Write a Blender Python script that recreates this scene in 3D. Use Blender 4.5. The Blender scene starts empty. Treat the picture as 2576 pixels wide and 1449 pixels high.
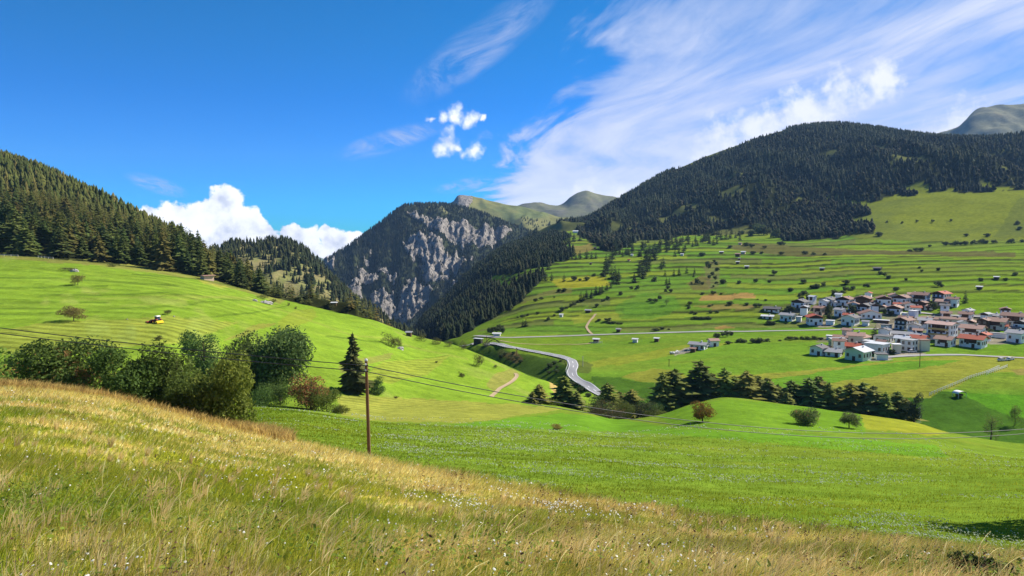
import bpy, math, random
import numpy as np
from mathutils import Matrix, Vector

# ------------------------------------------------------------------ camera, light, exposure
sc = bpy.context.scene
W, H, CX, CY, FPX = 2576.0, 1449.0, 1288.0, 724.5, 1862.0     # measuring frame used for the survey of the photograph
PITCH = math.radians(4.0)
cam = bpy.data.cameras.new('camera'); cam_o = bpy.data.objects.new('camera', cam)
sc.collection.objects.link(cam_o); sc.camera = cam_o
cam.sensor_width = 36.0; cam.lens = 36.0 * FPX / W
cam.clip_start = 0.1; cam.clip_end = 40000.0
cam_o.location = (0, 0, 0); cam_o.rotation_euler = (math.radians(90) - PITCH, 0, 0)

SUN_AZ, SUN_EL = math.radians(60.0), math.radians(39.0)         # azimuth clockwise from +Y (view direction)
sun_dir = Vector((math.sin(SUN_AZ) * math.cos(SUN_EL), math.cos(SUN_AZ) * math.cos(SUN_EL), math.sin(SUN_EL)))
sun = bpy.data.lights.new('sun', 'SUN'); sun.energy = 5.0; sun.angle = math.radians(0.53); sun.color = (1.0, 0.93, 0.82)
sun_o = bpy.data.objects.new('sun', sun); sc.collection.objects.link(sun_o)
sun_o.rotation_euler = sun_dir.to_track_quat('Z', 'Y').to_euler()
sun_o.location = (200, 200, 300)
sc.view_settings.view_transform = 'Standard'; sc.view_settings.look = 'None'
sc.view_settings.gamma = 1.0; sc.view_settings.use_curve_mapping = False
sc.view_settings.exposure = 0.85
sc.render.engine = 'CYCLES'
sc.cycles.max_bounces = 5; sc.cycles.diffuse_bounces = 2; sc.cycles.glossy_bounces = 1
sc.cycles.transmission_bounces = 3; sc.cycles.transparent_max_bounces = 8; sc.cycles.volume_bounces = 0
sc.cycles.caustics_reflective = False; sc.cycles.caustics_refractive = False
sc.cycles.use_denoising = True


class NB:
    """small helper to write node graphs as expressions"""
    def __init__(s, tree):
        s.t = tree; tree.nodes.clear()

    def n(s, typ, ins=None, **props):
        nd = s.t.nodes.new(typ)
        for k, v in props.items():
            setattr(nd, k, v)
        for k, v in (ins or {}).items():
            s.put(nd.inputs[k], v)
        return nd

    def put(s, sock, v):
        if isinstance(v, bpy.types.NodeSocket):
            s.t.links.new(v, sock)
        elif isinstance(v, bpy.types.Node):
            s.t.links.new(v.outputs[0], sock)
        else:
            sock.default_value = v

    def m(s, op, a, b=0.0, c=None, clamp=False):
        nd = s.t.nodes.new('ShaderNodeMath'); nd.operation = op; nd.use_clamp = clamp
        s.put(nd.inputs[0], a); s.put(nd.inputs[1], b)
        if c is not None:
            s.put(nd.inputs[2], c)
        return nd.outputs[0]

    def ss(s, a, lo, hi, to0=0.0, to1=1.0):
        nd = s.t.nodes.new('ShaderNodeMapRange'); nd.interpolation_type = 'SMOOTHSTEP'; nd.clamp = True
        s.put(nd.inputs[0], a); s.put(nd.inputs[1], lo); s.put(nd.inputs[2], hi); s.put(nd.inputs[3], to0); s.put(nd.inputs[4], to1)
        return nd.outputs[0]

    def mix(s, fac, a, b, mode='MIX'):
        nd = s.t.nodes.new('ShaderNodeMix'); nd.data_type = 'RGBA'; nd.blend_type = mode
        s.put(nd.inputs[0], fac); s.put(nd.inputs[6], a); s.put(nd.inputs[7], b)
        return nd.outputs[2]

    def vec(s, x, y, z=0.0):
        nd = s.t.nodes.new('ShaderNodeCombineXYZ')
        s.put(nd.inputs[0], x); s.put(nd.inputs[1], y); s.put(nd.inputs[2], z)
        return nd.outputs[0]

    def noise(s, vec, scale, detail=4.0, rough=0.5, dist=0.0, lac=2.0, out=0):
        nd = s.n('ShaderNodeTexNoise', {'Vector': vec, 'Scale': scale, 'Detail': detail, 'Roughness': rough, 'Distortion': dist, 'Lacunarity': lac})
        return nd.outputs[out]


def build_world():
    w = bpy.data.worlds.new('World'); sc.world = w; w.use_nodes = True
    w.cycles.sampling_method = 'MANUAL'; w.cycles.sample_map_resolution = 256
    b = NB(w.node_tree)
    out = b.n('ShaderNodeOutputWorld')
    tc = b.n('ShaderNodeTexCoord').outputs['Generated']
    sep = b.n('ShaderNodeSeparateXYZ', {0: tc})
    X, Y, Z = sep.outputs
    sky = b.n('ShaderNodeTexSky', sky_type='NISHITA')
    sky.sun_disc = False; sky.sun_elevation = SUN_EL; sky.sun_rotation = SUN_AZ
    sky.altitude = 1400.0; sky.air_density = 1.0; sky.dust_density = 0.0; sky.ozone_density = 3.0
    blue = b.n('ShaderNodeHueSaturation', {'Hue': 0.497, 'Saturation': 1.60, 'Value': 0.88, 'Color': sky.outputs[0]}).outputs[0]
    blue = b.mix(b.ss(Z, 0.30, 0.0), blue, b.mix(1.0, blue, (0.30, 0.76, 1.42, 1), 'MULTIPLY'))      # very clear mountain air: no pale band at the horizon
    blue = b.mix(1.0, blue, (0.27, 0.96, 1.12, 1), 'MULTIPLY')
    # --- high cirrus, laid out on a flat cloud layer far overhead
    zc = b.m('ADD', b.m('MAXIMUM', Z, 0.0), 0.06)
    cx = b.m('DIVIDE', X, zc); cy = b.m('DIVIDE', Y, zc)
    p = b.m('ADD', cx, b.m('MULTIPLY', cy, 0.124))
    wob = b.noise(b.vec(p, b.m('MULTIPLY', cy, 0.5), 3.0), 0.9, 1.0)
    ps = b.m('ADD', p, b.m('MULTIPLY', b.m('SUBTRACT', wob, 0.5), 1.0))
    n_big = b.noise(b.vec(ps, b.m('MULTIPLY', cy, 0.42), 7.3), 1.15, 2.0, 0.5, 0.2)
    n_str = b.noise(b.vec(b.m('MULTIPLY', ps, 2.0), b.m('MULTIPLY', cy, 0.55), 1.7), 1.5, 5.0, 0.60, 0.3)
    n_fib = b.noise(b.vec(b.m('MULTIPLY', ps, 5.0), b.m('MULTIPLY', cy, 1.0), 5.1), 2.2, 5.0, 0.66, 0.5)
    cover = b.m('ADD', b.m('MULTIPLY', n_big, 0.74), b.m('ADD', b.m('MULTIPLY', n_str, 0.36), b.m('MULTIPLY', n_fib, 0.12)))
    edge = b.ss(b.m('ADD', p, b.m('MULTIPLY', b.m('SUBTRACT', n_str, 0.5), 1.3)), 0.22, 0.95)
    lowr = b.m('MULTIPLY', b.ss(Z, 0.27, 0.05), b.ss(p, 0.3, 1.3))         # thicker towards the horizon
    cov2 = b.m('ADD', cover, b.m('ADD', b.m('MULTIPLY', lowr, 0.30), b.m('MULTIPLY', b.m('SUBTRACT', edge, 1.0), 0.62)))
    cir = b.m('MULTIPLY', b.ss(cov2, 0.41, 0.85), b.ss(b.m('ADD', n_fib, b.m('MULTIPLY', lowr, 0.3)), 0.15, 0.60, 0.76, 1.0))
    ys = b.m('MAXIMUM', Y, 0.02)
    uu = b.m('DIVIDE', X, ys); tt = b.m('DIVIDE', Z, ys)
    fibm = b.ss(b.m('ADD', b.m('MULTIPLY', n_fib, 0.6), b.m('MULTIPLY', n_str, 0.4)), 0.36, 0.68)

    # thin separate wisps further over
    def wisp(u0, t0, ang, lu, lt, amp):
        du = b.m('SUBTRACT', uu, u0); dt = b.m('SUBTRACT', tt, t0)
        ca, sa = math.cos(ang), math.sin(ang)
        a = b.m('ADD', b.m('MULTIPLY', du, ca / lu), b.m('MULTIPLY', dt, sa / lu))
        c = b.m('ADD', b.m('MULTIPLY', du, -sa / lt), b.m('MULTIPLY', dt, ca / lt))
        r = b.m('ADD', b.m('MULTIPLY', a, a), b.m('MULTIPLY', c, c))
        return b.m('MULTIPLY', b.m('MULTIPLY', b.ss(r, 1.0, 0.0), fibm), amp)

    def ut(px, py):
        return (px - CX) / FPX, (594.0 - py) / FPX
    for (px, py, ang, lu, lt, amp) in ((1205, 128, 0.62, 0.135, 0.036, 0.85), (985, 357, 0.28, 0.085, 0.018, 0.8), (400, 466, -0.3, 0.050, 0.013, 0.7), (1170, 466, 0.2, 0.05, 0.010, 0.8)):
        cir = b.m('MAXIMUM', cir, wisp(*ut(px, py), ang, lu, lt, amp))
    cir = b.m('MULTIPLY', cir, 0.90)
    # --- cumulus heaps low over the ridges, puffs in the middle
    uv = b.vec(uu, tt, 0.0)
    nd = b.n('ShaderNodeTexNoise', {'Vector': uv, 'Scale': 26.0, 'Detail': 3.0, 'Roughness': 0.6})
    warp = b.n('ShaderNodeVectorMath', {0: nd.outputs['Color'], 1: (0.5, 0.5, 0.5)}, operation='SUBTRACT')
    wsc = b.n('ShaderNodeVectorMath', {0: warp.outputs[0], 'Scale': 0.036}, operation='SCALE')
    pw = b.n('ShaderNodeVectorMath', {0: uv, 1: wsc.outputs[0]}, operation='ADD').outputs[0]
    heaps = [(572, 516, 52), (508, 552, 62), (440, 556, 52), (380, 562, 48), (626, 560, 44), (655, 592, 44), (740, 588, 34), (775, 598, 34), (826, 592, 30), (862, 606, 34), (892, 602, 22),
             (560, 600, 88), (450, 620, 90), (690, 632, 60), (770, 645, 66), (840, 650, 60), (340, 610, 80), (240, 660, 90), (910, 660, 70)]
    puffs = [(1150, 288, 26), (1118, 300, 18), (1085, 299, 12), (1186, 303, 22), (1212, 296, 10), (1132, 352, 28), (1112, 372, 20), (1154, 364, 16), (1196, 381, 22), (1166, 390, 15)]
    heap2 = [(1900, 325, 90), (2010, 290, 95), (2110, 245, 80), (2200, 200, 60), (2066, 226, 44), (1470, 500, 60), (1560, 505, 50), (1800, 370, 80), (2400, 350, 110)]

    def blobs(lst, soft):
        f = None
        for (px, py, r) in lst:
            u0, t0 = ut(px, py); rr = r / FPX
            d = b.n('ShaderNodeVectorMath', {0: pw, 1: (u0, t0, 0.0)}, operation='DISTANCE').outputs['Value']
            g = b.m('MULTIPLY_ADD', d, -1.0 / rr, 1.0)
            f = g if f is None else b.m('SMOOTH_MAX', f, g, soft)
        return f
    nb = b.noise(uv, 55.0, 6.0, 0.62)
    nl = b.noise(uv, 17.0, 4.0, 0.55)
    nl2 = b.noise(b.n('ShaderNodeVectorMath', {0: uv, 1: (0.012, 0.014, 0.0)}, operation='ADD').outputs[0], 17.0, 4.0, 0.55)
    relief = b.m('ADD', b.m('MULTIPLY', b.m('SUBTRACT', nb, 0.5), 0.35), b.m('MULTIPLY', b.m('SUBTRACT', nl, nl2), 0.9))
    nbc = b.m('SUBTRACT', nb, 0.5)
    fh = b.m('ADD', blobs(heaps, 0.15), b.m('MULTIPLY', nbc, 0.8))
    fp = b.m('ADD', blobs(puffs, 0.35), b.m('MULTIPLY', nbc, 2.0))
    f2 = b.m('ADD', blobs(heap2, 0.3), b.m('ADD', b.m('MULTIPLY', nbc, 1.6), b.m('MULTIPLY', b.m('SUBTRACT', nl, 0.5), 1.6)))
    front = b.ss(Y, 0.05, 0.2)
    mh = b.m('MULTIPLY', b.ss(fh, 0.0, 0.22), front)
    mp = b.m('MULTIPLY', b.ss(fp, -0.25, 1.0), front)
    m2 = b.m('MULTIPLY', b.m('MULTIPLY', b.ss(f2, 0.0, 1.0), front), 0.85)
    base_dark = b.ss(tt, -0.035, 0.035, 0.90, 1.0)
    lum = b.m('MULTIPLY', b.m('ADD', 1.02, relief), base_dark)
    lum = b.m('MINIMUM', b.m('MAXIMUM', lum, 0.80), 1.12)
    CL = 9.6
    ccir = b.mix(b.ss(cov2, 0.5, 1.05), (0.58 * CL * .74, 0.68 * CL * .74, 1.0 * CL * .74, 1), (0.86 * CL * .92, 0.88 * CL * .92, 1.0 * CL * .92, 1))
    ccum = b.mix(b.ss(lum, 0.80, 1.0), (0.74 * CL, 0.78 * CL, 0.92 * CL, 1), (1.02 * CL, 1.02 * CL, 1.06 * CL, 1))
    ccum = b.mix(1.0, ccum, b.n('ShaderNodeCombineColor', {0: lum, 1: lum, 2: lum}).outputs[0], 'MULTIPLY')
    col = b.mix(cir, blue, ccir)
    col = b.mix(m2, col, (0.97 * CL * .95, 0.97 * CL * .95, 1.0 * CL * .95, 1))
    mc = b.m('MAXIMUM', mh, b.m('MULTIPLY', mp, 0.93))
    col = b.mix(mc, col, ccum)
    col = b.mix(b.ss(Z, -0.02, -0.06), col, (0.6, 0.75, 0.45, 1))           # below the horizon: far dull land
    bg = b.n('ShaderNodeBackground', {'Color': col, 'Strength': 0.072})
    b.t.links.new(bg.outputs[0], out.inputs[0])


build_world()
# ------------------------------------------------------------------ numeric helpers
rng = np.random.default_rng(7)


def hash2(ix, iy, seed=0):
    h = (ix.astype(np.int64) * 374761393 + iy.astype(np.int64) * 668265263 + seed * 1274126177) & 0xFFFFFFFF
    h = ((h ^ (h >> 13)) * 1274126177) & 0xFFFFFFFF
    return ((h ^ (h >> 16)) & 0xFFFFFF).astype(np.float64) / float(0xFFFFFF)


def vnoise(x, y, seed=0):
    x0 = np.floor(x); y0 = np.floor(y); fx = x - x0; fy = y - y0
    fx = fx * fx * fx * (fx * (fx * 6 - 15) + 10); fy = fy * fy * fy * (fy * (fy * 6 - 15) + 10)
    a = hash2(x0, y0, seed); b = hash2(x0 + 1, y0, seed); c = hash2(x0, y0 + 1, seed); d = hash2(x0 + 1, y0 + 1, seed)
    return (a + (b - a) * fx) * (1 - fy) + (c + (d - c) * fx) * fy


def fbm(x, y, octs=4, seed=0, gain=0.5):
    s = 0.0; a = 1.0; t = 0.0
    for i in range(octs):
        s = s + a * vnoise(x * 2 ** i + 17.3 * i, y * 2 ** i - 9.1 * i, seed + i); t += a; a *= gain
    return s / t * 2 - 1          # about -1..1


def smooth(e0, e1, x):
    t = np.clip((x - e0) / (e1 - e0), 0, 1)
    return t * t * (3 - 2 * t)


def pchip_slopes(x, y):
    h = np.diff(x, axis=0); dl = np.diff(y, axis=0) / h
    m = np.zeros_like(y)
    w1 = 2 * h[1:] + h[:-1]; w2 = h[1:] + 2 * h[:-1]
    ok = dl[1:] * dl[:-1] > 0
    with np.errstate(divide='ignore', invalid='ignore'):
        hm = (w1 + w2) / (w1 / dl[:-1] + w2 / dl[1:])
    m[1:-1] = np.where(ok, np.nan_to_num(hm), 0)
    m[0] = dl[0]; m[-1] = dl[-1]
    return m


def hermite(x0, x1, y0, y1, m0, m1, x):
    h = x1 - x0; s = (x - x0) / h
    return (y0 * (1 + 2 * s) * (1 - s) ** 2 + m0 * h * s * (1 - s) ** 2 + y1 * s * s * (3 - 2 * s) + m1 * h * s * s * (s - 1))


def interp1(xn, yn, x):
    xn = np.asarray(xn, float); yn = np.asarray(yn, float)
    if len(xn) < 3:
        return np.interp(x, xn, yn)
    m = pchip_slopes(xn[:, None], yn[:, None])[:, 0]
    i = np.clip(np.searchsorted(xn, x) - 1, 0, len(xn) - 2)
    xx = np.clip(x, xn[0], xn[-1])
    return hermite(xn[i], xn[i + 1], yn[i], yn[i + 1], m[i], m[i + 1], xx)


SP, CP = math.sin(PITCH), math.cos(PITCH)


def pix2ut(px, py):
    a = (px - CX) / FPX; b = (CY - py) / FPX
    den = CP + b * SP
    return a / den, (b * CP - SP) / den


def world2pix(x, y, z):
    f = y * CP - z * SP; up = y * SP + z * CP
    return CX + FPX * x / f, CY - FPX * up / f


def in_poly(px, py, poly):
    poly = np.asarray(poly, float); res = np.zeros(px.shape, bool)
    x0, y0 = poly.min(0); x1, y1 = poly.max(0)
    sel = (px >= x0) & (px <= x1) & (py >= y0) & (py <= y1)
    if not sel.any():
        return res
    X = px[sel]; Y = py[sel]; r = np.zeros(X.shape, bool)
    j = len(poly) - 1
    for i in range(len(poly)):
        xi, yi = poly[i]; xj, yj = poly[j]
        c = ((yi > Y) != (yj > Y)) & (X < (xj - xi) * (Y - yi) / ((yj - yi) + 1e-12) + xi)
        r ^= c; j = i
    res[sel] = r
    return res


COL = sc.collection


def make_mesh(name, V, F, cols=None, mat=None, smooth_shade=False, attrs=None, mat_idx=None):
    """V (n,3); F (m,3) or (m,4) index array; cols (n,3) linear albedo"""
    V = np.asarray(V, np.float32); F = np.asarray(F, np.int32)
    me = bpy.data.meshes.new(name)
    k = F.shape[1]
    me.vertices.add(len(V)); me.vertices.foreach_set('co', V.ravel())
    me.loops.add(F.size); me.loops.foreach_set('vertex_index', F.ravel())
    me.polygons.add(len(F)); me.polygons.foreach_set('loop_start', np.arange(0, F.size, k, dtype=np.int32))
    if cols is not None:
        a = me.attributes.new('col', 'FLOAT_COLOR', 'POINT')
        c4 = np.ones((len(V), 4), np.float32); c4[:, :3] = cols
        a.data.foreach_set('color', c4.ravel())
    for an, av in (attrs or {}).items():
        a = me.attributes.new(an, 'FLOAT', 'POINT'); a.data.foreach_set('value', np.asarray(av, np.float32).ravel())
    if mat is not None:
        for mm in (mat if isinstance(mat, (list, tuple)) else [mat]):
            me.materials.append(mm)
    if mat_idx is not None:
        me.polygons.foreach_set('material_index', np.asarray(mat_idx, np.int32))
    me.polygons.foreach_set('use_smooth', np.full(len(F), bool(smooth_shade)))
    me.update(calc_edges=True)
    return me


def link(name, me, parent=None, loc=None, rotz=0.0, scale=None):
    o = bpy.data.objects.new(name, me); COL.objects.link(o)
    if parent is not None:
        o.parent = parent
    if loc is not None:
        o.location = loc
    if rotz:
        o.rotation_euler = (0, 0, rotz)
    if scale is not None:
        o.scale = (scale,) * 3 if np.isscalar(scale) else scale
    return o


def tag(o, label, cat, group=None):
    o['label'] = label; o['category'] = cat
    if group:
        o['group'] = group
    return o


def thing(name, label, cat, loc, rotz=0.0, group=None, scale=None):
    return tag(link(name, None, None, loc, rotz, scale), label, cat, group)


# ------------------------------------------------------------------ materials
def new_mat(name):
    m = bpy.data.materials.new(name); m.use_nodes = True
    return m, NB(m.node_tree)


def finish(b, col, rough=0.9, spec=0.2, bump=None, bdist=0.05, trans=0.0, metal=0.0):
    pr = b.n('ShaderNodeBsdfPrincipled', {'Base Color': col, 'Roughness': rough, 'Specular IOR Level': spec, 'Metallic': metal})
    if bump is not None:
        bn = b.n('ShaderNodeBump', {'Height': bump, 'Strength': 1.0, 'Distance': bdist})
        b.t.links.new(bn.outputs[0], pr.inputs['Normal'])
    sh = pr.outputs[0]
    if trans > 0:
        tl = b.n('ShaderNodeBsdfTranslucent', {'Color': col})
        mx = b.n('ShaderNodeMixShader', {0: trans, 1: sh, 2: tl.outputs[0]})
        sh = mx.outputs[0]
    o = b.n('ShaderNodeOutputMaterial'); b.t.links.new(sh, o.inputs[0])


def plain(name, rgb, rough=0.8, var=0.25, scale=3.0, spec=0.2, metal=0.0, bump=0.0):
    m, b = new_mat(name)
    tc = b.n('ShaderNodeTexCoord').outputs['Object']
    nz = b.noise(tc, scale, 5.0, 0.6)
    f = b.m('ADD', 1.0 - var, b.m('MULTIPLY', nz, 2 * var))
    col = b.mix(1.0, (*rgb, 1), b.n('ShaderNodeCombineColor', {0: f, 1: f, 2: f}).outputs[0], 'MULTIPLY')
    finish(b, col, rough, spec, nz if bump else None, bump, metal=metal)
    return m


def leafy(name, trans=0.25, rough=0.7, spec=0.05):
    """foliage: colour of each leaf comes from its own 'col' attribute"""
    m, b = new_mat(name)
    at = b.n('ShaderNodeAttribute', attribute_name='col')
    oi = b.n('ShaderNodeObjectInfo')
    hs = b.n('ShaderNodeHueSaturation', {'Hue': b.m('ADD', 0.485, b.m('MULTIPLY', oi.outputs['Random'], 0.03)), 'Saturation': 1.0,
                                         'Value': b.m('ADD', 0.82, b.m('MULTIPLY', oi.outputs['Random'], 0.36)), 'Color': at.outputs['Color']})
    finish(b, hs.outputs[0], rough, spec, trans=trans)
    return m


def ground_mat(name, fine=1.0, rock=False):
    m, b = new_mat(name)
    at = b.n('ShaderNodeAttribute', attribute_name='col').outputs['Color']
    ph = b.n('ShaderNodeAttribute', attribute_name='sphase').outputs['Fac']
    am = b.n('ShaderNodeAttribute', attribute_name='samt').outputs['Fac']
    ro = b.n('ShaderNodeAttribute', attribute_name='rock').outputs['Fac']
    P = b.n('ShaderNodeTexCoord').outputs['Object']
    n1 = b.noise(P, 0.75 * fine, 5.0, 0.76)
    n2 = b.noise(P, 0.16 * fine, 4.0, 0.6)
    n3 = b.noise(P, 0.022 * fine, 2.0, 0.55)
    v = b.m('ADD', b.m('MULTIPLY', b.m('SUBTRACT', n1, 0.5), 1.25), b.m('MULTIPLY', b.m('SUBTRACT', n2, 0.5), 0.8))
    v = b.m('ADD', v, b.m('MULTIPLY', b.m('SUBTRACT', n3, 0.5), 0.5))
    wobble = b.m('MULTIPLY', b.m('SUBTRACT', n2, 0.5), 0.9)
    st = b.m('SINE', b.m('MULTIPLY', b.m('ADD', ph, wobble), 6.2832))
    v = b.m('ADD', v, b.m('MULTIPLY', b.m('MULTIPLY', st, am), 0.20))
    f = b.m('MAXIMUM', b.m('ADD', 1.0, v), 0.15)
    c = b.mix(1.0, at, b.n('ShaderNodeCombineColor', {0: f, 1: f, 2: f}).outputs[0], 'MULTIPLY')
    # drier and fresher tufts
    c = b.mix(b.m('MULTIPLY', b.ss(n2, 0.5, 0.8), b.m('MULTIPLY', b.m('SUBTRACT', 1.0, ro), 0.35)), c, b.mix(1.0, c, (1.35, 1.02, 0.9, 1), 'MULTIPLY'))
    hb = b.m('MULTIPLY', n1, 0.22)
    if rock:
        # bare rock: grey, streaked down the face
        mp = b.n('ShaderNodeMapping', {'Vector': P, 'Scale': (0.050, 0.050, 0.016)}).outputs[0]
        r1 = b.noise(mp, 1.0, 8.0, 0.68, 0.6)
        r2 = b.noise(P, 0.06, 6.0, 0.7)
        rc = b.mix(b.ss(r1, 0.38, 0.58), (0.20, 0.19, 0.18, 1), (0.45, 0.41, 0.36, 1))
        rc = b.mix(b.ss(r2, 0.5, 0.75), rc, (0.54, 0.47, 0.39, 1))
        rmask = b.ss(b.m('ADD', ro, b.m('MULTIPLY', b.m('SUBTRACT', r1, 0.5), 0.9)), 0.4, 0.6)
        rmask = b.m('MULTIPLY', rmask, b.ss(ro, 0.02, 0.1))
        c = b.mix(rmask, c, rc)
        hb = b.m('ADD', b.m('MULTIPLY', n1, 0.22), b.m('MULTIPLY', b.m('MULTIPLY', b.m('ADD', r1, b.m('MULTIPLY', r2, 0.5)), rmask), 34.0))
    finish(b, c, 1.0, 0.0, hb, 1.0)
    return m


# ------------------------------------------------------------------ terrain: surveyed break lines -> height field
def N(*nodes):
    """break line: nodes (px, distance, py) or (px, distance, None, z), left to right"""
    px, u, ld, t = [], [], [], []
    for n in nodes:
        p, d = n[0], n[1]
        if n[2] is None:
            tt = n[3] / d; uu = (p - CX) / FPX
        else:
            uu, tt = pix2ut(p, n[2])
        u.append(uu); ld.append(math.log(d)); t.append(tt)
    return u, ld, t


class Sheet:
    def __init__(s, lines, rows, U):
        s.U = U
        KD = []; KZ = []
        for (u, ld, t) in lines:
            d = np.exp(interp1(u, ld, U)); KD.append(d); KZ.append(interp1(u, t, U) * d)
        KD = np.array(KD); KZ = np.array(KZ)
        for k in range(1, len(KD)):
            KD[k] = np.maximum(KD[k], KD[k - 1] * 1.01)
        M = pchip_slopes(KD, KZ)
        D = []; Z = []; Vp = []
        for k in range(len(KD) - 1):
            n = rows[k]
            for i in range(n + (1 if k == len(KD) - 2 else 0)):
                f = i / n
                d = np.exp(np.log(KD[k]) * (1 - f) + np.log(KD[k + 1]) * f)
                D.append(d); Z.append(hermite(KD[k], KD[k + 1], KZ[k], KZ[k + 1], M[k], M[k + 1], d)); Vp.append(k + f)
        s.D = np.array(D); s.Z = np.array(Z); s.V = np.array(Vp)[:, None] * np.ones_like(s.D)
        s.X = s.D * U[None, :]
        s.refresh()

    def refresh(s):
        s.PX, s.PY = world2pix(s.X, s.D, s.Z)

    def col(s, u):
        i = int(np.clip(np.searchsorted(s.U, u) - 1, 0, len(s.U) - 2))
        f = min(max((u - s.U[i]) / (s.U[i + 1] - s.U[i]), 0), 1)
        return s.D[:, i] * (1 - f) + s.D[:, i + 1] * f, s.Z[:, i] * (1 - f) + s.Z[:, i + 1] * f

    def hit(s, px, py, dmin=0.0):
        """first ground point seen through a survey pixel"""
        u, t = pix2ut(px, py)
        d, z = s.col(u); tt = z / d
        ok = np.where((tt[1:] >= t) & (tt[:-1] < t) & (d[1:] > dmin))[0]
        if len(ok) == 0:
            k = int(np.argmax(np.where(d > dmin, tt, -9)))
            return Vector((u * d[k], d[k], z[k]))
        i = ok[0]; f = (t - tt[i]) / (tt[i + 1] - tt[i])
        dd = d[i] + (d[i + 1] - d[i]) * f
        return Vector((u * dd, dd, float(np.interp(dd, d, z))))

    def h(s, x, y):
        d, z = s.col(x / y)
        return float(np.interp(y, d, z))

    def harr(s, x, y):
        """vectorised height lookup"""
        u = x / y
        i = np.clip(np.searchsorted(s.U, u) - 1, 0, len(s.U) - 2)
        f = np.clip((u - s.U[i]) / (s.U[i + 1] - s.U[i]), 0, 1)
        lo = np.zeros(len(x), int); hi = np.full(len(x), s.D.shape[0] - 1)
        for _ in range(11):
            mid = (lo + hi) // 2
            dm = s.D[mid, i] * (1 - f) + s.D[mid, i + 1] * f
            g = dm <= y
            lo = np.where(g, mid, lo); hi = np.where(g, hi, mid)
        hi = np.minimum(lo + 1, s.D.shape[0] - 1)
        d0 = s.D[lo, i] * (1 - f) + s.D[lo, i + 1] * f; d1 = s.D[hi, i] * (1 - f) + s.D[hi, i + 1] * f
        z0 = s.Z[lo, i] * (1 - f) + s.Z[lo, i + 1] * f; z1 = s.Z[hi, i] * (1 - f) + s.Z[hi, i + 1] * f
        g = np.clip((y - d0) / np.maximum(d1 - d0, 1e-6), 0, 1)
        return z0 + (z1 - z0) * g

    def mesh(s, name, cols, mat, attrs=None):
        nr, nc = s.D.shape
        V = np.stack([s.X, s.D, s.Z], -1).reshape(-1, 3)
        i = np.arange(nr - 1)[:, None] * nc + np.arange(nc - 1)[None, :]
        F = np.stack([i, i + 1, i + nc + 1, i + nc], -1).reshape(-1, 4)
        return make_mesh(name, V, F, cols.reshape(-1, 3), mat, True, attrs)


def ucols(px0, px1, n, wide=None, nw=0):
    a = (np.linspace(px0, px1, n) - CX) / FPX
    if wide:
        lo = np.linspace(wide[0], px0, nw + 1)[:-1]; hi = np.linspace(px1, wide[1], nw + 1)[1:]
        a = np.concatenate([(lo - CX) / FPX, a, (hi - CX) / FPX])
    return a


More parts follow.
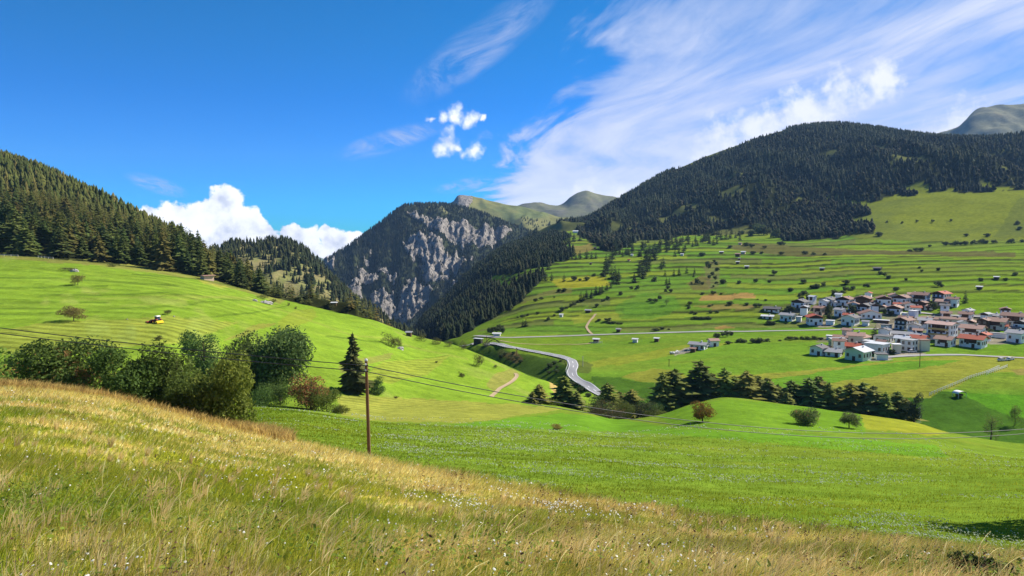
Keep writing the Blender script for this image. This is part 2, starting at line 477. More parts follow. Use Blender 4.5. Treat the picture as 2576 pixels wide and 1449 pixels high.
z = None
G_LINES = [
    N((-1800, 1.0, z, -1.66), (1288, 1.0, z, -1.68), (4400, 1.0, z, -1.75)),
    N((-1800, 5, z, -2.3), (0, 5, z, -2.45), (1288, 5, z, -2.55), (2576, 5, z, -2.7), (4400, 5, z, -2.9)),
    N((-1800, 12, 1150), (0, 12, 1200), (600, 12, 1275), (925, 12, 1315), (1300, 11, 1372), (1800, 10, 1425), (2576, 9, 1465), (4400, 8, 1520)),
    N((-1800, 60, 926), (0, 60, 979), (230, 66, 1001), (420, 70, 1041), (560, 68, 1073), (700, 60, 1098), (925, 45, 1150), (1300, 34, 1212), (1600, 27, 1268), (2000, 20, 1330), (2300, 17, 1370), (2576, 14.5, 1408), (4400, 12, 1470)),
    N((-1800, 100, 980), (0, 105, 1030), (400, 112, 1062), (600, 112, 1048), (700, 106, 1042), (925, 102, 1072), (1300, 100, 1100), (1700, 98, 1124), (2100, 90, 1150), (2576, 72, 1182), (4400, 60, 1230)),
    N((-1800, 150, 880), (0, 150, 905), (400, 160, 905), (600, 166, 985), (700, 172, 988), (925, 186, 995), (1050, 196, 1003), (1200, 206, 1011), (1330, 216, 1018), (1450, 226, 1032), (1550, 236, 1054), (1650, 246, 1046), (1740, 254, 1024), (1830, 256, 1010), (2000, 250, 1026), (2150, 245, 1042), (2300, 236, 1062), (2400, 226, 1090), (2576, 215, 1117), (4400, 190, 1160)),
    N((-1800, 190, 790), (0, 200, 812), (400, 205, 816), (600, 215, 845), (925, 250, 888), (1050, 256, 930), (1200, 262, 966), (1330, 266, 988), (1400, 270, 1006), (1500, 272, 1040), (1600, 276, z, -68), (1780, 282, z, -71), (2000, 280, z, -71), (2300, 264, z, -68.5), (2400, 254, z, -68), (2576, 248, z, -68.5), (4400, 225, z, -66)),
    N((-1800, 380, 610), (0, 370, 648), (250, 380, 664), (480, 390, 694), (600, 388, 724), (690, 385, 750), (760, 382, 766), (850, 375, 786), (940, 365, 806), (1000, 358, 828), (1050, 350, 846), (1140, 335, 868), (1200, 325, 891), (1260, 315, 915), (1320, 305, 941), (1390, 295, 968), (1440, 289, 1000), (1500, 300, 992), (1600, 302, 988), (1700, 302, 984), (1900, 302, 978), (2150, 300, 988), (2300, 292, 998), (2420, 284, 1010), (2576, 280, 1020), (4400, 260, 1040)),
    N((-1800, 1300, 120), (-700, 1200, 225), (0, 1000, 402), (100, 930, 434), (200, 860, 480), (300, 780, 528), (400, 690, 580), (480, 610, 625), (540, 540, 660), (620, 470, 705), (690, 430, 738), (760, 415, 758), (850, 402, 780), (940, 388, 802), (1000, 400, z, -62), (1050, 420, z, -90), (1140, 410, z, -84), (1200, 400, z, -79), (1260, 366, z, -75), (1320, 352, z, -72), (1390, 332, z, -70), (1440, 318, z, -69), (1500, 320, 968), (1600, 325, 958), (1700, 325, 948), (1900, 325, 940), (2150, 324, 938), (2300, 320, 938), (2420, 318, 938), (2576, 318, 936), (4400, 300, 950)),
    N((-1800, 1500, z, 260), (0, 1200, z, 60), (300, 1000, z, 10), (540, 800, z, -60), (690, 640, z, -110), (850, 580, z, -135), (940, 560, z, -140), (1050, 540, z, -125), (1110, 500, z, -95), (1150, 478, z, -74), (1200, 452, 872), (1260, 432, 871), (1320, 406, 888), (1390, 378, 904), (1440, 356, 918), (1500, 352, 928), (1600, 356, 922), (1700, 360, 912), (1900, 365, 894), (2150, 368, 889), (2300, 368, 888), (2576, 372, 884), (4400, 372, 884)),
    N((-1800, 1800, z, 100), (0, 1700, z, -80), (540, 1100, z, -170), (850, 850, z, -220), (1000, 740, z, -210), (1060, 680, z, -170), (1110, 600, 866), (1150, 555, 856), (1200, 510, 850), (1260, 486, 848), (1500, 474, 843), (1750, 464, 838), (2000, 458, 832), (2300, 452, 824), (2576, 452, 812), (4400, 452, 812)),
    N((-1800, 2100, z, -50), (0, 2100, z, -170), (540, 1600, z, -270), (850, 1250, z, -300), (1000, 1000, z, -270), (1060, 900, z, -190), (1110, 790, 846), (1150, 710, 832), (1200, 655, 814), (1260, 624, 795), (1350, 602, 776), (1500, 584, 766), (1750, 566, 757), (2000, 554, 752), (2300, 545, 745), (2576, 545, 735), (4400, 545, 725)),
    N((-1800, 2600, z, -100), (0, 2600, z, -220), (540, 2300, z, -320), (850, 1700, z, -330), (1000, 1200, z, -250), (1060, 1100, 850), (1110, 990, 815), (1150, 945, 795), (1200, 900, 768), (1260, 856, 732), (1350, 826, 698), (1500, 806, 687), (1750, 786, 681), (2000, 768, 675), (2300, 756, 668), (2576, 756, 660), (4400, 756, 650)),
    N((-1800, 3000, z, -150), (0, 3000, z, -250), (540, 2800, z, -350), (850, 2000, z, -360), (1000, 1400, z, -260), (1060, 1320, 815), (1110, 1290, 778), (1160, 1290, 738), (1210, 1290, 695), (1260, 1260, 662), (1350, 1210, 633), (1500, 1160, 622), (1750, 1110, 622), (2000, 1090, 622), (2300, 1060, 625), (2576, 1060, 612), (4400, 1060, 590)),
    N((-1800, 3300, z, -200), (0, 3300, z, -300), (540, 3100, z, -380), (850, 2300, z, -380), (960, 1700, z, -300), (1020, 1460, 850), (1060, 1520, 808), (1110, 1580, 764), (1160, 1640, 712), (1210, 1690, 664), (1250, 1730, 634), (1290, 1760, 616), (1330, 1750, 604), (1390, 1740, 588), (1450, 1700, 582), (1500, 1560, 596), (1560, 1500, 600), (1750, 1420, 590), (2000, 1370, 586), (2100, 1420, 566), (2180, 1460, 522), (2350, 1500, 491), (2576, 1500, 473), (4400, 1500, 430)),
    N((-1800, 3800, z, -300), (0, 3800, z, -380), (850, 2700, z, -420), (1020, 2100, z, -340), (1200, 2200, z, -240), (1290, 2250, z, -60), (1330, 2250, 599), (1400, 2250, 580), (1450, 2260, 564), (1500, 2280, 540), (1540, 2300, 516), (1600, 2350, 482), (1660, 2420, 448), (1700, 2480, 430), (1760, 2540, 404), (1840, 2600, 376), (1900, 2640, 354), (1960, 2640, 337), (2030, 2620, 325), (2100, 2600, 320), (2200, 2560, 331), (2300, 2520, 347), (2400, 2500, 356), (2500, 2480, 360), (2576, 2460, 364), (3000, 2400, 350), (4400, 2400, 330)),
    N((-1800, 4600, z, -400), (0, 4600, z, -420), (1290, 3100, z, -330), (1500, 3200, z, -260), (1900, 3400, z, 40), (2576, 3300, z, 60), (4400, 3300, z, 100)),
    N((-1800, 11000, z, -500), (1288, 11000, z, -500), (4400, 11000, z, -500)),
]
G_ROWS = [10, 12, 40, 42, 44, 38, 46, 46, 26, 36, 34, 40, 46, 40, 60, 8, 8]
UG = ucols(-40, 2616, 580, (-1750, 4350), 55)
G = Sheet(G_LINES, G_ROWS, UG)
# ---- relief finer than the break lines
X, D, V_ = G.X, G.D, G.V
PX0, PY0 = G.PX.copy(), G.PY.copy()
Uu = np.broadcast_to(UG[None, :], D.shape)
near = smooth(3, 40, D)
dz = fbm(X / 1.7, D / 1.7, 3, 3) * 0.10 * smooth(2, 6, D) * (1 - smooth(60, 120, D))
dz += fbm(X / 14, D / 14, 3, 11) * 0.28 * near * (1 - 0.6 * smooth(300, 600, D))
dz += fbm(X / 60, D / 60, 3, 21) * 1.1 * smooth(90, 200, D) * (1 - smooth(6.7, 7.0, V_) * (1 - smooth(7.2, 7.6, V_)) * 0.8)
dz += fbm(X / 210, D / 210, 3, 31) * 3.0 * smooth(600, 1000, D)
hillw = smooth(7.0, 7.5, V_) * (1 - smooth(7.7, 8.0, V_)) * (PX0 < 900)
dz += fbm(X / 90, D / 90, 4, 41) * 9 * hillw
mtw = smooth(14.0, 14.2, V_) * (1 - smooth(14.42, 14.86, V_))
dz += (fbm(X / 240, D / 420, 4, 51) * 50 + (1 - 2 * np.abs(fbm(X / 190, D / 600, 3, 52))) * 34) * mtw
spur = smooth(11.2, 11.8, V_) * (1 - smooth(13.0, 13.9, V_)) * (1 - smooth(1230, 1300, PX0))
dz += fbm(X / 120, D / 200, 4, 61) * 14 * spur
# terraces on the far slopes
q = (V_ - 10) * 6.3 + 0.9 * fbm(Uu * 5, V_ * 0.35, 3, 71) + 0.45 * fbm(Uu * 8, V_ * 0.6, 2, 72) - Uu * 1.2
qi = np.floor(q); qf = q - qi
seg = np.floor((Uu + 0.35 * hash2(qi, qi * 0, 5)) * 6.0)
amp = 0.22 + 0.78 * hash2(qi, seg, 9) ** 1.3
tmask = smooth(10.05, 10.3, V_) * (1 - smooth(13.5, 13.95, V_)) * smooth(1225, 1300, PX0 - (640 - PY0) * 0.0)
meadow_r = in_poly(PX0, PY0, [(2060, 510), (2300, 480), (2640, 460), (3100, 425), (3100, 600), (2640, 608), (2330, 612), (2150, 600), (2080, 560)])
tmask = tmask * np.where(meadow_r, 0.25, 1.0)
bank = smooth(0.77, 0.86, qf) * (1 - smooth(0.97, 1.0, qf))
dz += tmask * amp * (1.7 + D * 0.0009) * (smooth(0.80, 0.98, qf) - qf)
G.Z = G.Z + dz; G.refresh()

irow = int(np.argmin(np.abs(G.V[:, 0] - 3.0)))
E_D = G.D[irow]


def edge_d(u):
    return np.interp(u, UG, E_D)


STRAW = np.array((0.72, 0.535, 0.170)); PALEST = np.array((0.82, 0.68, 0.34)); YG = np.array((0.40, 0.39, 0.030)); GRN = np.array((0.190, 0.260, 0.020)); BRN = np.array((0.34, 0.20, 0.080)); DGR = np.array((0.115, 0.165, 0.032))


def lerp(a, b_, t):
    t = np.clip(t, 0, 1)[:, None]
    return a * (1 - t) + b_ * t


def bank_col(x, d, px, py, r):
    n = len(x); ed = edge_d(x / d); near_edge = smooth(0.42, 0.92, d / ed)
    n1 = fbm(x / 3.2, d / 3.2, 3, 401); n2 = fbm(x / 1.1, d / 1.1, 2, 402); n3 = fbm(x / 7, d / 7, 2, 403)
    straw = 0.27 + 0.62 * n1 + 0.50 * n2 + 0.72 * near_edge * (1 - smooth(1000, 1700, px)) - 0.24 * smooth(1150, 1330, py) * (px < 1000)
    straw -= 0.7 * np.exp(-((px - 650) / 150) ** 2 - ((py - 1215) / 40) ** 2) + 0.5 * np.exp(-((px - 120) / 200) ** 2 - ((py - 1290) / 60) ** 2)
    straw += 0.25 * (px > 1500) * smooth(0.3, 0.8, d / ed)
    c = lerp(lerp(np.repeat(GRN[None], n, 0), np.repeat(DGR[None], n, 0), 0.5 + n3 * 0.9), np.repeat(YG[None], n, 0), 0.62 + 0.6 * n3 + 0.3 * r.normal(size=n))
    c = lerp(c, np.repeat(STRAW[None], n, 0), smooth(0.25, 0.75, straw + 0.25 * r.normal(size=n)))
    brown = smooth(0.15, 0.6, fbm(x / 2.4, d / 2.4, 2, 404) + 0.55 * np.exp(-((px - 1500) / 260) ** 2 - ((py - 1270) / 32) ** 2) + 0.2 * (px > 1400))
    c = lerp(c, np.repeat(BRN[None], n, 0), brown * 0.65 * r.random(n))
    pal = r.random(n) < 0.10 * (0.4 + straw)
    c[pal] = PALEST
    dk = r.random(n) < 0.08 + 0.22 * smooth(0.15, 0.5, fbm(x / 1.6, d / 1.6, 2, 416))
    c[dk] = c[dk] * 0.5
    return np.clip(c * 1.12 * (0.65 + 0.7 * r.random(n))[:, None], 0.01, 0.85)



# ---- albedo of the ground (survey regions)
BR = np.array((0.150, 0.245, 0.026)); MID = np.array((0.135, 0.215, 0.026)); YEL = np.array((0.235, 0.262, 0.035)); OLI = np.array((0.125, 0.145, 0.040))
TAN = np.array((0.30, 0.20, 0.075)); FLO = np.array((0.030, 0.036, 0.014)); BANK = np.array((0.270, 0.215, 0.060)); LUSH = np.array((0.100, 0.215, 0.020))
GC = np.empty(D.shape + (3,)); GC[:] = BR
jit = fbm(X / 35, D / 35, 3, 81); jit2 = fbm(X / 9, D / 9, 3, 82)
EPX, EPY = PX0 + 9 * fbm(PX0 / 40, PY0 / 40, 3, 83), PY0 + 3.0 * fbm(PX0 / 30, PY0 / 30, 3, 84)


def mixc(mask, col):
    global GC
    mm = np.clip(mask, 0, 1)[..., None]
    GC = GC * (1 - mm) + np.asarray(col) * mm


def paint(poly, col, a=1.0, dmin=0, dmax=1e9, rough=True):
    px, py = (EPX, EPY) if rough else (PX0, PY0)
    mixc(in_poly(px, py, poly) * ((D > dmin) & (D < dmax)) * a, col)


SPH = np.zeros(D.shape); SAM = np.zeros(D.shape); ROCK = np.zeros(D.shape)


def stripes(poly, phase, amt, dmin=0, dmax=1e9):
    m_ = in_poly(PX0, PY0, poly) & (D > dmin) & (D < dmax)
    SPH[m_] = phase[m_]; SAM[m_] = amt


# near meadow
mixc((V_ >= 3) & (V_ < 5), MID * 1.02)
mixc(((V_ >= 3) & (V_ < 5)) * smooth(-0.1, 0.7, fbm(X / 26, D / 16, 3, 85)) * 0.6, (0.160, 0.215, 0.030))
mixc(V_ < 3, BANK)
mixc((V_ < 3) * smooth(0.0, 0.5, fbm(X / 5, D / 5, 3, 86)) * 0.7, (0.19, 0.205, 0.036))
# left slope
lm = (PX0 < 1450) & (V_ >= 5) & (V_ < 7.2)
mixc(lm * 1.0, BR * 1.16)
mixc(lm * smooth(0.0, 0.5, fbm(X / 50, D / 24, 3, 87)) * 0.6, (0.165, 0.255, 0.032))
paint([(-300, 850), (0, 832), (120, 812), (330, 800), (420, 793), (600, 812), (560, 832), (450, 862), (200, 885), (-300, 900)], (0.215, 0.265, 0.045), 1, 100, 330)
stripes([(-300, 850), (0, 832), (120, 812), (330, 800), (420, 793), (600, 812), (560, 832), (450, 862), (200, 885), (-300, 900)], (D + 0.22 * X) / 5.2, 1.0, 100, 330)
stripes([(-300, 655), (480, 690), (700, 760), (740, 800), (420, 790), (-300, 840)], (D + 0.18 * X) / 13.0 + 0.5 * jit, 0.55, 150, 395)
paint([(500, 705), (545, 712), (585, 726), (560, 726), (510, 712)], (0.32, 0.33, 0.06), 0.8, 250, 400)
paint([(700, 812), (740, 780), (790, 776), (800, 800), (740, 830), (690, 840)], (0.20, 0.25, 0.035), 0.8, 150, 400)
paint([(850, 930), (905, 905), (985, 890), (985, 905), (900, 930), (860, 945)], (0.20, 0.20, 0.06), 0.7, 100, 400)
paint([(560, 862), (640, 820), (700, 815), (620, 845)], (0.24, 0.21, 0.06), 0.6, 100, 400)
# rough strip under the wood on the left
paint([(-300, 640), (0, 634), (250, 650), (480, 675), (560, 690), (640, 720), (720, 752), (700, 765), (620, 735), (540, 715), (480, 700), (250, 668), (0, 652), (-300, 655)], (0.20, 0.185, 0.06), 0.75, 300, 460)
def line(pts, wpx, col, a, dmin=0, dmax=1e9):
    xs = [p[0] for p in pts]; ys = [p[1] for p in pts]
    yy = np.interp(PX0, xs, ys) + 1.2 * fbm(PX0 / 30, PX0 * 0, 2, int(xs[0]) + 7)
    mixc(np.exp(-((PY0 - yy) / wpx) ** 2) * (PX0 > xs[0]) * (PX0 < xs[-1]) * ((D > dmin) & (D < dmax)) * a, col)


DK = (0.060, 0.110, 0.018); LT = (0.235, 0.275, 0.060)
for pts in ([(-300, 762), (0, 758), (180, 755), (272, 757)], [(-300, 780), (0, 775), (300, 772), (560, 760)], [(-300, 792), (0, 789), (250, 783)], [(330, 690), (500, 702), (690, 742)], [(-300, 725), (0, 722), (270, 718)], [(-300, 700), (0, 698), (200, 702), (450, 722)], [(100, 740), (420, 738), (700, 770)], [(460, 800), (640, 790), (720, 772)], [(820, 850), (960, 862), (1060, 878)], [(905, 968), (1000, 955), (1080, 935)]):
    line(pts, 1.7, DK, 0.75, 120, 420)
for pts in ([(250, 672), (480, 694), (620, 712)], [(200, 748), (420, 745), (640, 752)], [(300, 765), (560, 748), (700, 770)], [(600, 770), (700, 780), (900, 850)], [(880, 845), (960, 850), (1060, 880), (1180, 905)]):
    line(pts, 2.6, LT, 0.55, 120, 420)
# swaths of cut grass lying on the slope
mixc(lm * smooth(0.15, 0.55, fbm((X + 0.6 * D) / 7.0, (D - 0.2 * X) / 26, 3, 187)) * smooth(-0.3, 0.3, fbm(X / 45, D / 45, 2, 188)) * 0.85, (0.235, 0.300, 0.065))
# mown stripes above the dip
paint([(905, 965), (960, 915), (1130, 895), (1110, 915), (1075, 945), (990, 968)], (0.205, 0.262, 0.040), 1, 100, 420)
stripes([(905, 965), (960, 905), (1140, 890), (1115, 915), (1075, 945), (990, 968)], (0.90 * X - 0.43 * D) / 3.2, 0.8, 100, 420)
paint([(845, 997), (940, 997), (1060, 1003), (1200, 1012), (1330, 1020), (1420, 1032), (1330, 1042), (1250, 1054), (1120, 1060), (960, 1060), (860, 1046)], (0.225, 0.250, 0.050), 1, 90, 300)
stripes([(845, 997), (940, 997), (1060, 1003), (1200, 1012), (1330, 1020), (1420, 1032), (1330, 1042), (1250, 1054), (1120, 1060), (960, 1060), (860, 1046)], (D - 0.22 * X) / 3.6, 0.9, 90, 300)
paint([(1225, 975), (1250, 940), (1290, 925), (1310, 940), (1290, 965), (1240, 995)], (0.24, 0.22, 0.07), 0.7, 200, 320)
paint([(1380, 945), (1400, 962), (1422, 985), (1450, 1020), (1500, 1040), (1440, 1020), (1405, 1000), (1385, 975)], (0.42, 0.29, 0.13), 0.85, 200, 330)
# fresh green strip past the flowery meadow
paint([(1130, 1064), (1400, 1042), (1500, 1047), (1700, 1078), (2000, 1088), (2350, 1118), (2390, 1152), (2200, 1140), (1900, 1110), (1600, 1086), (1400, 1080), (1220, 1074)], LUSH * 1.1, 0.95, 90, 280)
paint([(1650, 1050), (1780, 1015), (1830, 1008), (2170, 1040), (2180, 1088), (1700, 1075)], (0.115, 0.235, 0.022), 0.8, 90, 290)
paint([(2165, 1038), (2290, 1056), (2400, 1090), (2330, 1100), (2180, 1086)], (0.225, 0.255, 0.030), 1, 150, 280)
# gully sides
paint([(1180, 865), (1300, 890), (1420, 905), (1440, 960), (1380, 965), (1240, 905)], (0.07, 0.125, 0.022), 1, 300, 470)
paint([(1262, 895), (1300, 885), (1320, 905), (1300, 915)], (0.13, 0.10, 0.05), 0.9, 300, 470)
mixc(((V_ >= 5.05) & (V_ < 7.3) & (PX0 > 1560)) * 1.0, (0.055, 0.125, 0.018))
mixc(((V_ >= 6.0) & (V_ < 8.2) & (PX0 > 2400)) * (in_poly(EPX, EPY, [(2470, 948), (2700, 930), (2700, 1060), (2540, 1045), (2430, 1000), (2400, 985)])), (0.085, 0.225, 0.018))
# valley floor
vf = (V_ >= 7.3) & (V_ < 10.2) & (PX0 > 1440)
mixc(vf * 1.0, (0.130, 0.245, 0.026))
mixc(vf * smooth(-0.1, 0.6, fbm(X / 60, D / 18, 3, 88)) * 0.5, (0.185, 0.240, 0.034))
paint([(1640, 962), (1780, 950), (2100, 925), (2330, 900), (2640, 890), (2640, 938), (2480, 938), (2330, 1002), (2150, 1000), (1900, 995)], (0.215, 0.235, 0.040), 0.95, 290, 420)
paint([(1870, 968), (1960, 950), (2150, 925), (2290, 908), (2420, 910), (2300, 930), (2060, 968), (1940, 990)], (0.105, 0.235, 0.024), 0.95, 290, 420)
paint([(2540, 930), (2640, 925), (2640, 942), (2560, 945)], (0.22, 0.17, 0.07), 0.7, 290, 420)
paint([(1430, 915), (1560, 895), (1700, 868), (1860, 862), (1800, 874), (1640, 900), (1500, 922)], (0.215, 0.250, 0.034), 0.8, 300, 460)
paint([(1560, 945), (1640, 925), (1690, 928), (1730, 950), (1640, 965)], (0.22, 0.235, 0.04), 0.9, 290, 460)
paint([(1480, 945), (1560, 948), (1640, 965), (1660, 1000), (1500, 990)], (0.055, 0.120, 0.018), 0.9, 270, 400)
stripes([(1640, 962), (2100, 925), (2640, 890), (2640, 938), (2330, 1002), (1900, 995)], (D + 0.3 * X) / 4.0, 0.45, 290, 420)
# rough road banks
paint([(1400, 895), (1470, 905), (1490, 915), (1480, 940), (1440, 930), (1420, 912)], (0.09, 0.12, 0.03), 0.9, 300, 460)
# far terraces: every plot its own green
fs = (V_ >= 10.0) & (V_ < 14.0) & (PX0 > 1200)
plot = hash2(qi, seg, 13); plot2 = hash2(qi, seg, 14)
pc = BR[None, None] * (1 - plot2[..., None]) + np.array((0.108, 0.225, 0.028)) * plot2[..., None]
pc = np.where((plot > 0.72)[..., None], np.array((0.185, 0.260, 0.030)), pc)
pc = np.where((plot < 0.10)[..., None], np.array((0.135, 0.175, 0.045)), pc)
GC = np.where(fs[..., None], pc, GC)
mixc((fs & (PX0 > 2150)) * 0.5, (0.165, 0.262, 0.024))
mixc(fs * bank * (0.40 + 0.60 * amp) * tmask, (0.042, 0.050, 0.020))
mixc(fs * smooth(0.1, 0.6, fbm(X / 160, D / 90, 3, 89)) * 0.30, OLI * 1.2)
mixc(meadow_r * 1.0, np.array((0.190, 0.230, 0.030)))
mixc(meadow_r * smooth(0.0, 0.5, fbm(X / 190, D / 80, 4, 90)) * 0.65, (0.125, 0.160, 0.040))
paint([(2560, 500), (2640, 490), (2640, 600), (2500, 600)], (0.11, 0.14, 0.04), 0.5, 800, 2000)
# yellow cornfield, brown fallow plots
paint([(1385, 705), (1470, 694), (1525, 695), (1535, 720), (1400, 722)], (0.285, 0.290, 0.030), 1, 500, 1500)
paint([(1270, 760), (1360, 735), (1440, 720), (1440, 735), (1340, 752), (1290, 768)], (0.17, 0.17, 0.055), 0.8, 500, 1500)
paint([(1440, 618), (1490, 612), (1500, 625), (1450, 640), (1425, 632)], (0.215, 0.185, 0.06), 0.9, 800, 2500)
paint([(1765, 742), (1790, 736), (1895, 735), (1905, 748), (1860, 752), (1755, 756)], TAN * 1.05, 1, 400, 900)
paint([(1740, 768), (1790, 764), (1895, 766), (1895, 778), (1800, 777)], (0.26, 0.19, 0.075), 0.75, 400, 900)
paint([(1800, 822), (1822, 817), (1850, 825), (1800, 829)], TAN, 0.9, 350, 900)
paint([(1725, 712), (1770, 690), (1790, 700), (1780, 728), (1740, 730)], (0.135, 0.115, 0.05), 0.8, 400, 1200)
paint([(1770, 655), (1808, 652), (1810, 720), (1780, 725)], (0.15, 0.13, 0.075), 0.55, 400, 1200)
paint([(1830, 618), (1880, 610), (2000, 620), (2150, 628), (2370, 634), (2560, 632), (2560, 646), (2300, 642), (1990, 642), (1880, 636)], (0.115, 0.105, 0.045), 0.85, 600, 1500)
paint([(1430, 795), (1500, 787), (1570, 790), (1560, 800), (1440, 812)], (0.23, 0.27, 0.04), 0.8, 400, 900)
paint([(1540, 770), (1620, 735), (1700, 742), (1720, 770), (1640, 800), (1560, 800)], (0.085, 0.215, 0.028), 0.6, 400, 900)
paint([(2145, 742), (2195, 740), (2200, 752), (2150, 753)], (0.060, 0.115, 0.035), 0.9, 400, 900)
paint([(2340, 745), (2500, 735), (2640, 735), (2640, 790), (2440, 790), (2360, 782)], (0.155, 0.270, 0.022), 0.8, 400, 900)
# forest floors and the village yards
FOREST_R = [(1330, 604), (1385, 582), (1450, 579), (1475, 600), (1510, 622), (1545, 640), (1570, 622), (1640, 602), (1700, 600), (1790, 584), (1880, 580), (1930, 590), (1985, 602), (2080, 600), (2186, 588), (2190, 562), (2040, 546), (2150, 548), (2188, 540), (2190, 526), (2060, 516), (2130, 518), (2200, 508), (2280, 494), (2350, 488), (2450, 480), (2640, 468), (2980, 440), (2980, 300), (2640, 330), (2100, 300), (1900, 340), (1700, 415), (1540, 500), (1400, 572), (1330, 590)]
FOREST_S = [(1000, 850), (1030, 835), (1065, 795), (1110, 750), (1160, 700), (1210, 650), (1250, 622), (1290, 608), (1330, 598), (1390, 592), (1440, 600), (1405, 622), (1440, 640), (1425, 655), (1370, 668), (1330, 672), (1290, 690), (1245, 700), (1225, 716), (1250, 725), (1290, 712), (1330, 700), (1352, 690), (1368, 700), (1335, 735), (1312, 760), (1275, 784), (1230, 806), (1190, 830), (1145, 852), (1080, 866), (1010, 870)]
RIDGE_BARE = [(1680, 420), (1840, 362), (1970, 325), (1985, 331), (1900, 355), (1840, 377), (1760, 406), (1700, 435)]
FPX_, FPY_ = PX0 + 26 * fbm(PX0 / 55, PY0 / 40, 3, 183), PY0 + 9 * fbm(PX0 / 38, PY0 / 30, 3, 184)
forest_r = in_poly(FPX_, FPY_, FOREST_R) & (D > 1060) & ~in_poly(EPX, EPY, RIDGE_BARE) & ~((fbm(X / 70, D / 70, 3, 185) > 0.46) & (V_ < 14.6))
forest_s = in_poly(FPX_, FPY_, FOREST_S) & (D > 560)
forest_l = (V_ > 7.02) & (V_ < 8.15) & (PX0 < 990) & (V_ + 0.05 * jit2 > 7.03)
mixc(((V_ >= 14.0) & (V_ < 15.1) & ~meadow_r & (PX0 > 1330)) * 1.0, (0.125, 0.140, 0.050))
mixc(in_poly(PX0, PY0, RIDGE_BARE) * 1.0 * (D > 1500), (0.16, 0.185, 0.06))
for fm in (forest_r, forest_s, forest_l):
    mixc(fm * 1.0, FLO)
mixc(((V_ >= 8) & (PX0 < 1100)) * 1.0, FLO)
mixc((V_ >= 15) * 1.0, (0.12, 0.15, 0.06))
YARDS = [[(2020, 812), (2075, 806), (2085, 815), (2120, 822), (2060, 822)], [(2205, 812), (2230, 808), (2300, 800), (2310, 828), (2200, 828)], [(2190, 897), (2240, 893), (2245, 905), (2190, 910)],
         [(2255, 888), (2310, 884), (2330, 890), (2300, 897), (2250, 898)], [(2290, 795), (2360, 790), (2480, 800), (2480, 815), (2300, 812)], [(2440, 850), (2576, 850), (2576, 865), (2440, 865)], [(1690, 884), (1740, 872), (1760, 880), (1700, 892)]]
for y_ in YARDS:
    paint(y_, (0.30, 0.27, 0.24), 0.95, 320, 620)
for y_ in ([(1985, 768), (2060, 752), (2390, 742), (2420, 800), (2330, 832), (2200, 826), (2020, 815), (1950, 800)], [(2200, 800), (2480, 790), (2640, 790), (2640, 862), (2470, 868), (2340, 872), (2220, 850)], [(2060, 848), (2190, 842), (2340, 850), (2345, 880), (2240, 892), (2200, 905), (2100, 895), (2040, 885)]):
    mixc(in_poly(EPX, EPY, y_) * smooth(-0.25, 0.25, fbm(X / 14, D / 14, 2, 92)) * 0.75 * ((D > 320) & (D < 640)), (0.20, 0.185, 0.15))
gv = fbm(X / 4.0, D / 4.0, 2, 91)
GC = GC * np.array((0.98, 0.96, 0.80)) * (1 - 0.12 * smooth(280, 420, D))[..., None]          # late-summer grass: yellow green, hardly any blue
GC = np.clip(GC * (1 + 0.10 * gv[..., None]), 0.004, 0.8)
bm_ = V_ < 3.0
gcol = bank_col(X[bm_], D[bm_], PX0[bm_], PY0[bm_], rng)
GC[bm_] = gcol * 0.62
M_GROUND = ground_mat('meadow_ground')
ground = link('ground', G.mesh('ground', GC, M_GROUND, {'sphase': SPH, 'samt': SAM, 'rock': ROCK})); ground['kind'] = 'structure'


# ---- mountains behind, each its own body of land
def mountain(name, lines, rows, px0, px1, ncol, relief, colour, fine):
    S = Sheet(lines, rows, ucols(px0, px1, ncol))
    P0, Q0 = S.PX.copy(), S.PY.copy()
    S.Z = S.Z + relief(S, P0, Q0); S.refresh()
    C, R = colour(S, P0, Q0)
    zz = np.zeros(S.D.shape)
    o = link(name, S.mesh(name, np.clip(C, 0.004, 1), ground_mat(name + '_ground', fine, name in ('cliff_mountain', 'alpine_ridge', 'wooded_knoll')), {'sphase': zz, 'samt': zz, 'rock': R})); o['kind'] = 'structure'
    S.rock = R
    return S


ROCKS = [[(1024, 536), (1060, 543), (1120, 552), (1180, 568), (1240, 577), (1292, 586), (1255, 608), (1200, 616), (1150, 604), (1115, 600), (1080, 584), (1050, 566)],
         [(1010, 616), (1060, 606), (1112, 616), (1136, 660), (1118, 700), (1085, 690), (1062, 652), (1028, 642)], [(1056, 668), (1112, 672), (1110, 716), (1070, 712)],
         [(896, 674), (936, 678), (950, 700), (932, 716), (902, 708)], [(976, 686), (996, 688), (990, 706), (976, 702)], [(806, 666), (845, 668), (842, 690), (818, 688)],
         [(1040, 694), (1062, 720), (1088, 750), (1052, 784), (1018, 812), (996, 786), (1008, 738), (1026, 712)], [(884, 734), (908, 732), (926, 762), (950, 792), (936, 806), (902, 778), (886, 756)],
         [(930, 732), (992, 730), (998, 790), (960, 800), (936, 770)], [(1130, 640), (1150, 630), (1170, 660), (1140, 690)]]


def rock_mask(S, P0, Q0):
    r = np.zeros(S.D.shape)
    ex = P0 + 7 * fbm(P0 / 16, Q0 / 16, 3, 5); ey = Q0 + 7 * fbm(P0 / 16 + 9, Q0 / 16, 3, 6)
    for pl in ROCKS:
        r = np.maximum(r, in_poly(ex, ey, pl) * 1.0)
    r = np.where((fbm(P0 / 22, Q0 / 34, 3, 8) > 0.46) & (Q0 > 600) & (P0 > 870), np.maximum(r, 0.8), r)
    return r


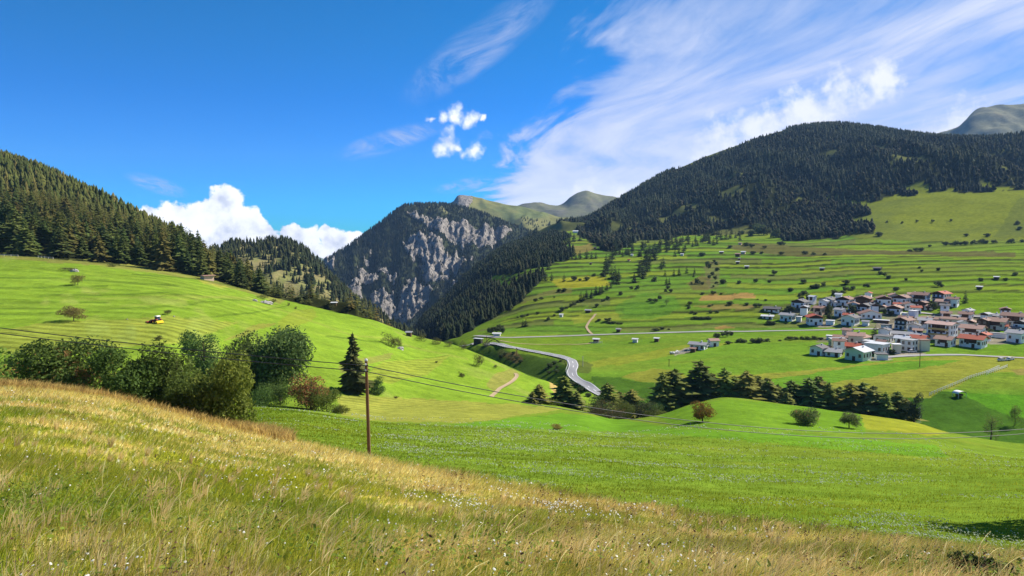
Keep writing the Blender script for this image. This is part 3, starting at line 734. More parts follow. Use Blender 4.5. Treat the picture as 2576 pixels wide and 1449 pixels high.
def rel_cliff(S, P0, Q0):
    w = smooth(0.3, 0.9, S.V) * (1 - smooth(3.5, 4.0, S.V))
    rib = 1 - np.abs(fbm(S.U[None, :] * 26 + 0.0 * S.D, S.D / 900, 4, 3)) * 2
    z = rib * 30 * w + fbm(S.X / 70, S.D / 70, 4, 4) * 22 * w
    r = rock_mask(S, P0, Q0)
    z += r * w * ((1 - np.abs(fbm(S.X / 30, S.D / 120, 4, 15)) * 2) * 17 + (1 - np.abs(fbm(S.X / 11, S.D / 40, 2, 16)) * 2) * 7)
    S._r = r
    return z - 20 * w


def col_cliff(S, P0, Q0):
    C = np.empty(S.D.shape + (3,)); C[:] = (0.040, 0.048, 0.022)
    g = (in_poly(P0, Q0, [(1030, 512), (1100, 505), (1190, 515), (1170, 530), (1120, 535), (1060, 530)])) & (fbm(P0 / 14, Q0 / 8, 3, 9) > 0.0)
    C[g] = (0.17, 0.17, 0.075)
    return C, S._r


CLIFF = mountain('cliff_mountain', [
    N((600, 2050, z, -340), (1000, 2050, z, -360), (1500, 2050, z, -300)),
    N((600, 2200, z, -290), (760, 2200, 790), (850, 2200, 800), (950, 2200, 815), (1050, 2200, 815), (1150, 2200, 790), (1300, 2200, 740), (1500, 2300, 680)),
    N((600, 2400, z, -230), (760, 2400, 735), (850, 2400, 712), (950, 2400, 700), (1050, 2400, 700), (1150, 2400, 690), (1300, 2450, 660), (1500, 2500, 640)),
    N((600, 2600, z, -160), (760, 2550, 695), (850, 2600, 655), (950, 2650, 610), (1020, 2680, 590), (1100, 2680, 590), (1200, 2700, 600), (1300, 2750, 612), (1500, 2750, 620)),
    N((600, 2700, z, -180), (760, 2650, 690), (810, 2700, 668), (850, 2750, 637), (880, 2770, 617), (905, 2800, 600), (940, 2830, 572), (970, 2860, 551), (1000, 2880, 528), (1020, 2900, 518), (1060, 2920, 515), (1100, 2950, 514), (1150, 2960, 520), (1190, 2960, 529), (1240, 2950, 548), (1280, 2940, 564), (1330, 2930, 582), (1400, 2900, 596), (1500, 2900, 612)),
    N((600, 3300, z, -380), (1000, 3500, z, -200), (1500, 3500, z, -250)),
], [14, 60, 60, 60, 14], 620, 1480, 300, rel_cliff, col_cliff, 0.12)


def simple_rel(a, s, seed):
    def f(S, P0, Q0):
        w = smooth(0.2, 0.8, S.V) * (1 - smooth(S.V.max() - 1.25, S.V.max() - 1.02, S.V) * 0.85)
        return (fbm(S.X / s, S.D / s, 4, seed) + 0.5 * (1 - 2 * np.abs(fbm(S.X / s * 1.7, S.D / s * 0.6, 3, seed + 5)))) * a * w
    return f


def grassy(c1, c2, s, seed, rockc=0.0, rock_poly=None):
    def f(S, P0, Q0):
        k = smooth(-0.4, 0.5, fbm(P0 / s, Q0 / s * 2, 4, seed))[..., None]
        R = np.zeros(S.D.shape)
        if rock_poly:
            R = in_poly(P0 + 3 * fbm(P0 / 9, Q0 / 9, 2, 2), Q0 + 3 * fbm(P0 / 9, Q0 / 9, 2, 3), rock_poly) * rockc
        return np.array(c1) * (1 - k) + np.array(c2) * k, R
    return f


ALP = mountain('alpine_ridge', [
    N((1000, 3200, z, -250), (1300, 3200, z, -200), (1700, 3200, z, -150)),
    N((1000, 3500, z, 0), (1150, 3500, 545), (1250, 3500, 560), (1340, 3400, 575), (1420, 3500, 582), (1700, 3600, 570)),
    N((1000, 3800, 560), (1080, 3800, 532), (1135, 3800, 512), (1143, 3800, 506), (1150, 3800, 495), (1158, 3800, 493), (1200, 3840, 500), (1260, 3880, 512), (1320, 3900, 523), (1370, 3900, 537), (1420, 3900, 550), (1500, 3900, 566), (1700, 3900, 590)),
    N((1000, 4300, z, -100), (1300, 4300, z, -50), (1700, 4300, z, -200)),
], [10, 34, 34, 6], 1010, 1690, 170, simple_rel(26, 260, 13), grassy((0.165, 0.165, 0.060), (0.125, 0.150, 0.055), 40, 17, 1.0, [(1138, 520), (1146, 488), (1166, 490), (1190, 505), (1180, 520), (1160, 540)]), 0.08)
PEAK = mountain('grey_peak', [
    N((1150, 4600, z, -100), (1450, 4600, z, -100), (1800, 4600, z, -100)),
    N((1150, 5000, z, 60), (1330, 5000, 545), (1450, 5000, 540), (1560, 5000, 550), (1800, 5000, 560)),
    N((1150, 5500, 560), (1250, 5500, 535), (1300, 5500, 527), (1350, 5500, 515), (1400, 5500, 518), (1422, 5500, 510), (1438, 5500, 495), (1455, 5500, 485), (1475, 5500, 481), (1500, 5500, 487), (1545, 5500, 499), (1620, 5500, 525), (1800, 5500, 560)),
    N((1150, 6200, z, -100), (1450, 6200, z, 0), (1800, 6200, z, -100)),
], [8, 34, 34, 6], 1180, 1780, 150, simple_rel(34, 330, 23), grassy((0.155, 0.160, 0.085), (0.130, 0.128, 0.095), 30, 27), 0.06)
RIGHT = mountain('distant_dome_mountain', [
    N((2150, 4000, z, 150), (2500, 4000, z, 200), (3300, 4000, z, 200)),
    N((2150, 4500, z, 350), (2400, 4500, 365), (2500, 4500, 345), (2700, 4500, 330), (3300, 4500, 340)),
    N((2150, 5200, 380), (2380, 5200, 340), (2410, 5200, 328), (2432, 5200, 305), (2450, 5200, 287), (2475, 5200, 275), (2510, 5200, 271), (2560, 5200, 271), (2640, 5200, 278), (2800, 5200, 310), (3300, 5200, 340)),
    N((2150, 6000, z, 300), (2500, 6000, z, 400), (3300, 6000, z, 300)),
], [8, 30, 36, 6], 2200, 3250, 170, simple_rel(46, 300, 33), grassy((0.215, 0.215, 0.140), (0.160, 0.165, 0.120), 34, 37), 0.06)
FARB = mountain('far_blue_ridge', [
    N((500, 7500, z, -700), (1000, 7500, z, -700)),
    N((500, 8500, 690), (700, 8500, 665), (768, 8500, 637), (785, 8500, 641), (815, 8500, 651), (860, 8500, 668), (1000, 8500, 700)),
    N((500, 9500, z, -800), (1000, 9500, z, -800)),
], [20, 6], 560, 960, 60, simple_rel(30, 500, 43), grassy((0.07, 0.09, 0.05), (0.10, 0.12, 0.06), 20, 47), 0.05)
KNOLL = mountain('wooded_knoll', [
    N((350, 820, z, -150), (700, 820, z, -160), (1100, 760, z, -160)),
    N((350, 1000, z, -70), (540, 1000, 690), (640, 1000, 690), (760, 990, 720), (860, 970, 765), (950, 940, 822), (1100, 900, 880)),
    N((350, 1300, z, -60), (500, 1300, 650), (560, 1300, 624), (600, 1300, 615), (660, 1300, 613), (720, 1290, 616), (755, 1280, 626), (790, 1260, 655), (830, 1240, 696), (870, 1220, 735), (910, 1190, 772), (950, 1160, 808), (1000, 1100, 845), (1100, 1050, 880)),
    N((350, 1700, z, -300), (700, 1700, z, -300), (1100, 1500, z, -330)),
], [10, 34, 40, 6], 400, 1080, 190, simple_rel(13, 120, 53), grassy((0.205, 0.180, 0.080), (0.150, 0.165, 0.055), 22, 57, 1.0, [(775, 640), (800, 655), (795, 668), (775, 655)]), 0.25)
# ------------------------------------------------------------------ vegetation builders
M_NEEDLE = leafy('needles', 0.30, 0.8, 0.03)
M_LEAF = leafy('leaves', 0.38, 0.65, 0.08)
M_GRASS = leafy('grass_blades', 0.50, 0.7, 0.04)
M_BARK = plain('bark', (0.075, 0.055, 0.040), 0.95, 0.4, 6.0, bump=0.02)


def tube(points, radii, sides=6):
    """tapered limb along points"""
    P = np.asarray(points, float); n = len(P); V = []; F = []
    for i in range(n):
        t = P[min(i + 1, n - 1)] - P[max(i - 1, 0)]; t = t / (np.linalg.norm(t) + 1e-9)
        a = np.array((0, 0, 1.0)) if abs(t[2]) < 0.9 else np.array((1.0, 0, 0))
        e1 = np.cross(t, a); e1 /= np.linalg.norm(e1); e2 = np.cross(t, e1)
        for k in range(sides):
            an = 2 * math.pi * k / sides
            V.append(P[i] + radii[i] * (e1 * math.cos(an) + e2 * math.sin(an)))
    for i in range(n - 1):
        for k in range(sides):
            a = i * sides + k; b_ = i * sides + (k + 1) % sides
            F.append((a, b_, b_ + sides)); F.append((a, b_ + sides, a + sides))
    return np.array(V), np.array(F)


def join(parts):
    V = []; F = []; C = []; o = 0
    for p in parts:
        V.append(p[0]); F.append(p[1] + o); o += len(p[0])
        if len(p) > 2:
            C.append(p[2])
    return np.concatenate(V), np.concatenate(F), (np.concatenate(C) if C else None)


def conifer(seed, levels, per, R=0.19, base=0.06, droop=0.35, power=0.9, cA=(0.03, 0.045, 0.018), cB=(0.05, 0.06, 0.024), gap=0.0, irregular=0.25, fine=True):
    """crown of unit height made of drooping branch sprays"""
    r = np.random.default_rng(seed); V = []; F = []; C = []
    lean = r.normal(0, 0.01, 2)
    for i in range(levels):
        h = base + (1 - base) * (i + r.random() * 0.7) / levels
        prof = (1 - h) ** power * (0.55 + 0.45 * min(1, (h - base + 0.05) / 0.18))
        nb = max(3, int(round(per * (0.45 + 0.55 * (1 - h)))))
        a0 = r.random() * 6.28
        for k in range(nb):
            if r.random() < gap:
                continue
            az = a0 + 6.283 * k / nb + r.normal(0, 0.25)
            L = max(R * prof * (1 + r.normal(0, irregular)), 0.008) + 0.012
            dx, dy = math.cos(az), math.sin(az)
            wd = L * (0.20 + 0.14 * r.random()); up = L * 0.12 * r.normal(); dr = droop * L * (0.7 + 0.6 * r.random())
            c = np.array((lean[0] * h, lean[1] * h, min(max(h + r.normal(0, 0.022), base * 0.5), 0.99)))
            tip = c + (dx * L, dy * L, up - dr)
            mid = c + (dx * L * 0.58, dy * L * 0.58, up * 0.6 - dr * 0.35)
            sl = mid + (-dy * wd, dx * wd, -dr * 0.45 - 0.006); sr = mid + (dy * wd, -dx * wd, -dr * 0.45 - 0.006)
            o = len(V)
            V += [c + (0, 0, 0.008), sl, tip, sr]
            F += [(o, o + 1, o + 2), (o, o + 2, o + 3)]
            col = np.array(cA) + (np.array(cB) - np.array(cA)) * r.random()
            col = col * (0.85 + 0.3 * r.random())
            C += [col] * 4
            if fine:
                low = mid + (0, 0, -dr * 0.6 - 0.022 * (0.5 + r.random()))
                V += [c + (0, 0, -0.004), low, tip + (0, 0, -0.006)]
                F += [(o + 4, o + 5, o + 6)]; C += [col * 0.9] * 3
    # leader
    o = len(V)
    V += [np.array((lean[0], lean[1], 1.03)), np.array((0.010, 0, 0.93)), np.array((-0.006, 0.009, 0.93)), np.array((-0.006, -0.009, 0.93))]
    F += [(o, o + 1, o + 2), (o, o + 2, o + 3), (o, o + 3, o + 1)]; C += [np.array(cA)] * 4
    return np.array(V), np.array(F), np.array(C)


def far_conifer(seed, tiers=4, R=0.20):
    r = np.random.default_rng(seed); V = []; F = []
    for i in range(tiers):
        h0 = 0.03 + 0.80 * i / tiers; h1 = min(1.0, h0 + 0.52 - 0.06 * i) if i < tiers - 1 else 1.0
        rad = R * (1 - 0.78 * i / tiers); o = len(V); a0 = r.random() * 6
        V.append((r.normal(0, 0.012), r.normal(0, 0.012), h1))
        n = 6
        for k in range(n):
            a = a0 + 6.283 * k / n; rr = rad * (1.12 if k % 2 else 0.70) * (1 + r.normal(0, 0.13))
            V.append((rr * math.cos(a), rr * math.sin(a), h0 + (-0.03 if k % 2 else 0.05) + r.normal(0, 0.015)))
        for k in range(n):
            F.append((o, o + 1 + k, o + 1 + (k + 1) % n))
    return np.array(V), np.array(F)


def leaf_cloud(seed, lobes, n, size, cA, cB, up=0.25, shell=0.55, squash=1.0, accent=None, afrac=0.0):
    """lobes: (x, y, z, rx, ry, rz); n leaf-clump faces of about the given size"""
    r = np.random.default_rng(seed); L = np.asarray(lobes, float)
    w = L[:, 3] * L[:, 4] + L[:, 4] * L[:, 5] + L[:, 3] * L[:, 5]; w /= w.sum()
    li = r.choice(len(L), n, p=w)
    d = r.normal(size=(n, 3)); d /= np.linalg.norm(d, axis=1)[:, None]
    # lumpy sub-clumps: leaves bunch towards random directions of each lobe
    nk = 26
    kd = r.normal(size=(len(L), nk, 3)); kd /= np.linalg.norm(kd, axis=2)[..., None]
    pick = r.integers(0, nk, n)
    d = d * 0.55 + kd[li, pick] * 0.85; d /= np.linalg.norm(d, axis=1)[:, None]
    rad = (shell + (1 - shell) * r.random(n)) * (0.86 + 0.26 * hash2(li.astype(float), pick.astype(float), seed))
    P = L[li, :3] + d * L[li, 3:6] * rad[:, None]
    nrm = d * 0.9 + r.normal(size=(n, 3)) * 0.75 + np.array((0, 0, up)); nrm /= np.linalg.norm(nrm, axis=1)[:, None]
    t1 = np.cross(nrm, r.normal(size=(n, 3))); t1 /= np.linalg.norm(t1, axis=1)[:, None] + 1e-9
    t2 = np.cross(nrm, t1)
    s = size * (0.6 + 0.8 * r.random(n))[:, None]
    V = np.empty((n, 4, 3)); V[:, 0] = P - t1 * s; V[:, 1] = P + t2 * s * 0.55 + nrm * s * 0.15; V[:, 2] = P + t1 * s; V[:, 3] = P - t2 * s * 0.55 + nrm * s * 0.15
    o = np.arange(n)[:, None] * 4
    F = np.concatenate([o + np.array((0, 1, 2)), o + np.array((0, 2, 3))], 1).reshape(-1, 3)
    k = (0.55 * hash2(li.astype(float), pick.astype(float), seed + 3) + 0.45 * r.random(n))[:, None]
    c = np.array(cA) * (1 - k) + np.array(cB) * k
    if accent is not None:
        am = hash2(li.astype(float), pick.astype(float), seed + 8) < afrac
        c[am] = np.array(accent) * (0.7 + 0.6 * r.random(am.sum()))[:, None]
    C = np.repeat(c, 4, axis=0)
    return V.reshape(-1, 3), F, C


def random_lobes(seed, n, rx, rz, cz, spread=0.62, lobe=0.52, ry=None):
    r = np.random.default_rng(seed); ry = ry or rx; out = []
    for i in range(n):
        a = 6.283 * (i + r.random()) / n; q = spread * (0.35 + 0.65 * r.random()) * (1 if i else 0.1)
        zz = r.normal(-0.05, 0.38) if i else -0.1
        k = lobe * (0.72 + 0.5 * r.random()) if i else 0.66
        out.append((rx * q * math.cos(a), ry * q * math.sin(a), cz + rz * np.clip(zz, -0.6, 0.62), rx * k, ry * k, rz * k * 0.95))
    return out


def trunk_mesh(name, h, r0, seed, limbs=5, reach=0.5, fork=0.45, lean=0.05):
    r = np.random.default_rng(seed); parts = []
    top = np.array((r.normal(0, lean) * h, r.normal(0, lean) * h, h))
    pts = [np.array((0, 0, -0.25)), np.array((0, 0, 0.0)), top * 0.35 + r.normal(0, 0.012 * h, 3), top * 0.7 + r.normal(0, 0.015 * h, 3), top]
    parts.append(tube(pts, [r0 * 1.5, r0 * 1.15, r0 * 0.85, r0 * 0.55, r0 * 0.18], 7))
    for i in range(limbs):
        f = fork + (0.9 - fork) * i / max(limbs, 1); s = top * f
        a = 6.283 * i * 0.382 + r.random(); L = h * reach * (1 - 0.5 * f)
        e = s + np.array((math.cos(a) * L, math.sin(a) * L, L * (0.5 + 0.5 * r.random())))
        m_ = (s + e) / 2 + np.array((0, 0, -0.06 * L))
        parts.append(tube([s, m_, e], [r0 * 0.5 * (1 - f * 0.5), r0 * 0.3, r0 * 0.08], 5))
    V, F, _ = join(parts)
    return make_mesh(name, V, F, None, M_BARK)


# ------------------------------------------------------------------ woods
def scatter(S, mask, spacing, seed, hmin, hmax, cull=True, edge_px=(-120, 2700)):
    r = np.random.default_rng(seed)
    nr, nc = S.D.shape
    m_ = mask[:-1, :-1] & (S.PX[:-1, :-1] > edge_px[0]) & (S.PX[:-1, :-1] < edge_px[1])
    area = np.abs((S.X[:-1, 1:] - S.X[:-1, :-1]) * (S.D[1:, :-1] - S.D[:-1, :-1])) * m_
    T = S.Z / S.D
    rm = np.maximum.accumulate(T, axis=0)
    if cull:
        vis = (S.Z + hmax) / S.D >= rm - 1e-4
        area = area * vis[:-1, :-1]
    n = int(area.sum() / spacing ** 2)
    if n == 0:
        return np.zeros((0, 4))
    p = area.ravel() / area.sum()
    idx = r.choice(p.size, n, p=p); i = idx // (nc - 1); j = idx % (nc - 1)
    fi, fj = r.random(n), r.random(n)
    def bl(A):
        return (A[i, j] * (1 - fi) * (1 - fj) + A[i + 1, j] * fi * (1 - fj) + A[i, j + 1] * (1 - fi) * fj + A[i + 1, j + 1] * fi * fj)
    x, y, zz = bl(S.X), bl(S.D), bl(S.Z)
    hh = hmin + (hmax - hmin) * r.random(n) ** 1.3
    return np.stack([x, y, zz, hh], 1)


def far_round(seed):
    r = np.random.default_rng(seed); V = [(0, 0, 0.92 + 0.1 * r.random())]; F = []
    for i, (zz, rr) in enumerate(((0.72, 0.20), (0.42, 0.27), (0.12, 0.17))):
        a0 = r.random() * 6
        for k in range(6):
            a = a0 + 6.283 * k / 6; q_ = rr * (0.8 + 0.45 * r.random())
            V.append((q_ * math.cos(a), q_ * math.sin(a), zz + r.normal(0, 0.05)))
    for k in range(6):
        F.append((0, 1 + k, 1 + (k + 1) % 6))
        for i in range(2):
            a, b_ = 1 + 6 * i + k, 1 + 6 * i + (k + 1) % 6
            F += [(a, a + 6, b_ + 6), (a, b_ + 6, b_)]
    return np.array(V), np.array(F)


ROUND_T = [far_round(140 + k) for k in range(6)]
FAR_T = [far_conifer(100 + k, 4, 0.17 + 0.035 * (k % 4)) for k in range(8)]


def wood_mesh(name, pts, cA, cB, templates, seed, cC=None, patch=60.0, width=1.0):
    r = np.random.default_rng(seed); Vs = []; Fs = []; Cs = []; o = 0
    which = r.integers(0, len(templates), len(pts))
    cl = smooth(-0.35, 0.35, fbm(pts[:, 0] / patch, pts[:, 1] / patch, 2, seed))
    for k, tp in enumerate(templates):
        q_ = pts[which == k]; n = len(q_)
        if n == 0:
            continue
        tv, tf = tp[0], tp[1]
        a = r.random(n) * 6.283; s = q_[:, 3]; w = s * (0.85 + 0.35 * r.random(n)) * width
        ca, sa = np.cos(a), np.sin(a)
        V = np.empty((n, len(tv), 3))
        V[..., 0] = (tv[None, :, 0] * ca[:, None] - tv[None, :, 1] * sa[:, None]) * w[:, None] + q_[:, 0:1]
        V[..., 1] = (tv[None, :, 0] * sa[:, None] + tv[None, :, 1] * ca[:, None]) * w[:, None] + q_[:, 1:2]
        V[..., 2] = tv[None, :, 2] * s[:, None] + q_[:, 2:3] - 0.3
        F = (tf[None] + (np.arange(n) * len(tv))[:, None, None]).reshape(-1, 3) + o
        t = np.clip(0.7 * cl[which == k] + 0.45 * r.random(n) ** 1.5, 0, 1)[:, None]
        c = np.array(cA) * (1 - t) + np.array(cB) * t
        if cC is not None:
            m_ = r.random(n) < 0.16
            c[m_] = np.array(cC)
        c = c * (0.75 + 0.5 * r.random(n))[:, None]
        Vs.append(V.reshape(-1, 3)); Fs.append(F); Cs.append(np.repeat(c, len(tv), axis=0)); o += n * len(tv)
    return make_mesh(name, np.concatenate(Vs), np.concatenate(Fs), np.concatenate(Cs), M_NEEDLE, True)


def stuff(name, me, label):
    o_ = link(name, me); o_['kind'] = 'stuff'; o_['label'] = label; o_['category'] = 'forest'
    return o_


# right-hand mountain wood
fr = scatter(G, forest_r & (G.V < 15.02), 9.0, 201, 9, 17, edge_px=(-120, 2960))
mixn = fbm(fr[:, 0] / 130, fr[:, 1] / 130, 3, 99) + 0.35 * np.random.default_rng(3).normal(size=len(fr)) + 0.5 * smooth(1700, 1350, fr[:, 1])
fr2 = fr[mixn > 0.42].copy(); fr = fr[mixn <= 0.42]; fr2[:, 3] *= 0.82
stuff('mixed_forest', wood_mesh('mixed_forest', fr2, (0.034, 0.044, 0.022), (0.080, 0.084, 0.040), ROUND_T, 311, (0.105, 0.095, 0.048), 70, 1.2), 'paler broadleaf patches mixed into the dark mountain forest')
stuff('mountain_forest', wood_mesh('mountain_forest', fr, (0.019, 0.031, 0.019), (0.057, 0.073, 0.035), FAR_T, 301, (0.094, 0.098, 0.045), 110, 1.25), 'dark conifer forest covering the broad mountain above the village')
fs_ = scatter(G, forest_s & (G.V < 14.05), 6.6, 202, 8, 14)
stuff('spur_forest', wood_mesh('spur_forest', fs_, (0.022, 0.036, 0.018), (0.039, 0.048, 0.021), FAR_T, 302, (0.059, 0.062, 0.029), 60, 1.25), 'dark conifer forest on the spur beside the gorge')
# cliff mountain: trees wherever it is not bare rock
ck = (CLIFF.rock < 0.5) & (CLIFF.V > 0.4) & (CLIFF.V < 4.05)
fc = scatter(CLIFF, ck, 9.6, 203, 9, 16)
fc2 = scatter(CLIFF, (CLIFF.rock >= 0.5) & (CLIFF.V > 0.4) & (CLIFF.V < 4.05), 19, 204, 6, 11)
fc = np.concatenate([fc, fc2])
stuff('cliff_forest', wood_mesh('cliff_forest', fc, (0.029, 0.044, 0.024), (0.050, 0.059, 0.030), FAR_T, 303, None, 120, 1.2), 'dark conifers clinging to the steep rocky cliff mountain')
# knoll: open wood
nk_ = fbm(KNOLL.X / 60, KNOLL.D / 60, 3, 77)
kd = (KNOLL.V > 0.3) & (KNOLL.V < 2.1)
ridge_k = kd & ((KNOLL.V > 1.75) | (KNOLL.PX > 830) | (nk_ > -0.02) | (KNOLL.PX < 600))
fk = np.concatenate([scatter(KNOLL, ridge_k, 9.0, 205, 9, 17), scatter(KNOLL, kd & ~ridge_k, 14, 206, 6, 12)])
stuff('knoll_wood', wood_mesh('knoll_wood', fk, (0.039, 0.057, 0.023), (0.061, 0.073, 0.029), FAR_T, 304, (0.082, 0.087, 0.034), 60, 1.2), 'scattered dark conifers on the pale grassy knoll')
# loose trees below the alpine ridge
am = (ALP.V > 0.8) & (ALP.V < 1.7) & in_poly(ALP.PX, ALP.PY, [(1200, 545), (1290, 545), (1400, 562), (1440, 585), (1300, 600), (1200, 580)]) & (fbm(ALP.X / 90, ALP.D / 90, 3, 78) > 0.05)
fa = scatter(ALP, am, 17, 207, 9, 15)
stuff('alpine_trees', wood_mesh('alpine_trees', fa, (0.036, 0.054, 0.024), (0.054, 0.066, 0.030), FAR_T, 305), 'loose dark conifers at the tree line of the grassy alpine ridge')

# ---- left hillside wood: the trees that show largest are things, the rest one mass
SPRUCE = []
PAL = [((0.097, 0.121, 0.032), (0.163, 0.178, 0.044)), ((0.075, 0.109, 0.032), (0.128, 0.159, 0.041)), ((0.133, 0.128, 0.034), (0.202, 0.181, 0.051)), ((0.066, 0.099, 0.034), (0.112, 0.143, 0.046))]
for k in range(6):
    cA, cB = PAL[k % 4]
    v, f, c = conifer(400 + k, 26, 12, R=0.23 + 0.03 * (k % 3), base=0.05 + 0.03 * (k % 2), droop=0.22 + 0.12 * (k % 3), power=0.75 + 0.1 * (k % 3), cA=cA, cB=cB, gap=0.06, irregular=0.34)
    SPRUCE.append(make_mesh('spruce_crown', v, f, c, M_NEEDLE))
v, f = tube([(0, 0, -0.02), (0, 0, 0.15), (0, 0, 0.9)], [0.017, 0.013, 0.003], 6)
TRUNK_UNIT = make_mesh('spruce_trunk', v, f, None, M_BARK)
MIDT = [conifer(450 + k, 11, 6, R=0.23, base=0.04, droop=0.3, power=0.8, irregular=0.3, fine=False)[:2] for k in range(6)]
fl = scatter(G, forest_l & (G.PX < 985) & (G.V < 8.12), 7.8, 208, 10, 20, edge_px=(-400, 985))
fl[:, 3] *= 1.0 - 0.38 * smooth(430, 800, fl[:, 1])
fl[:, 3] *= np.where(fl[:, 0] / fl[:, 1] < -0.35, 1.0, 0.92) * (1.0 + 0.22 * (fl[:, 1] < 430))
flpx = fl[:, 0] / fl[:, 1] * FPX + CX
fl[:, 3] *= 1.0 - 0.18 * smooth(470, 560, flpx) - 0.30 * smooth(600, 720, flpx)
show = fl[:, 3] / fl[:, 1] * (np.abs(fl[:, 0] / fl[:, 1] * FPX + CX - 640) < 690)
order = np.argsort(-show); top_n = order[:200]; rest = order[200:]
far_l = fl[rest][fl[rest][:, 1] > 620]; near_l = fl[rest][fl[rest][:, 1] <= 620]
stuff('hillside_forest', wood_mesh('hillside_forest', near_l, (0.093, 0.121, 0.032), (0.163, 0.168, 0.044), MIDT, 306, (0.202, 0.174, 0.053), 40, 1.25), 'sunlit conifer forest climbing the left hillside')
stuff('ridge_forest', wood_mesh('ridge_forest', far_l, (0.067, 0.087, 0.023), (0.117, 0.121, 0.032), FAR_T, 307, (0.145, 0.125, 0.038), 40, 1.3), 'finer conifer forest along the top of the left ridge')


def plant_conifer(loc, h, label, group, mesh=None, name='spruce_tree', wide=1.0, crn=None):
    e = thing(name, label, 'tree', loc, crn.random() * 6.28 if crn is not None else 0.0, group)
    s = (h * wide, h * wide, h)
    link('crown', mesh, e, None, 0, s); link('trunk', TRUNK_UNIT, e, None, 0, (h, h, h))
    return e


crn = np.random.default_rng(5)
SH_HUT = G.hit(520, 706, 200)
for q_ in fl[top_n]:
    xx, yy = q_[0], q_[1]
    pxx = xx / yy * FPX + CX
    if abs(xx - SH_HUT.x) < 9 and abs(yy - SH_HUT.y) < 10:
        continue
    zone = ('above the bleached fences' if pxx < 190 else 'between the boulder and the pale shed' if pxx < 500 else 'behind and right of the pale shed' if pxx < 690 else 'on the falling crest towards the gorge')
    plant_conifer((xx, yy, q_[2]), q_[3], 'conifer in the front rank of the hillside wood ' + zone, 'front rank of the hillside wood', SPRUCE[crn.integers(0, 6)], 'conifer_tree', 1.15 + 0.3 * crn.random(), crn)
# ------------------------------------------------------------------ single trees and bushes
def conv(sx, sy):
    return lambda x, y: (sx + 0.248 * x, sy + 0.248 * y)


z3 = conv(1022.4, 447.2); z4 = conv(1469.4, 543.1); z5 = conv(1937.1, 415.3); z6 = conv(1937.1, 670.8); z2 = conv(511.2, 511.2); z21 = conv(0, 638.9); z22 = conv(575.0, 798.6); z23 = conv(1213.9, 798.6)


ORD = ['leftmost', 'second', 'third', 'fourth', 'fifth', 'sixth', 'seventh', 'eighth', 'ninth', 'tenth', 'eleventh', 'twelfth', 'thirteenth', 'fourteenth', 'fifteenth', 'sixteenth', 'seventeenth', 'eighteenth', 'nineteenth', 'twentieth']


def nth(i, n):
    if n == 1:
        return ''
    if i == 0:
        return ', leftmost'
    if i == n - 1:
        return ', rightmost'
    return ', %s from the left' % ORD[i] if i < 20 else ', %s from the right' % ORD[n - 1 - i] if n - 1 - i < 20 else ''


def at_depth(px, py, d):
    u, t = pix2ut(px, py)
    return Vector((u * d, d, t * d))


def stand(px, d):
    """ground point in the direction of a survey column at distance d"""
    u, _ = pix2ut(px, 800)
    return Vector((u * d, d, G.h(u * d, d)))


def broadleaf(px, top_py, w_px, d, label, seed, cA, cB, n=4000, lobes=9, trunk_h=0.35, group=None, name='broadleaf_tree', accent=None, afrac=0.0, size=None, low=0.08, base=None, limbs=6):
    b0 = base or stand(px, d)
    d = b0.y
    h = at_depth(px, top_py, d).z - b0.z; w = w_px * d / FPX
    e = thing(name, label, 'tree' if 'tree' in name else 'bush', b0, 0.0, group)
    lo = low * h; rz = (h - lo) / 2; cz = lo + rz
    L = random_lobes(seed, lobes + 4, w / 2, rz, cz, 0.68, 0.44)
    v, f, c = leaf_cloud(seed, L, int(n * 1.35), size or (0.021 * (w + h) / 2 + 0.05) * 0.72, cA, cB, accent=accent, afrac=afrac)
    z0 = np.percentile(v[:, 2], 1.0); v[:, 2] = lo * 0.8 + (v[:, 2] - z0) * (h - lo * 0.8) / (v[:, 2].max() - z0); v[:, :2] *= (w / 2) / np.percentile(np.abs(v[:, 0]), 99.3)
    link('crown', make_mesh('crown', v, f, c, M_LEAF), e)
    link('trunk' if 'tree' in name else 'stem', trunk_mesh('trunk', h * 0.8, (0.022 if low > 0 else 0.012) * h + 0.03, seed, limbs, 0.45, trunk_h), e)
    return e


GA, GB = (0.073, 0.139, 0.032), (0.155, 0.244, 0.055)
SA, SB = (0.075, 0.107, 0.020), (0.191, 0.224, 0.040)
broadleaf(700, 819, 172, 160, 'tallest dense blue-green broadleaf tree behind the roadside shrubs', 11, (0.070, 0.115, 0.032), (0.150, 0.205, 0.058), 8200, 11)
broadleaf(612, 830, 124, 164, 'narrower blue-green broadleaf tree touching the left side of the tallest one', 12, (0.070, 0.112, 0.030), (0.145, 0.198, 0.054), 6000, 9)
broadleaf(506, 827, 104, 150, 'dark green rounded tree rising behind the left shrubs', 13, (0.060, 0.133, 0.032), (0.143, 0.242, 0.061), 5200, 8)
broadleaf(778, 936, 100, 148, 'small tree with rust-brown dying leaves between green shrubs', 14, (0.091, 0.138, 0.028), (0.195, 0.231, 0.050), 4200, 8, accent=(0.34, 0.155, 0.062), afrac=0.68)
broadleaf(700, 958, 112, 150, 'low green shrub at the foot of the tallest broadleaf tree', 15, GA, GB, 3000, 7, name='shrub_bush', low=0.0)
broadleaf(655, 975, 80, 146, 'low dark shrub at the meadow edge beside the yellow-green bank shrub', 19, GA, GB, 2200, 6, name='shrub_bush', low=0.0)
broadleaf(818, 980, 84, 144, 'olive shrub below the rust-brown tree', 16, SA, SB, 2800, 7, name='shrub_bush', low=0.0)
broadleaf(852, 1016, 52, 140, 'smallest olive shrub, tail end of the clump by the meadow', 17, SA, SB, 1500, 5, name='shrub_bush', low=0.0)
broadleaf(946, 946, 48, 190, 'dark round small tree just right of the big spruce', 18, (0.041, 0.091, 0.025), (0.104, 0.173, 0.047), 2400, 7, low=0.0)
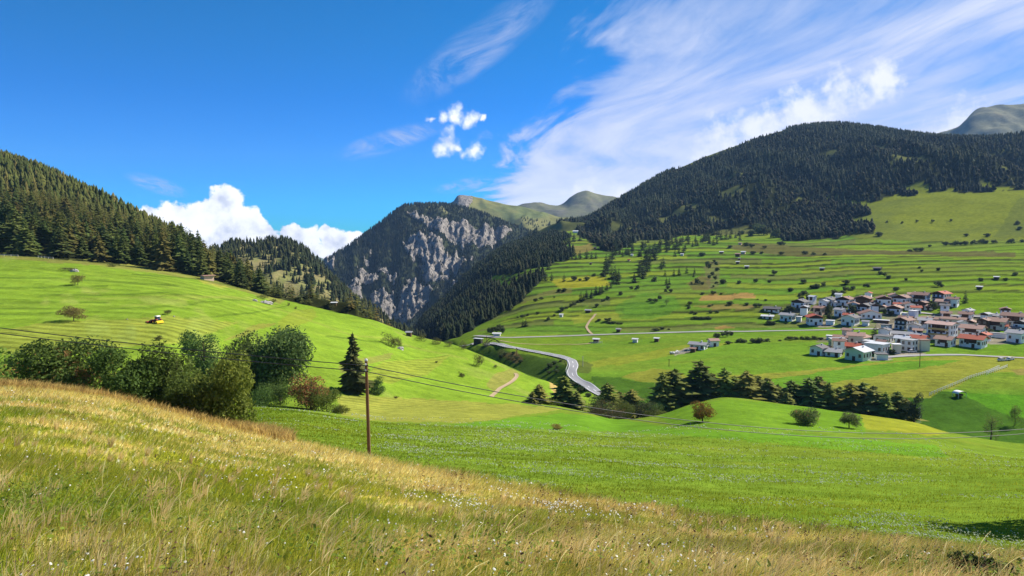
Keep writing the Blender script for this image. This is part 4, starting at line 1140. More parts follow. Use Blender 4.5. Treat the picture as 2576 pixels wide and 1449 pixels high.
# thicket along the top of the bank
broadleaf(18, 874, 150, 82, 'pale green shrub at the far left end of the thicket', 21, (0.109, 0.189, 0.032), (0.228, 0.312, 0.057), 4200, 8, name='shrub_bush', low=0.0, accent=(0.396, 0.201, 0.063), afrac=0.06)
broadleaf(150, 838, 225, 78, 'broad dark shrub with brown twig tips under the power line', 22, (0.052, 0.093, 0.021), (0.146, 0.219, 0.044), 9000, 13, name='shrub_bush', low=0.0, accent=(0.277, 0.168, 0.053), afrac=0.07)
broadleaf(322, 866, 170, 76, 'dark green shrub, middle left of the thicket', 23, (0.044, 0.081, 0.017), (0.127, 0.197, 0.036), 7000, 11, name='shrub_bush', low=0.0)
broadleaf(430, 850, 180, 79, 'tallest shrub of the thicket, deep green with light tips', 24, (0.056, 0.103, 0.021), (0.178, 0.249, 0.047), 8200, 12, name='shrub_bush', low=0.0)
broadleaf(556, 884, 172, 72, 'yellow-green leafy shrub at the right end of the thicket', 25, (0.099, 0.152, 0.025), (0.286, 0.334, 0.057), 9000, 12, name='shrub_bush', low=0.0)
broadleaf(470, 945, 120, 70, 'low shaded shrub at the front foot of the thicket', 26, (0.056, 0.098, 0.021), (0.158, 0.219, 0.040), 4200, 8, name='shrub_bush', low=0.0)
# big spruce
bs = stand(886, 186)
e = thing('spruce_tree', 'big dark spruce standing alone behind the wooden pole', 'tree', bs)
hh = at_depth(886, 838, 186).z - bs.z
v, f, c = conifer(77, 34, 13, R=0.245, base=0.03, droop=0.34, power=0.62, cA=(0.073, 0.088, 0.030), cB=(0.142, 0.147, 0.049), irregular=0.36)
v2, f2, c2 = conifer(78, 30, 9, R=0.15, base=0.06, droop=0.34, power=0.65, cA=(0.064, 0.078, 0.029), cB=(0.122, 0.127, 0.046))
v, f, c = join([(v, f, c), (v2, f2, c2)])
link('crown', make_mesh('spruce_crown', v, f, c, M_NEEDLE), e, None, 0, hh)
link('trunk', TRUNK_UNIT, e, None, 0, (hh * 1.5, hh * 1.5, hh))

# larch row in the gully
LARCH = []
for k in range(5):
    cA, cB = [((0.151, 0.198, 0.042), (0.288, 0.322, 0.067)), ((0.115, 0.164, 0.042), (0.212, 0.256, 0.060)), ((0.191, 0.202, 0.044), (0.342, 0.322, 0.074)), ((0.103, 0.154, 0.044), (0.191, 0.229, 0.060)), ((0.164, 0.180, 0.049), (0.274, 0.274, 0.071))][k]
    v, f, c = conifer(500 + k, 44, 14, R=0.26 + 0.03 * (k % 2), base=0.05, droop=0.22, power=0.5, cA=cA, cB=cB, gap=0.12, irregular=0.42)
    LARCH.append(make_mesh('larch_crown', v, f, c, M_NEEDLE))
row = [(1668, 936, 268), (1698, 927, 272), (1728, 962, 285), (1764, 907, 274), (1792, 938, 284), (1824, 925, 272), (1852, 946, 280), (1882, 932, 270), (1908, 945, 279), (1936, 950, 271), (1962, 966, 280), (1996, 956, 270), (2021, 972, 277), (2042, 950, 268), (2064, 946, 276), (2092, 962, 268), (2116, 972, 274), (2146, 962, 264), (2176, 960, 268), (2203, 970, 262), (2236, 986, 258), (2264, 984, 262), (2288, 1002, 256), (1750, 955, 292), (1840, 960, 290), (1955, 975, 288), (1690, 975, 290), (2075, 975, 285), (1890, 965, 290), (1985, 985, 262), (2106, 990, 280), (2160, 985, 278), (2220, 1000, 270)]
for i, (px, top, d) in enumerate(row):
    b0 = stand(px, d); h = at_depth(px, top, d).z - b0.z
    fr_ = sorted(q_[0] for q_ in row[:23]); k_ = fr_.index(px) if px in fr_ and i < 23 else -1
    lab = 'tallest pointed larch standing up from the tree row in the gully' if i == 3 else ('leftmost bulky larch of the gully tree row' if i == 0 else 'last small larch at the fence end of the gully row' if i == 22 else ('larch in the front of the gully tree row' + nth(k_, 23)) if k_ >= 0 else 'larch half hidden in the back of the gully tree row' + nth(sorted(q_[0] for q_ in row[23:]).index(px), len(row) - 23))
    plant_conifer(b0, h, lab, 'tree row along the gully', LARCH[i % 5], 'larch_tree', 1.3 + 0.3 * ((i * 7) % 5) / 5, crn)
for (px, top, d, lab, k) in [(1357, 966, 222, 'small bushy larch at the left end of the trees by the sandy slope', 2), (1421, 944, 230, 'tall olive larch beside the sandy slope below the road bend', 0), (1452, 985, 226, 'low dark larch hugging the right side of the tall olive one', 4), (1528, 962, 262, 'slender larch right of the road end', 0), (1592, 978, 262, 'short larch between the round gully bushes', 2), (1560, 985, 270, 'thin larch standing over the stream bushes', 4), (1340, 985, 219, 'stunted larch at the meadow corner', 4)]:
    b0 = stand(px, d); h = at_depth(px, top, d).z - b0.z
    plant_conifer(b0, h, lab, None, LARCH[k], 'larch_tree', 1.75, crn)
for (px, top, w, d, lab, cA, cB, acc, af) in [
    (1385, 1002, 62, 224, 'dark bush at the foot of the tall olive larch', SA, SB, None, 0), (1468, 1008, 46, 228, 'olive bush on the sandy slope edge', SA, SB, None, 0),
    (1535, 1010, 92, 236, 'broad brownish bush above the meadow strip', (0.04, 0.045, 0.018), (0.085, 0.08, 0.03), (0.16, 0.09, 0.035), 0.12), (1578, 1008, 50, 240, 'bright yellow-green bush by the stream', (0.08, 0.10, 0.02), (0.16, 0.17, 0.03), None, 0),
    (1614, 1008, 100, 246, 'large dark grey-green bush at the left end of the gully row', (0.028, 0.042, 0.018), (0.065, 0.075, 0.03), None, 0), (1650, 1030, 60, 244, 'low dark bush in front of the first larches', SA, SB, None, 0),
    (1345, 1003, 60, 221, 'olive bush under the small larch at the meadow corner', SA, SB, None, 0), (1405, 1000, 60, 228, 'dark green bush in front of the tall olive larch', GA, GB, None, 0), (1438, 1003, 56, 229, 'rounded green bush right of the tall olive larch', GA, GB, None, 0), (1512, 992, 70, 246, 'rounded green tree-bush at the road end', GA, GB, None, 0), (1566, 1000, 60, 250, 'dark rounded bush behind the yellow-green one', SA, SB, None, 0), (1640, 1000, 70, 256, 'tall dark bush against the first larches', GA, GB, None, 0),
    (1500, 1025, 50, 232, 'small brown bush at the lip of the meadow', (0.06, 0.055, 0.02), (0.12, 0.10, 0.035), None, 0)]:
    if d:
        broadleaf(px, top, w, d, lab, int(px), cA, cB, 1700, 6, name='gully_bush', low=0.0, accent=acc, afrac=af)
broadleaf(1772, 1008, 62, G.hit(1772, 1060, 60).y, 'small orange-brown autumn tree in front of the larch row', 61, (0.107, 0.104, 0.022), (0.213, 0.155, 0.032), 2600, 7, accent=(0.371, 0.207, 0.042), afrac=0.4, low=0.12)
broadleaf(2035, 1020, 72, G.hit(2035, 1068, 60).y, 'round dark bush on the meadow rise below the larch row', 62, (0.068, 0.106, 0.032), (0.179, 0.211, 0.061), 3200, 8, name='round_bush', low=0.0, accent=(0.276, 0.162, 0.071), afrac=0.06)
broadleaf(2145, 1034, 54, G.hit(2145, 1077, 60).y, 'small round tree with a short trunk beside the yellow field', 63, (0.091, 0.128, 0.047), (0.218, 0.249, 0.089), 2400, 7, low=0.18)
broadleaf(2311, 986, 42, 250, 'dark round-headed tree at the lower end of the white fence', 64, (0.037, 0.056, 0.028), (0.083, 0.104, 0.047), 2400, 6, low=0.35)
broadleaf(2566, 1018, 40, 262, 'dark bush on the steep pasture at the right edge', 65, SA, SB, 1200, 5, name='pasture_bush', low=0.0)
broadleaf(2506, 1036, 40, 240, 'thin pale larch-like tree on the steep pasture', 66, (0.115, 0.162, 0.036), (0.207, 0.254, 0.063), 900, 6, name='pasture_tree', low=0.1)
broadleaf(1402, 1066, 30, G.hit(1402, 1081, 60).y, 'dry brown bush alone in the flowery meadow', 67, (0.207, 0.173, 0.045), (0.390, 0.300, 0.081), 1200, 5, name='dry_bush', low=0.0)
# left slope singles
broadleaf(190, 690, 40, None or 300, 'leaning wind-shaped tree high on the left meadow', 71, (0.138, 0.127, 0.036), (0.276, 0.231, 0.065), 1300, 6, low=0.15, base=G.hit(196, 717, 150))
broadleaf(186, 768, 64, 215, 'spreading thorn tree on the left meadow by the tractor', 72, (0.173, 0.162, 0.047), (0.344, 0.287, 0.081), 1900, 8, low=0.22, base=G.hit(186, 808, 120))
for (px, py, w, h_, lab) in [(422, 792, 24, 14, 'low dark bush just above the tractor'), (400, 856, 20, 13, 'low brown bush on the mown stripes'), (172, 682, 40, 10, 'flat shrub heap beside the pale boulder'), (282, 671, 22, 9, 'low shrub at the edge of the hillside wood'), (660, 752, 34, 12, 'shrubs on the rocky outcrop of the left slope'), (688, 762, 18, 12, 'round shrub at the end of the rocky outcrop'), (726, 770, 8, 10, 'tiny dark shrub right of the rocky outcrop'), (744, 778, 8, 8, 'tiny shrub on the mown line right of the outcrop'),
                              (978, 868, 44, 36, 'large round olive bush on the convex meadow'), (992, 875, 34, 30, 'lower olive bush merged with the large round one'), (1005, 870, 20, 20, 'small olive bush right of the white stones'), (1205, 922, 30, 34, 'bushy small tree above the dirt lane'), (1161, 948, 18, 14, 'low dark bush on the dry strip'), (1246, 926, 12, 10, 'tiny dark bush by the gully edge'), (1098, 913, 8, 6, 'tiny bush at the corner of the striped field'), (996, 1002, 12, 7, 'tiny clump on the field boundary'), (1262, 893, 22, 18, 'bush above the earth cut of the gully'), (1282, 905, 26, 12, 'dark bush on the bare gully cut'), (1222, 872, 26, 20, 'round bush beside the road gallery'), (1166, 880, 22, 24, 'bush on the hill edge left of the road gallery'), (1060, 858, 34, 20, 'dark bushes on the hill edge above the gorge'), (1100, 866, 30, 18, 'row of bushes where the hill drops to the gorge'), (1130, 872, 26, 16, 'last bush of the row above the gorge'), (836, 778, 22, 14, 'bush beside the small barn on the wood edge')]:
    p0 = G.hit(px, py, 120); d = p0.y
    broadleaf(px, py - h_, w, d, lab, int(px * 3 + py), (0.091, 0.104, 0.031), (0.182, 0.179, 0.055), 420 if w < 15 else 900, 5, name='slope_bush', low=0.0, base=p0)

# bushes and trees of the terraces, placed one by one
BUSH = []
for k in range(5):
    L = random_lobes(600 + k, 7, 0.5, 0.46, 0.42, 0.55, 0.45)
    v, f, c = leaf_cloud(600 + k, L, 300, 0.085, (0.049, 0.075, 0.030), (0.117, 0.139, 0.053))
    v[:, 2] = np.maximum(v[:, 2], -0.05)
    BUSH.append(make_mesh('bush', v, f, c, M_LEAF))
FCON = []
for k in range(4):
    v, f, c = conifer(650 + k, 14, 7, R=0.23, base=0.03, droop=0.3, power=0.72, cA=(0.034, 0.056, 0.026), cB=(0.068, 0.091, 0.038), irregular=0.3)
    FCON.append(make_mesh('conifer_crown', v, f, c, M_NEEDLE))


def bushes(cv, pts, label, group, h_px=13, w_px=15, dmin=330, jitter=0.35, seed=0):
    r = np.random.default_rng(seed + len(pts))
    for i, (x, y) in enumerate(sorted(pts)):
        px, py = cv(x, y); p0 = G.hit(px, py, dmin)
        s = p0.y / FPX * (1 + jitter * r.normal() * 0.6)
        o = link('bush', BUSH[r.integers(0, 5)], None, p0 - Vector((0, 0, 0.1)), r.random() * 6.28, (max(w_px * s, 0.8), max(w_px * s, 0.8), max(h_px * s, 0.8)))
        tag(o, label + nth(i, len(pts)), 'bush', group)


def conifers(cv, pts, label, group, h_px=19, dmin=400, seed=0):
    r = np.random.default_rng(seed + len(pts))
    for i, (x, y) in enumerate(sorted(pts)):
        px, py = cv(x, y); p0 = G.hit(px, py, dmin)
        h = 1.25 * h_px * p0.y / FPX * (0.8 + 0.45 * r.random())
        plant_conifer(p0, h, label + (nth(i, len(pts)) if len(pts) < 40 else ''), group, FCON[r.integers(0, 4)], 'conifer_tree', 1.25 + 0.3 * r.random(), r)


ravine = [(310, 400), (290, 440), (270, 480), (250, 510), (232, 550), (212, 590), (198, 620), (330, 360), (345, 320), (352, 640), (332, 662), (300, 690), (282, 640), (312, 620), (345, 700), (322, 300), (300, 340), (280, 300), (240, 585), (222, 520)]
conifers(z4, ravine, 'dark conifer in the line down the ravine between the terraces', 'conifers in the ravine line', 22)
conifers(z4, [(362, 395), (392, 412), (422, 400), (440, 390), (180, 330), (205, 330), (490, 350)], 'small conifer on the upper terraces beside the ravine line', 'small conifers beside the ravine', 14)
conifers(z4, [(640, 425), (668, 450), (702, 425), (722, 445), (690, 385), (740, 380), (772, 370), (660, 372), (600, 330), (590, 320), (575, 410)], 'conifer of the dark clump high on the middle terraces', 'upper conifer clump', 20)
conifers(z4, [(560, 612), (590, 602), (612, 590), (640, 562), (662, 532), (580, 545), (622, 520), (600, 640), (560, 572), (512, 680), (635, 490)], 'conifer of the dark clump left of the grassy knoll', 'middle conifer clump', 24)
conifers(z4, [(780, 545), (800, 512), (1000, 270), (1060, 290), (930, 275), (1130, 268), (1210, 262), (1262, 240), (1390, 242), (1442, 240), (1482, 230), (920, 412), (962, 385), (1002, 382), (942, 342), (830, 290), (860, 300), (890, 290), (780, 300), (760, 330), (980, 300), (1100, 150), (960, 170), (900, 190), (1050, 250), (1300, 200), (1350, 190), (1190, 270), (1235, 255)], 'conifer in the broken tree belt below the mountain forest', 'broken belt below the forest', 18)
conifers(z4, [(820, 612), (912, 600), (962, 600), (1040, 582), (1120, 585), (1112, 622), (835, 702), (865, 692)], 'short conifer on the steep bank above the green knoll', 'conifers on the steep bank', 14)
belt = [(1480, 600), (1560, 612), (1640, 600), (1800, 585), (1900, 592), (1860, 612), (1740, 630), (1640, 640), (1560, 655), (1500, 640)]
br_ = np.random.default_rng(66); bl_ = []
while len(bl_) < 55:
    a_, b2 = br_.uniform(1480, 1900), br_.uniform(585, 655)
    if in_poly(np.array([a_]), np.array([b2]), belt)[0] and fbm(np.array([a_ / 40]), np.array([b2 / 10]), 2, 4)[0] > -0.05:
        bl_.append((a_, b2))
conifers(lambda a, b2: (a, b2), bl_, 'conifer of the loose fringe under the mountain forest edge', 'loose fringe under the forest edge', 14, 700)
bushes(z4, [(710, 668), (830, 772), (880, 775), (850, 740), (1320, 470), (1340, 500), (1250, 500), (1262, 540), (1350, 560), (1300, 600), (1330, 650), (1340, 690), (1310, 720), (1270, 640), (1090, 690), (1150, 690), (1200, 700)], 'bush on the stony strip across the middle terraces', 'bushes on the stony strip', 14, 15)
bushes(z4, [(1740, 675), (1570, 690), (1410, 690), (1880, 680), (1930, 600), (2230, 685), (2430, 712), (2362, 735), (2330, 740), (2095, 768), (2240, 803), (2190, 808), (2530, 803)], 'round bush on a terrace edge above the upper village houses', 'bushes on the terraces above the village', 14, 17)
bushes(z4, [(672, 862), (720, 880), (768, 840), (1070, 905), (1300, 912), (1270, 920), (1282, 988), (1345, 985), (1060, 940), (1100, 985), (1130, 1000), (1200, 800), (1310, 800), (1390, 795), (1760, 850), (1842, 862), (1780, 925), (1740, 930), (1650, 905), (1480, 905)], 'bush in the hedge lines around the brown fallow plot', 'hedge bushes by the fallow plot', 12, 18)
broadleaf(1677, 752, 17, 600, 'lone round tree with a clear trunk on the bright green knoll', 73, (0.068, 0.104, 0.032), (0.157, 0.184, 0.053), 500, 5, low=0.25, base=G.hit(*z4(838, 905), 400))
bushes(z4, [(1130, 1040), (1160, 1045), (1200, 1048), (1240, 1048), (1275, 1050), (1880, 1095), (1920, 1095), (150, 1062), (242, 1070), (260, 1090), (300, 1092), (340, 1095), (375, 1098), (730, 1165), (790, 1150), (860, 1155)], 'low bush of a short hedge above the main road', 'short hedges above the road', 9, 20)
bushes(z4, [(1360, 1235), (1410, 1228), (1455, 1225), (1330, 1225), (1490, 1215)], 'dark pine bush of the clump just below the main road', 'pine clump below the road', 16, 17)
bushes(z4, [(1985, 1268), (1570, 1283), (1500, 1290), (1460, 1300), (1620, 1285), (1720, 1288), (1780, 1285), (1850, 1275), (2080, 1258), (2150, 1255), (2210, 1255), (2270, 1258), (2340, 1255), (2400, 1258)], 'bush in the long hedge between the lone farm and the village', 'hedge between farm and village', 11, 20)
bushes(z4, [(250, 842), (205, 862), (132, 918), (372, 805), (545, 748), (480, 745), (520, 750)], 'small bush along the foot of the green knoll', 'bushes at the knoll foot', 12, 12)
conifers(z4, [(122, 802), (72, 832), (20, 842), (182, 782), (232, 762), (160, 802), (272, 735)], 'conifer in the slanting tree line below the yellow plot', 'slanting tree line', 16)
bushes(z4, [(1770, 195), (1700, 205), (1840, 195), (1800, 170), (1740, 160), (1600, 190), (1970, 215), (1940, 220)], 'grey-green broadleaf clump tree below the mountain forest edge', 'broadleaf clump below the forest', 26, 26)
bushes(z4, [(1200, 408), (2000, 295), (1830, 332), (1700, 322), (1715, 388), (1650, 310), (2000, 392), (2240, 392), (2330, 394), (2440, 395), (1800, 385), (1480, 325), (1640, 300)], 'scrub bush on the rough brown strip of the upper slope', 'scrub on the rough strip', 11, 18)
bushes(z5, [(1340, 592), (1490, 582), (1650, 583), (1835, 568), (1185, 583)], 'small round tree in the row across the high open meadow', 'row across the high meadow', 8, 9, 900)
bushes(z5, [(120, 812), (1105, 722), (1990, 722), (2200, 725), (2190, 795), (2140, 795), (2530, 655), (2510, 600), (2560, 785), (2440, 792), (1830, 812), (1880, 812), (1930, 812), (1980, 810), (2060, 802), (2280, 792), (1780, 815), (1480, 880), (1420, 880), (1530, 875), (1620, 830)], 'bush along the foot of the high open meadow', 'bushes at the foot of the high meadow', 13, 19, 700)
bushes(z5, [(2480, 1118), (2390, 1175), (1200, 1155), (1120, 1112), (1160, 1130), (770, 1205), (840, 1262), (770, 1285), (960, 1232), (990, 1240), (1280, 1275), (480, 1255), (540, 1222), (430, 1255), (205, 1285), (345, 1312), (300, 1332), (660, 1322), (700, 1320), (345, 1195), (1740, 1235), (740, 1300), (1700, 1235), (1380, 1170), (2140, 1180), (1515, 1045), (1540, 1080), (1705, 1070)], 'dark bush on the terraced fields above the village', 'bushes on the fields above the village', 13, 17)
conifers(z5, [(1980, 1402)], 'slim dark cypress-like tree at the right end of the upper houses', None, 26, 350)
conifers(z3, [(980, 1042), (1052, 1042), (1080, 988), (1440, 935), (1472, 1045), (1410, 1050), (1350, 1045), (1330, 1030), (1100, 960), (1220, 1080), (1260, 1100)], 'conifer straying onto the terraces beside the gorge wood', 'strays beside the gorge wood', 20, 600)
conifers(z3, [(1560, 832), (1600, 832), (1640, 835), (1680, 830), (1720, 832), (1760, 825), (1830, 818), (1880, 822), (1920, 822), (1700, 800), (1660, 800)], 'conifer in the short grove across the upper left terraces', 'short grove on the upper left terraces', 17, 600)
conifers(z3, [(1600, 1052), (2310, 1062), (2290, 748), (1980, 718), (2010, 718), (1830, 1215), (1880, 1222), (1770, 1252), (1800, 1242), (1920, 1192), (1960, 1182), (1760, 640), (1700, 650), (1650, 660), (1880, 660), (1800, 620)], 'conifer in the hedge line climbing the left terraces', 'hedge line on the left terraces', 16, 600)
bushes(z3, [(1670, 1305), (1700, 1292), (1930, 1308), (1580, 1345), (1560, 1365), (1500, 1402), (1440, 1440), (1370, 1235), (1310, 1255), (1620, 1330), (1740, 1270), (1500, 1220), (1180, 1420), (1130, 1425), (1230, 1400), (1330, 1385), (2040, 1220), (2170, 1185), (1990, 1255), (1550, 1155), (1600, 1155), (1900, 1000), (1990, 1000), (1700, 1040), (1760, 1045), (1830, 1040)], 'small bush on a wall line of the left terraces', 'bushes on the left terrace walls', 10, 14, 480)
conifers(z3, [(1290, 620), (1320, 610), (1480, 690), (1510, 690), (1620, 680), (1640, 665)], 'conifer at the edge of the high green clearing', 'conifers at the high clearing', 18, 900)
bushes(lambda a, b2: (a, b2), [(1270, 893), (1285, 900), (1300, 905), (1310, 912), (1292, 890), (1262, 900), (1375, 930), (1385, 922), (1395, 915), (1402, 925), (1410, 910), (1380, 940), (1400, 938)], 'scrub bush on the gully side below the valley road', 'scrub in the gully', 11, 17, 320)
bushes(lambda a, b2: (a, b2), [(1425, 958), (1440, 972), (1462, 988), (1480, 998), (1435, 985)], 'scrub bush between the sandy slope and the road end', 'scrub by the sandy slope', 15, 22, 270)
bushes(z23, [(65, 150), (150, 160), (105, 150), (200, 155), (180, 150)], 'tree in the cluster by the road junction', 'trees by the junction', 20, 20, 400)
conifers(z23, [(410, 95), (440, 90)], 'small pointed tree on the strip fields by the junction', 'pointed trees by the junction', 16, 400)
bushes(z6, [(320, 350), (370, 370), (400, 360), (440, 355), (200, 440), (230, 450), (850, 470), (830, 450), (1110, 430), (1090, 410), (1160, 480), (1220, 495), (1620, 390), (1680, 430), (1740, 440), (1780, 420), (1650, 440), (2200, 690), (2230, 670), (1300, 750), (1270, 740), (700, 900), (660, 900), (1240, 890), (380, 460), (100, 460), (160, 455), (1010, 480)], 'garden bush or tree between the village houses', 'garden trees of the village', 17, 18)
conifers(z6, [(1052, 732), (1070, 735)], 'dark pointed spruce in the middle of the village', 'village spruces', 26, 350)
conifers(z6, [(1992, 600), (2075, 600), (1130, 725)], 'small pointed conifer beside the long red roofs', 'conifers by the red roofs', 12, 350)
bushes(z6, [(600, 540), (590, 500), (615, 470)], 'tall dark garden tree beside the peach-walled house', 'garden trees by the peach house', 30, 16)
# ------------------------------------------------------------------ roads and tracks
M_ASPH = plain('asphalt', (0.27, 0.27, 0.28), 0.9, 0.10, 0.4)
M_PALE = plain('pale_road', (0.29, 0.285, 0.27), 0.9, 0.10, 0.3)
M_PAINT = plain('road_paint', (0.78, 0.78, 0.76), 0.7, 0.05, 1.0)
M_DIRT = plain('dirt_track', (0.36, 0.27, 0.16), 0.95, 0.2, 0.6)


def smooth_path(pts, step):
    P = np.array([(p.x, p.y) for p in pts])
    s = np.concatenate([[0], np.cumsum(np.hypot(*np.diff(P, axis=0).T))])
    t = np.arange(0, s[-1], step)
    return np.stack([interp1(s, P[:, 0], t), interp1(s, P[:, 1], t)], 1)


def ribbon(path, off0, off1, lift, n_across=2):
    t = np.gradient(path, axis=0); t /= np.linalg.norm(t, axis=1)[:, None]
    nrm = np.stack([t[:, 1], -t[:, 0]], 1)
    k = n_across + 1; n = len(path); V = []
    zc_ = G.harr(path[:, 0], path[:, 1])
    kern = np.ones(7) / 7; zc_ = np.convolve(np.pad(zc_, 3, mode='edge'), kern, 'valid')
    for j in range(k):
        o = off0 + (off1 - off0) * j / n_across
        q_ = path + nrm * o
        zz = np.maximum(G.harr(q_[:, 0], q_[:, 1]) + 0.02, zc_)
        V.append(np.stack([q_[:, 0], q_[:, 1], zz + lift], 1))
    V = np.stack(V, 1).reshape(-1, 3)
    i = np.arange(n - 1)[:, None] * k + np.arange(k - 1)[None]
    F = np.stack([i, i + 1, i + k + 1, i + k], -1).reshape(-1, 4)
    return V, F


def road(name, pix, width, mat, dmin=200, step=3.0, markings=False, lift=0.20):
    path = smooth_path([G.hit(px, py, dmin) for px, py in pix], step)
    V, F = ribbon(path, -width / 2, width / 2, lift, 4)
    o = link(name, make_mesh(name, V, F, None, mat, True)); o['kind'] = 'structure'
    if markings:
        for s_ in (-1, 1):
            V, F = ribbon(path, s_ * (width / 2 - 0.35) - 0.11, s_ * (width / 2 - 0.35) + 0.11, lift + 0.06, 1)
            link('edge_line', make_mesh('edge_line', V, F, None, M_PAINT), o)
        fine = smooth_path([G.hit(px, py, dmin) for px, py in pix], 1.5)
        for i in range(0, len(fine) - 4, 8):
            V, F = ribbon(fine[i:i + 4], -0.13, 0.13, lift + 0.07, 1) if i + 4 < len(fine) else (None, None)
            if V is not None:
                link('lane_dash', make_mesh('lane_dash', V, F, None, M_PAINT), o)
    return path


main_path = road('valley_road', [(1530, 1003), (1499, 986), (1472, 969), (1450, 956), (1440, 945), (1438.5, 935), (1441.5, 926), (1443, 918), (1439, 909), (1427, 903), (1405, 897), (1360, 888), (1315, 880), (1277, 872.5), (1252, 867), (1228, 863.5)], 4.7, M_ASPH, 285, 2.5, True, 0.3)
road('village_road', [(1196, 846), (1225, 847), (1255, 849), (1290, 849.5), (1375, 847), (1487, 843), (1533, 841.5), (1650, 838), (1792, 834), (1891, 834), (2000, 832), (2089, 830), (2143, 828.5), (2210, 828), (2270, 829), (2334, 831)], 4.4, M_PALE, 380, 4.0)
road('lower_lane', [(2222, 900), (2250, 897), (2309, 894.5), (2408, 893), (2507, 897.5), (2576, 901), (2700, 908)], 4.0, M_PALE, 330, 3.0)
road('upper_lane', [(2300, 786), (2325, 788), (2360, 792), (2420, 795), (2483, 797), (2576, 800), (2660, 802)], 4.0, M_PALE, 400, 3.0)
road('field_path', [(1499, 790), (1492, 800), (1480, 814), (1476, 826), (1482, 835), (1490, 841)], 1.7, M_DIRT, 400, 3.0)
road('pale_track', [(1258, 858), (1285, 862), (1313, 865.5), (1380, 867), (1447, 867), (1489, 864)], 1.6, M_DIRT, 400, 3.0)
road('dirt_lane', [(1236, 999), (1240, 995), (1255, 981), (1277, 968), (1294, 956), (1300, 946), (1295, 938)], 1.5, M_DIRT, 200, 1.5)
road('river_path', [(1160, 872), (1180, 868), (1188, 864), (1192, 868)], 2.4, M_PALE, 330, 2.0)

# ------------------------------------------------------------------ houses
M_WALL = {k: plain('plaster_' + k, c_, 0.9, 0.06, 0.7) for k, c_ in dict(white=(0.86, 0.84, 0.82), cream=(0.66, 0.60, 0.48), grey=(0.66, 0.65, 0.64), peach=(0.62, 0.45, 0.33), mint=(0.55, 0.66, 0.56), wood=(0.11, 0.065, 0.038), paleyellow=(0.70, 0.64, 0.40), bright=(0.82, 0.81, 0.80), dark=(0.06, 0.055, 0.055)).items()}
M_ROOF = {k: plain('roof_' + k, c_, 0.75, 0.22, 1.3) for k, c_ in dict(brown=(0.21, 0.115, 0.085), red=(0.36, 0.075, 0.035), tan=(0.34, 0.205, 0.155), grey=(0.30, 0.30, 0.305), pale=(0.48, 0.50, 0.53), dark=(0.11, 0.105, 0.105), rust=(0.30, 0.175, 0.125), pink=(0.43, 0.28, 0.235), white=(0.62, 0.62, 0.62)).items()}
M_WOOD = plain('dark_timber', (0.075, 0.040, 0.024), 0.85, 0.3, 2.0)
M_OCHRE = plain('ochre_balcony', (0.60, 0.40, 0.15), 0.8, 0.15, 1.0)
M_GLASS = plain('window_glass', (0.035, 0.045, 0.06), 0.12, 0.1, 1.0, 0.5)
M_FRAME = plain('window_frame', (0.20, 0.13, 0.09), 0.6, 0.1, 2.0)
M_METAL = plain('pale_metal', (0.62, 0.63, 0.65), 0.4, 0.08, 1.0, 0.5, 0.2)


def box(x0, x1, y0, y1, z0, z1):
    V = np.array([(x, y, z_) for z_ in (z0, z1) for y in (y0, y1) for x in (x0, x1)], float)
    F = np.array([(0, 2, 3, 1), (4, 5, 7, 6), (0, 1, 5, 4), (2, 6, 7, 3), (0, 4, 6, 2), (1, 3, 7, 5)])
    return V, F


def boxes(lst):
    V = []; F = []; o = 0
    for b_ in lst:
        v, f = box(*b_); V.append(v); F.append(f + o); o += 8
    return np.concatenate(V), np.concatenate(F)


def mesh_boxes(name, lst, mat):
    V, F = boxes(lst)
    return make_mesh(name, V, F, None, mat)


def window_mesh():
    V1, F1 = boxes([(-0.62, -0.48, -0.10, 0.02, -0.75, 0.75), (0.48, 0.62, -0.10, 0.02, -0.75, 0.75), (-0.48, 0.48, -0.10, 0.02, 0.62, 0.75), (-0.70, 0.70, -0.16, 0.02, -0.86, -0.75), (-0.04, 0.04, -0.07, 0.02, -0.75, 0.62)])
    V2, F2 = boxes([(-0.48, -0.045, -0.05, 0.02, -0.74, 0.615), (0.045, 0.48, -0.05, 0.02, -0.74, 0.615)])
    V = np.concatenate([V1, V2]); F = np.concatenate([F1, F2 + len(V1)])
    return make_mesh('window', V, F, None, [M_FRAME, M_GLASS], mat_idx=[0] * len(F1) + [1] * len(F2))


WIN = window_mesh()
DOOR = mesh_boxes('door', [(-0.55, 0.55, -0.08, 0.02, 0.0, 2.1), (-0.7, -0.56, -0.12, 0.02, 0.0, 2.25), (0.56, 0.7, -0.12, 0.02, 0.0, 2.25)], M_WOOD)


def gable_wall(name, w, l, hw, rise, ridge, mat):
    """closed wall body with gable ends; front faces -y; ridge runs along 'x' or 'y'"""
    x, y = w / 2, l / 2; b0 = -1.2
    if ridge == 'y':
        V = [(-x, -y, b0), (x, -y, b0), (x, -y, hw), (0, -y, hw + rise), (-x, -y, hw), (-x, y, b0), (x, y, b0), (x, y, hw), (0, y, hw + rise), (-x, y, hw)]
        F5 = [(0, 1, 2, 3, 4), (6, 5, 9, 8, 7)]; F4 = [(1, 6, 7, 2), (5, 0, 4, 9), (2, 7, 8, 3), (9, 4, 3, 8), (5, 6, 1, 0)]
    else:
        V = [(-x, -y, b0), (-x, y, b0), (-x, y, hw), (-x, 0, hw + rise), (-x, -y, hw), (x, -y, b0), (x, y, b0), (x, y, hw), (x, 0, hw + rise), (x, -y, hw)]
        F5 = [(1, 0, 4, 3, 2), (5, 6, 7, 8, 9)]; F4 = [(0, 5, 9, 4), (6, 1, 2, 7), (4, 9, 8, 3), (3, 8, 7, 2), (0, 1, 6, 5)]
    me = bpy.data.meshes.new(name); me.from_pydata(V, [], F5 + F4); me.materials.append(mat); me.update()
    return me


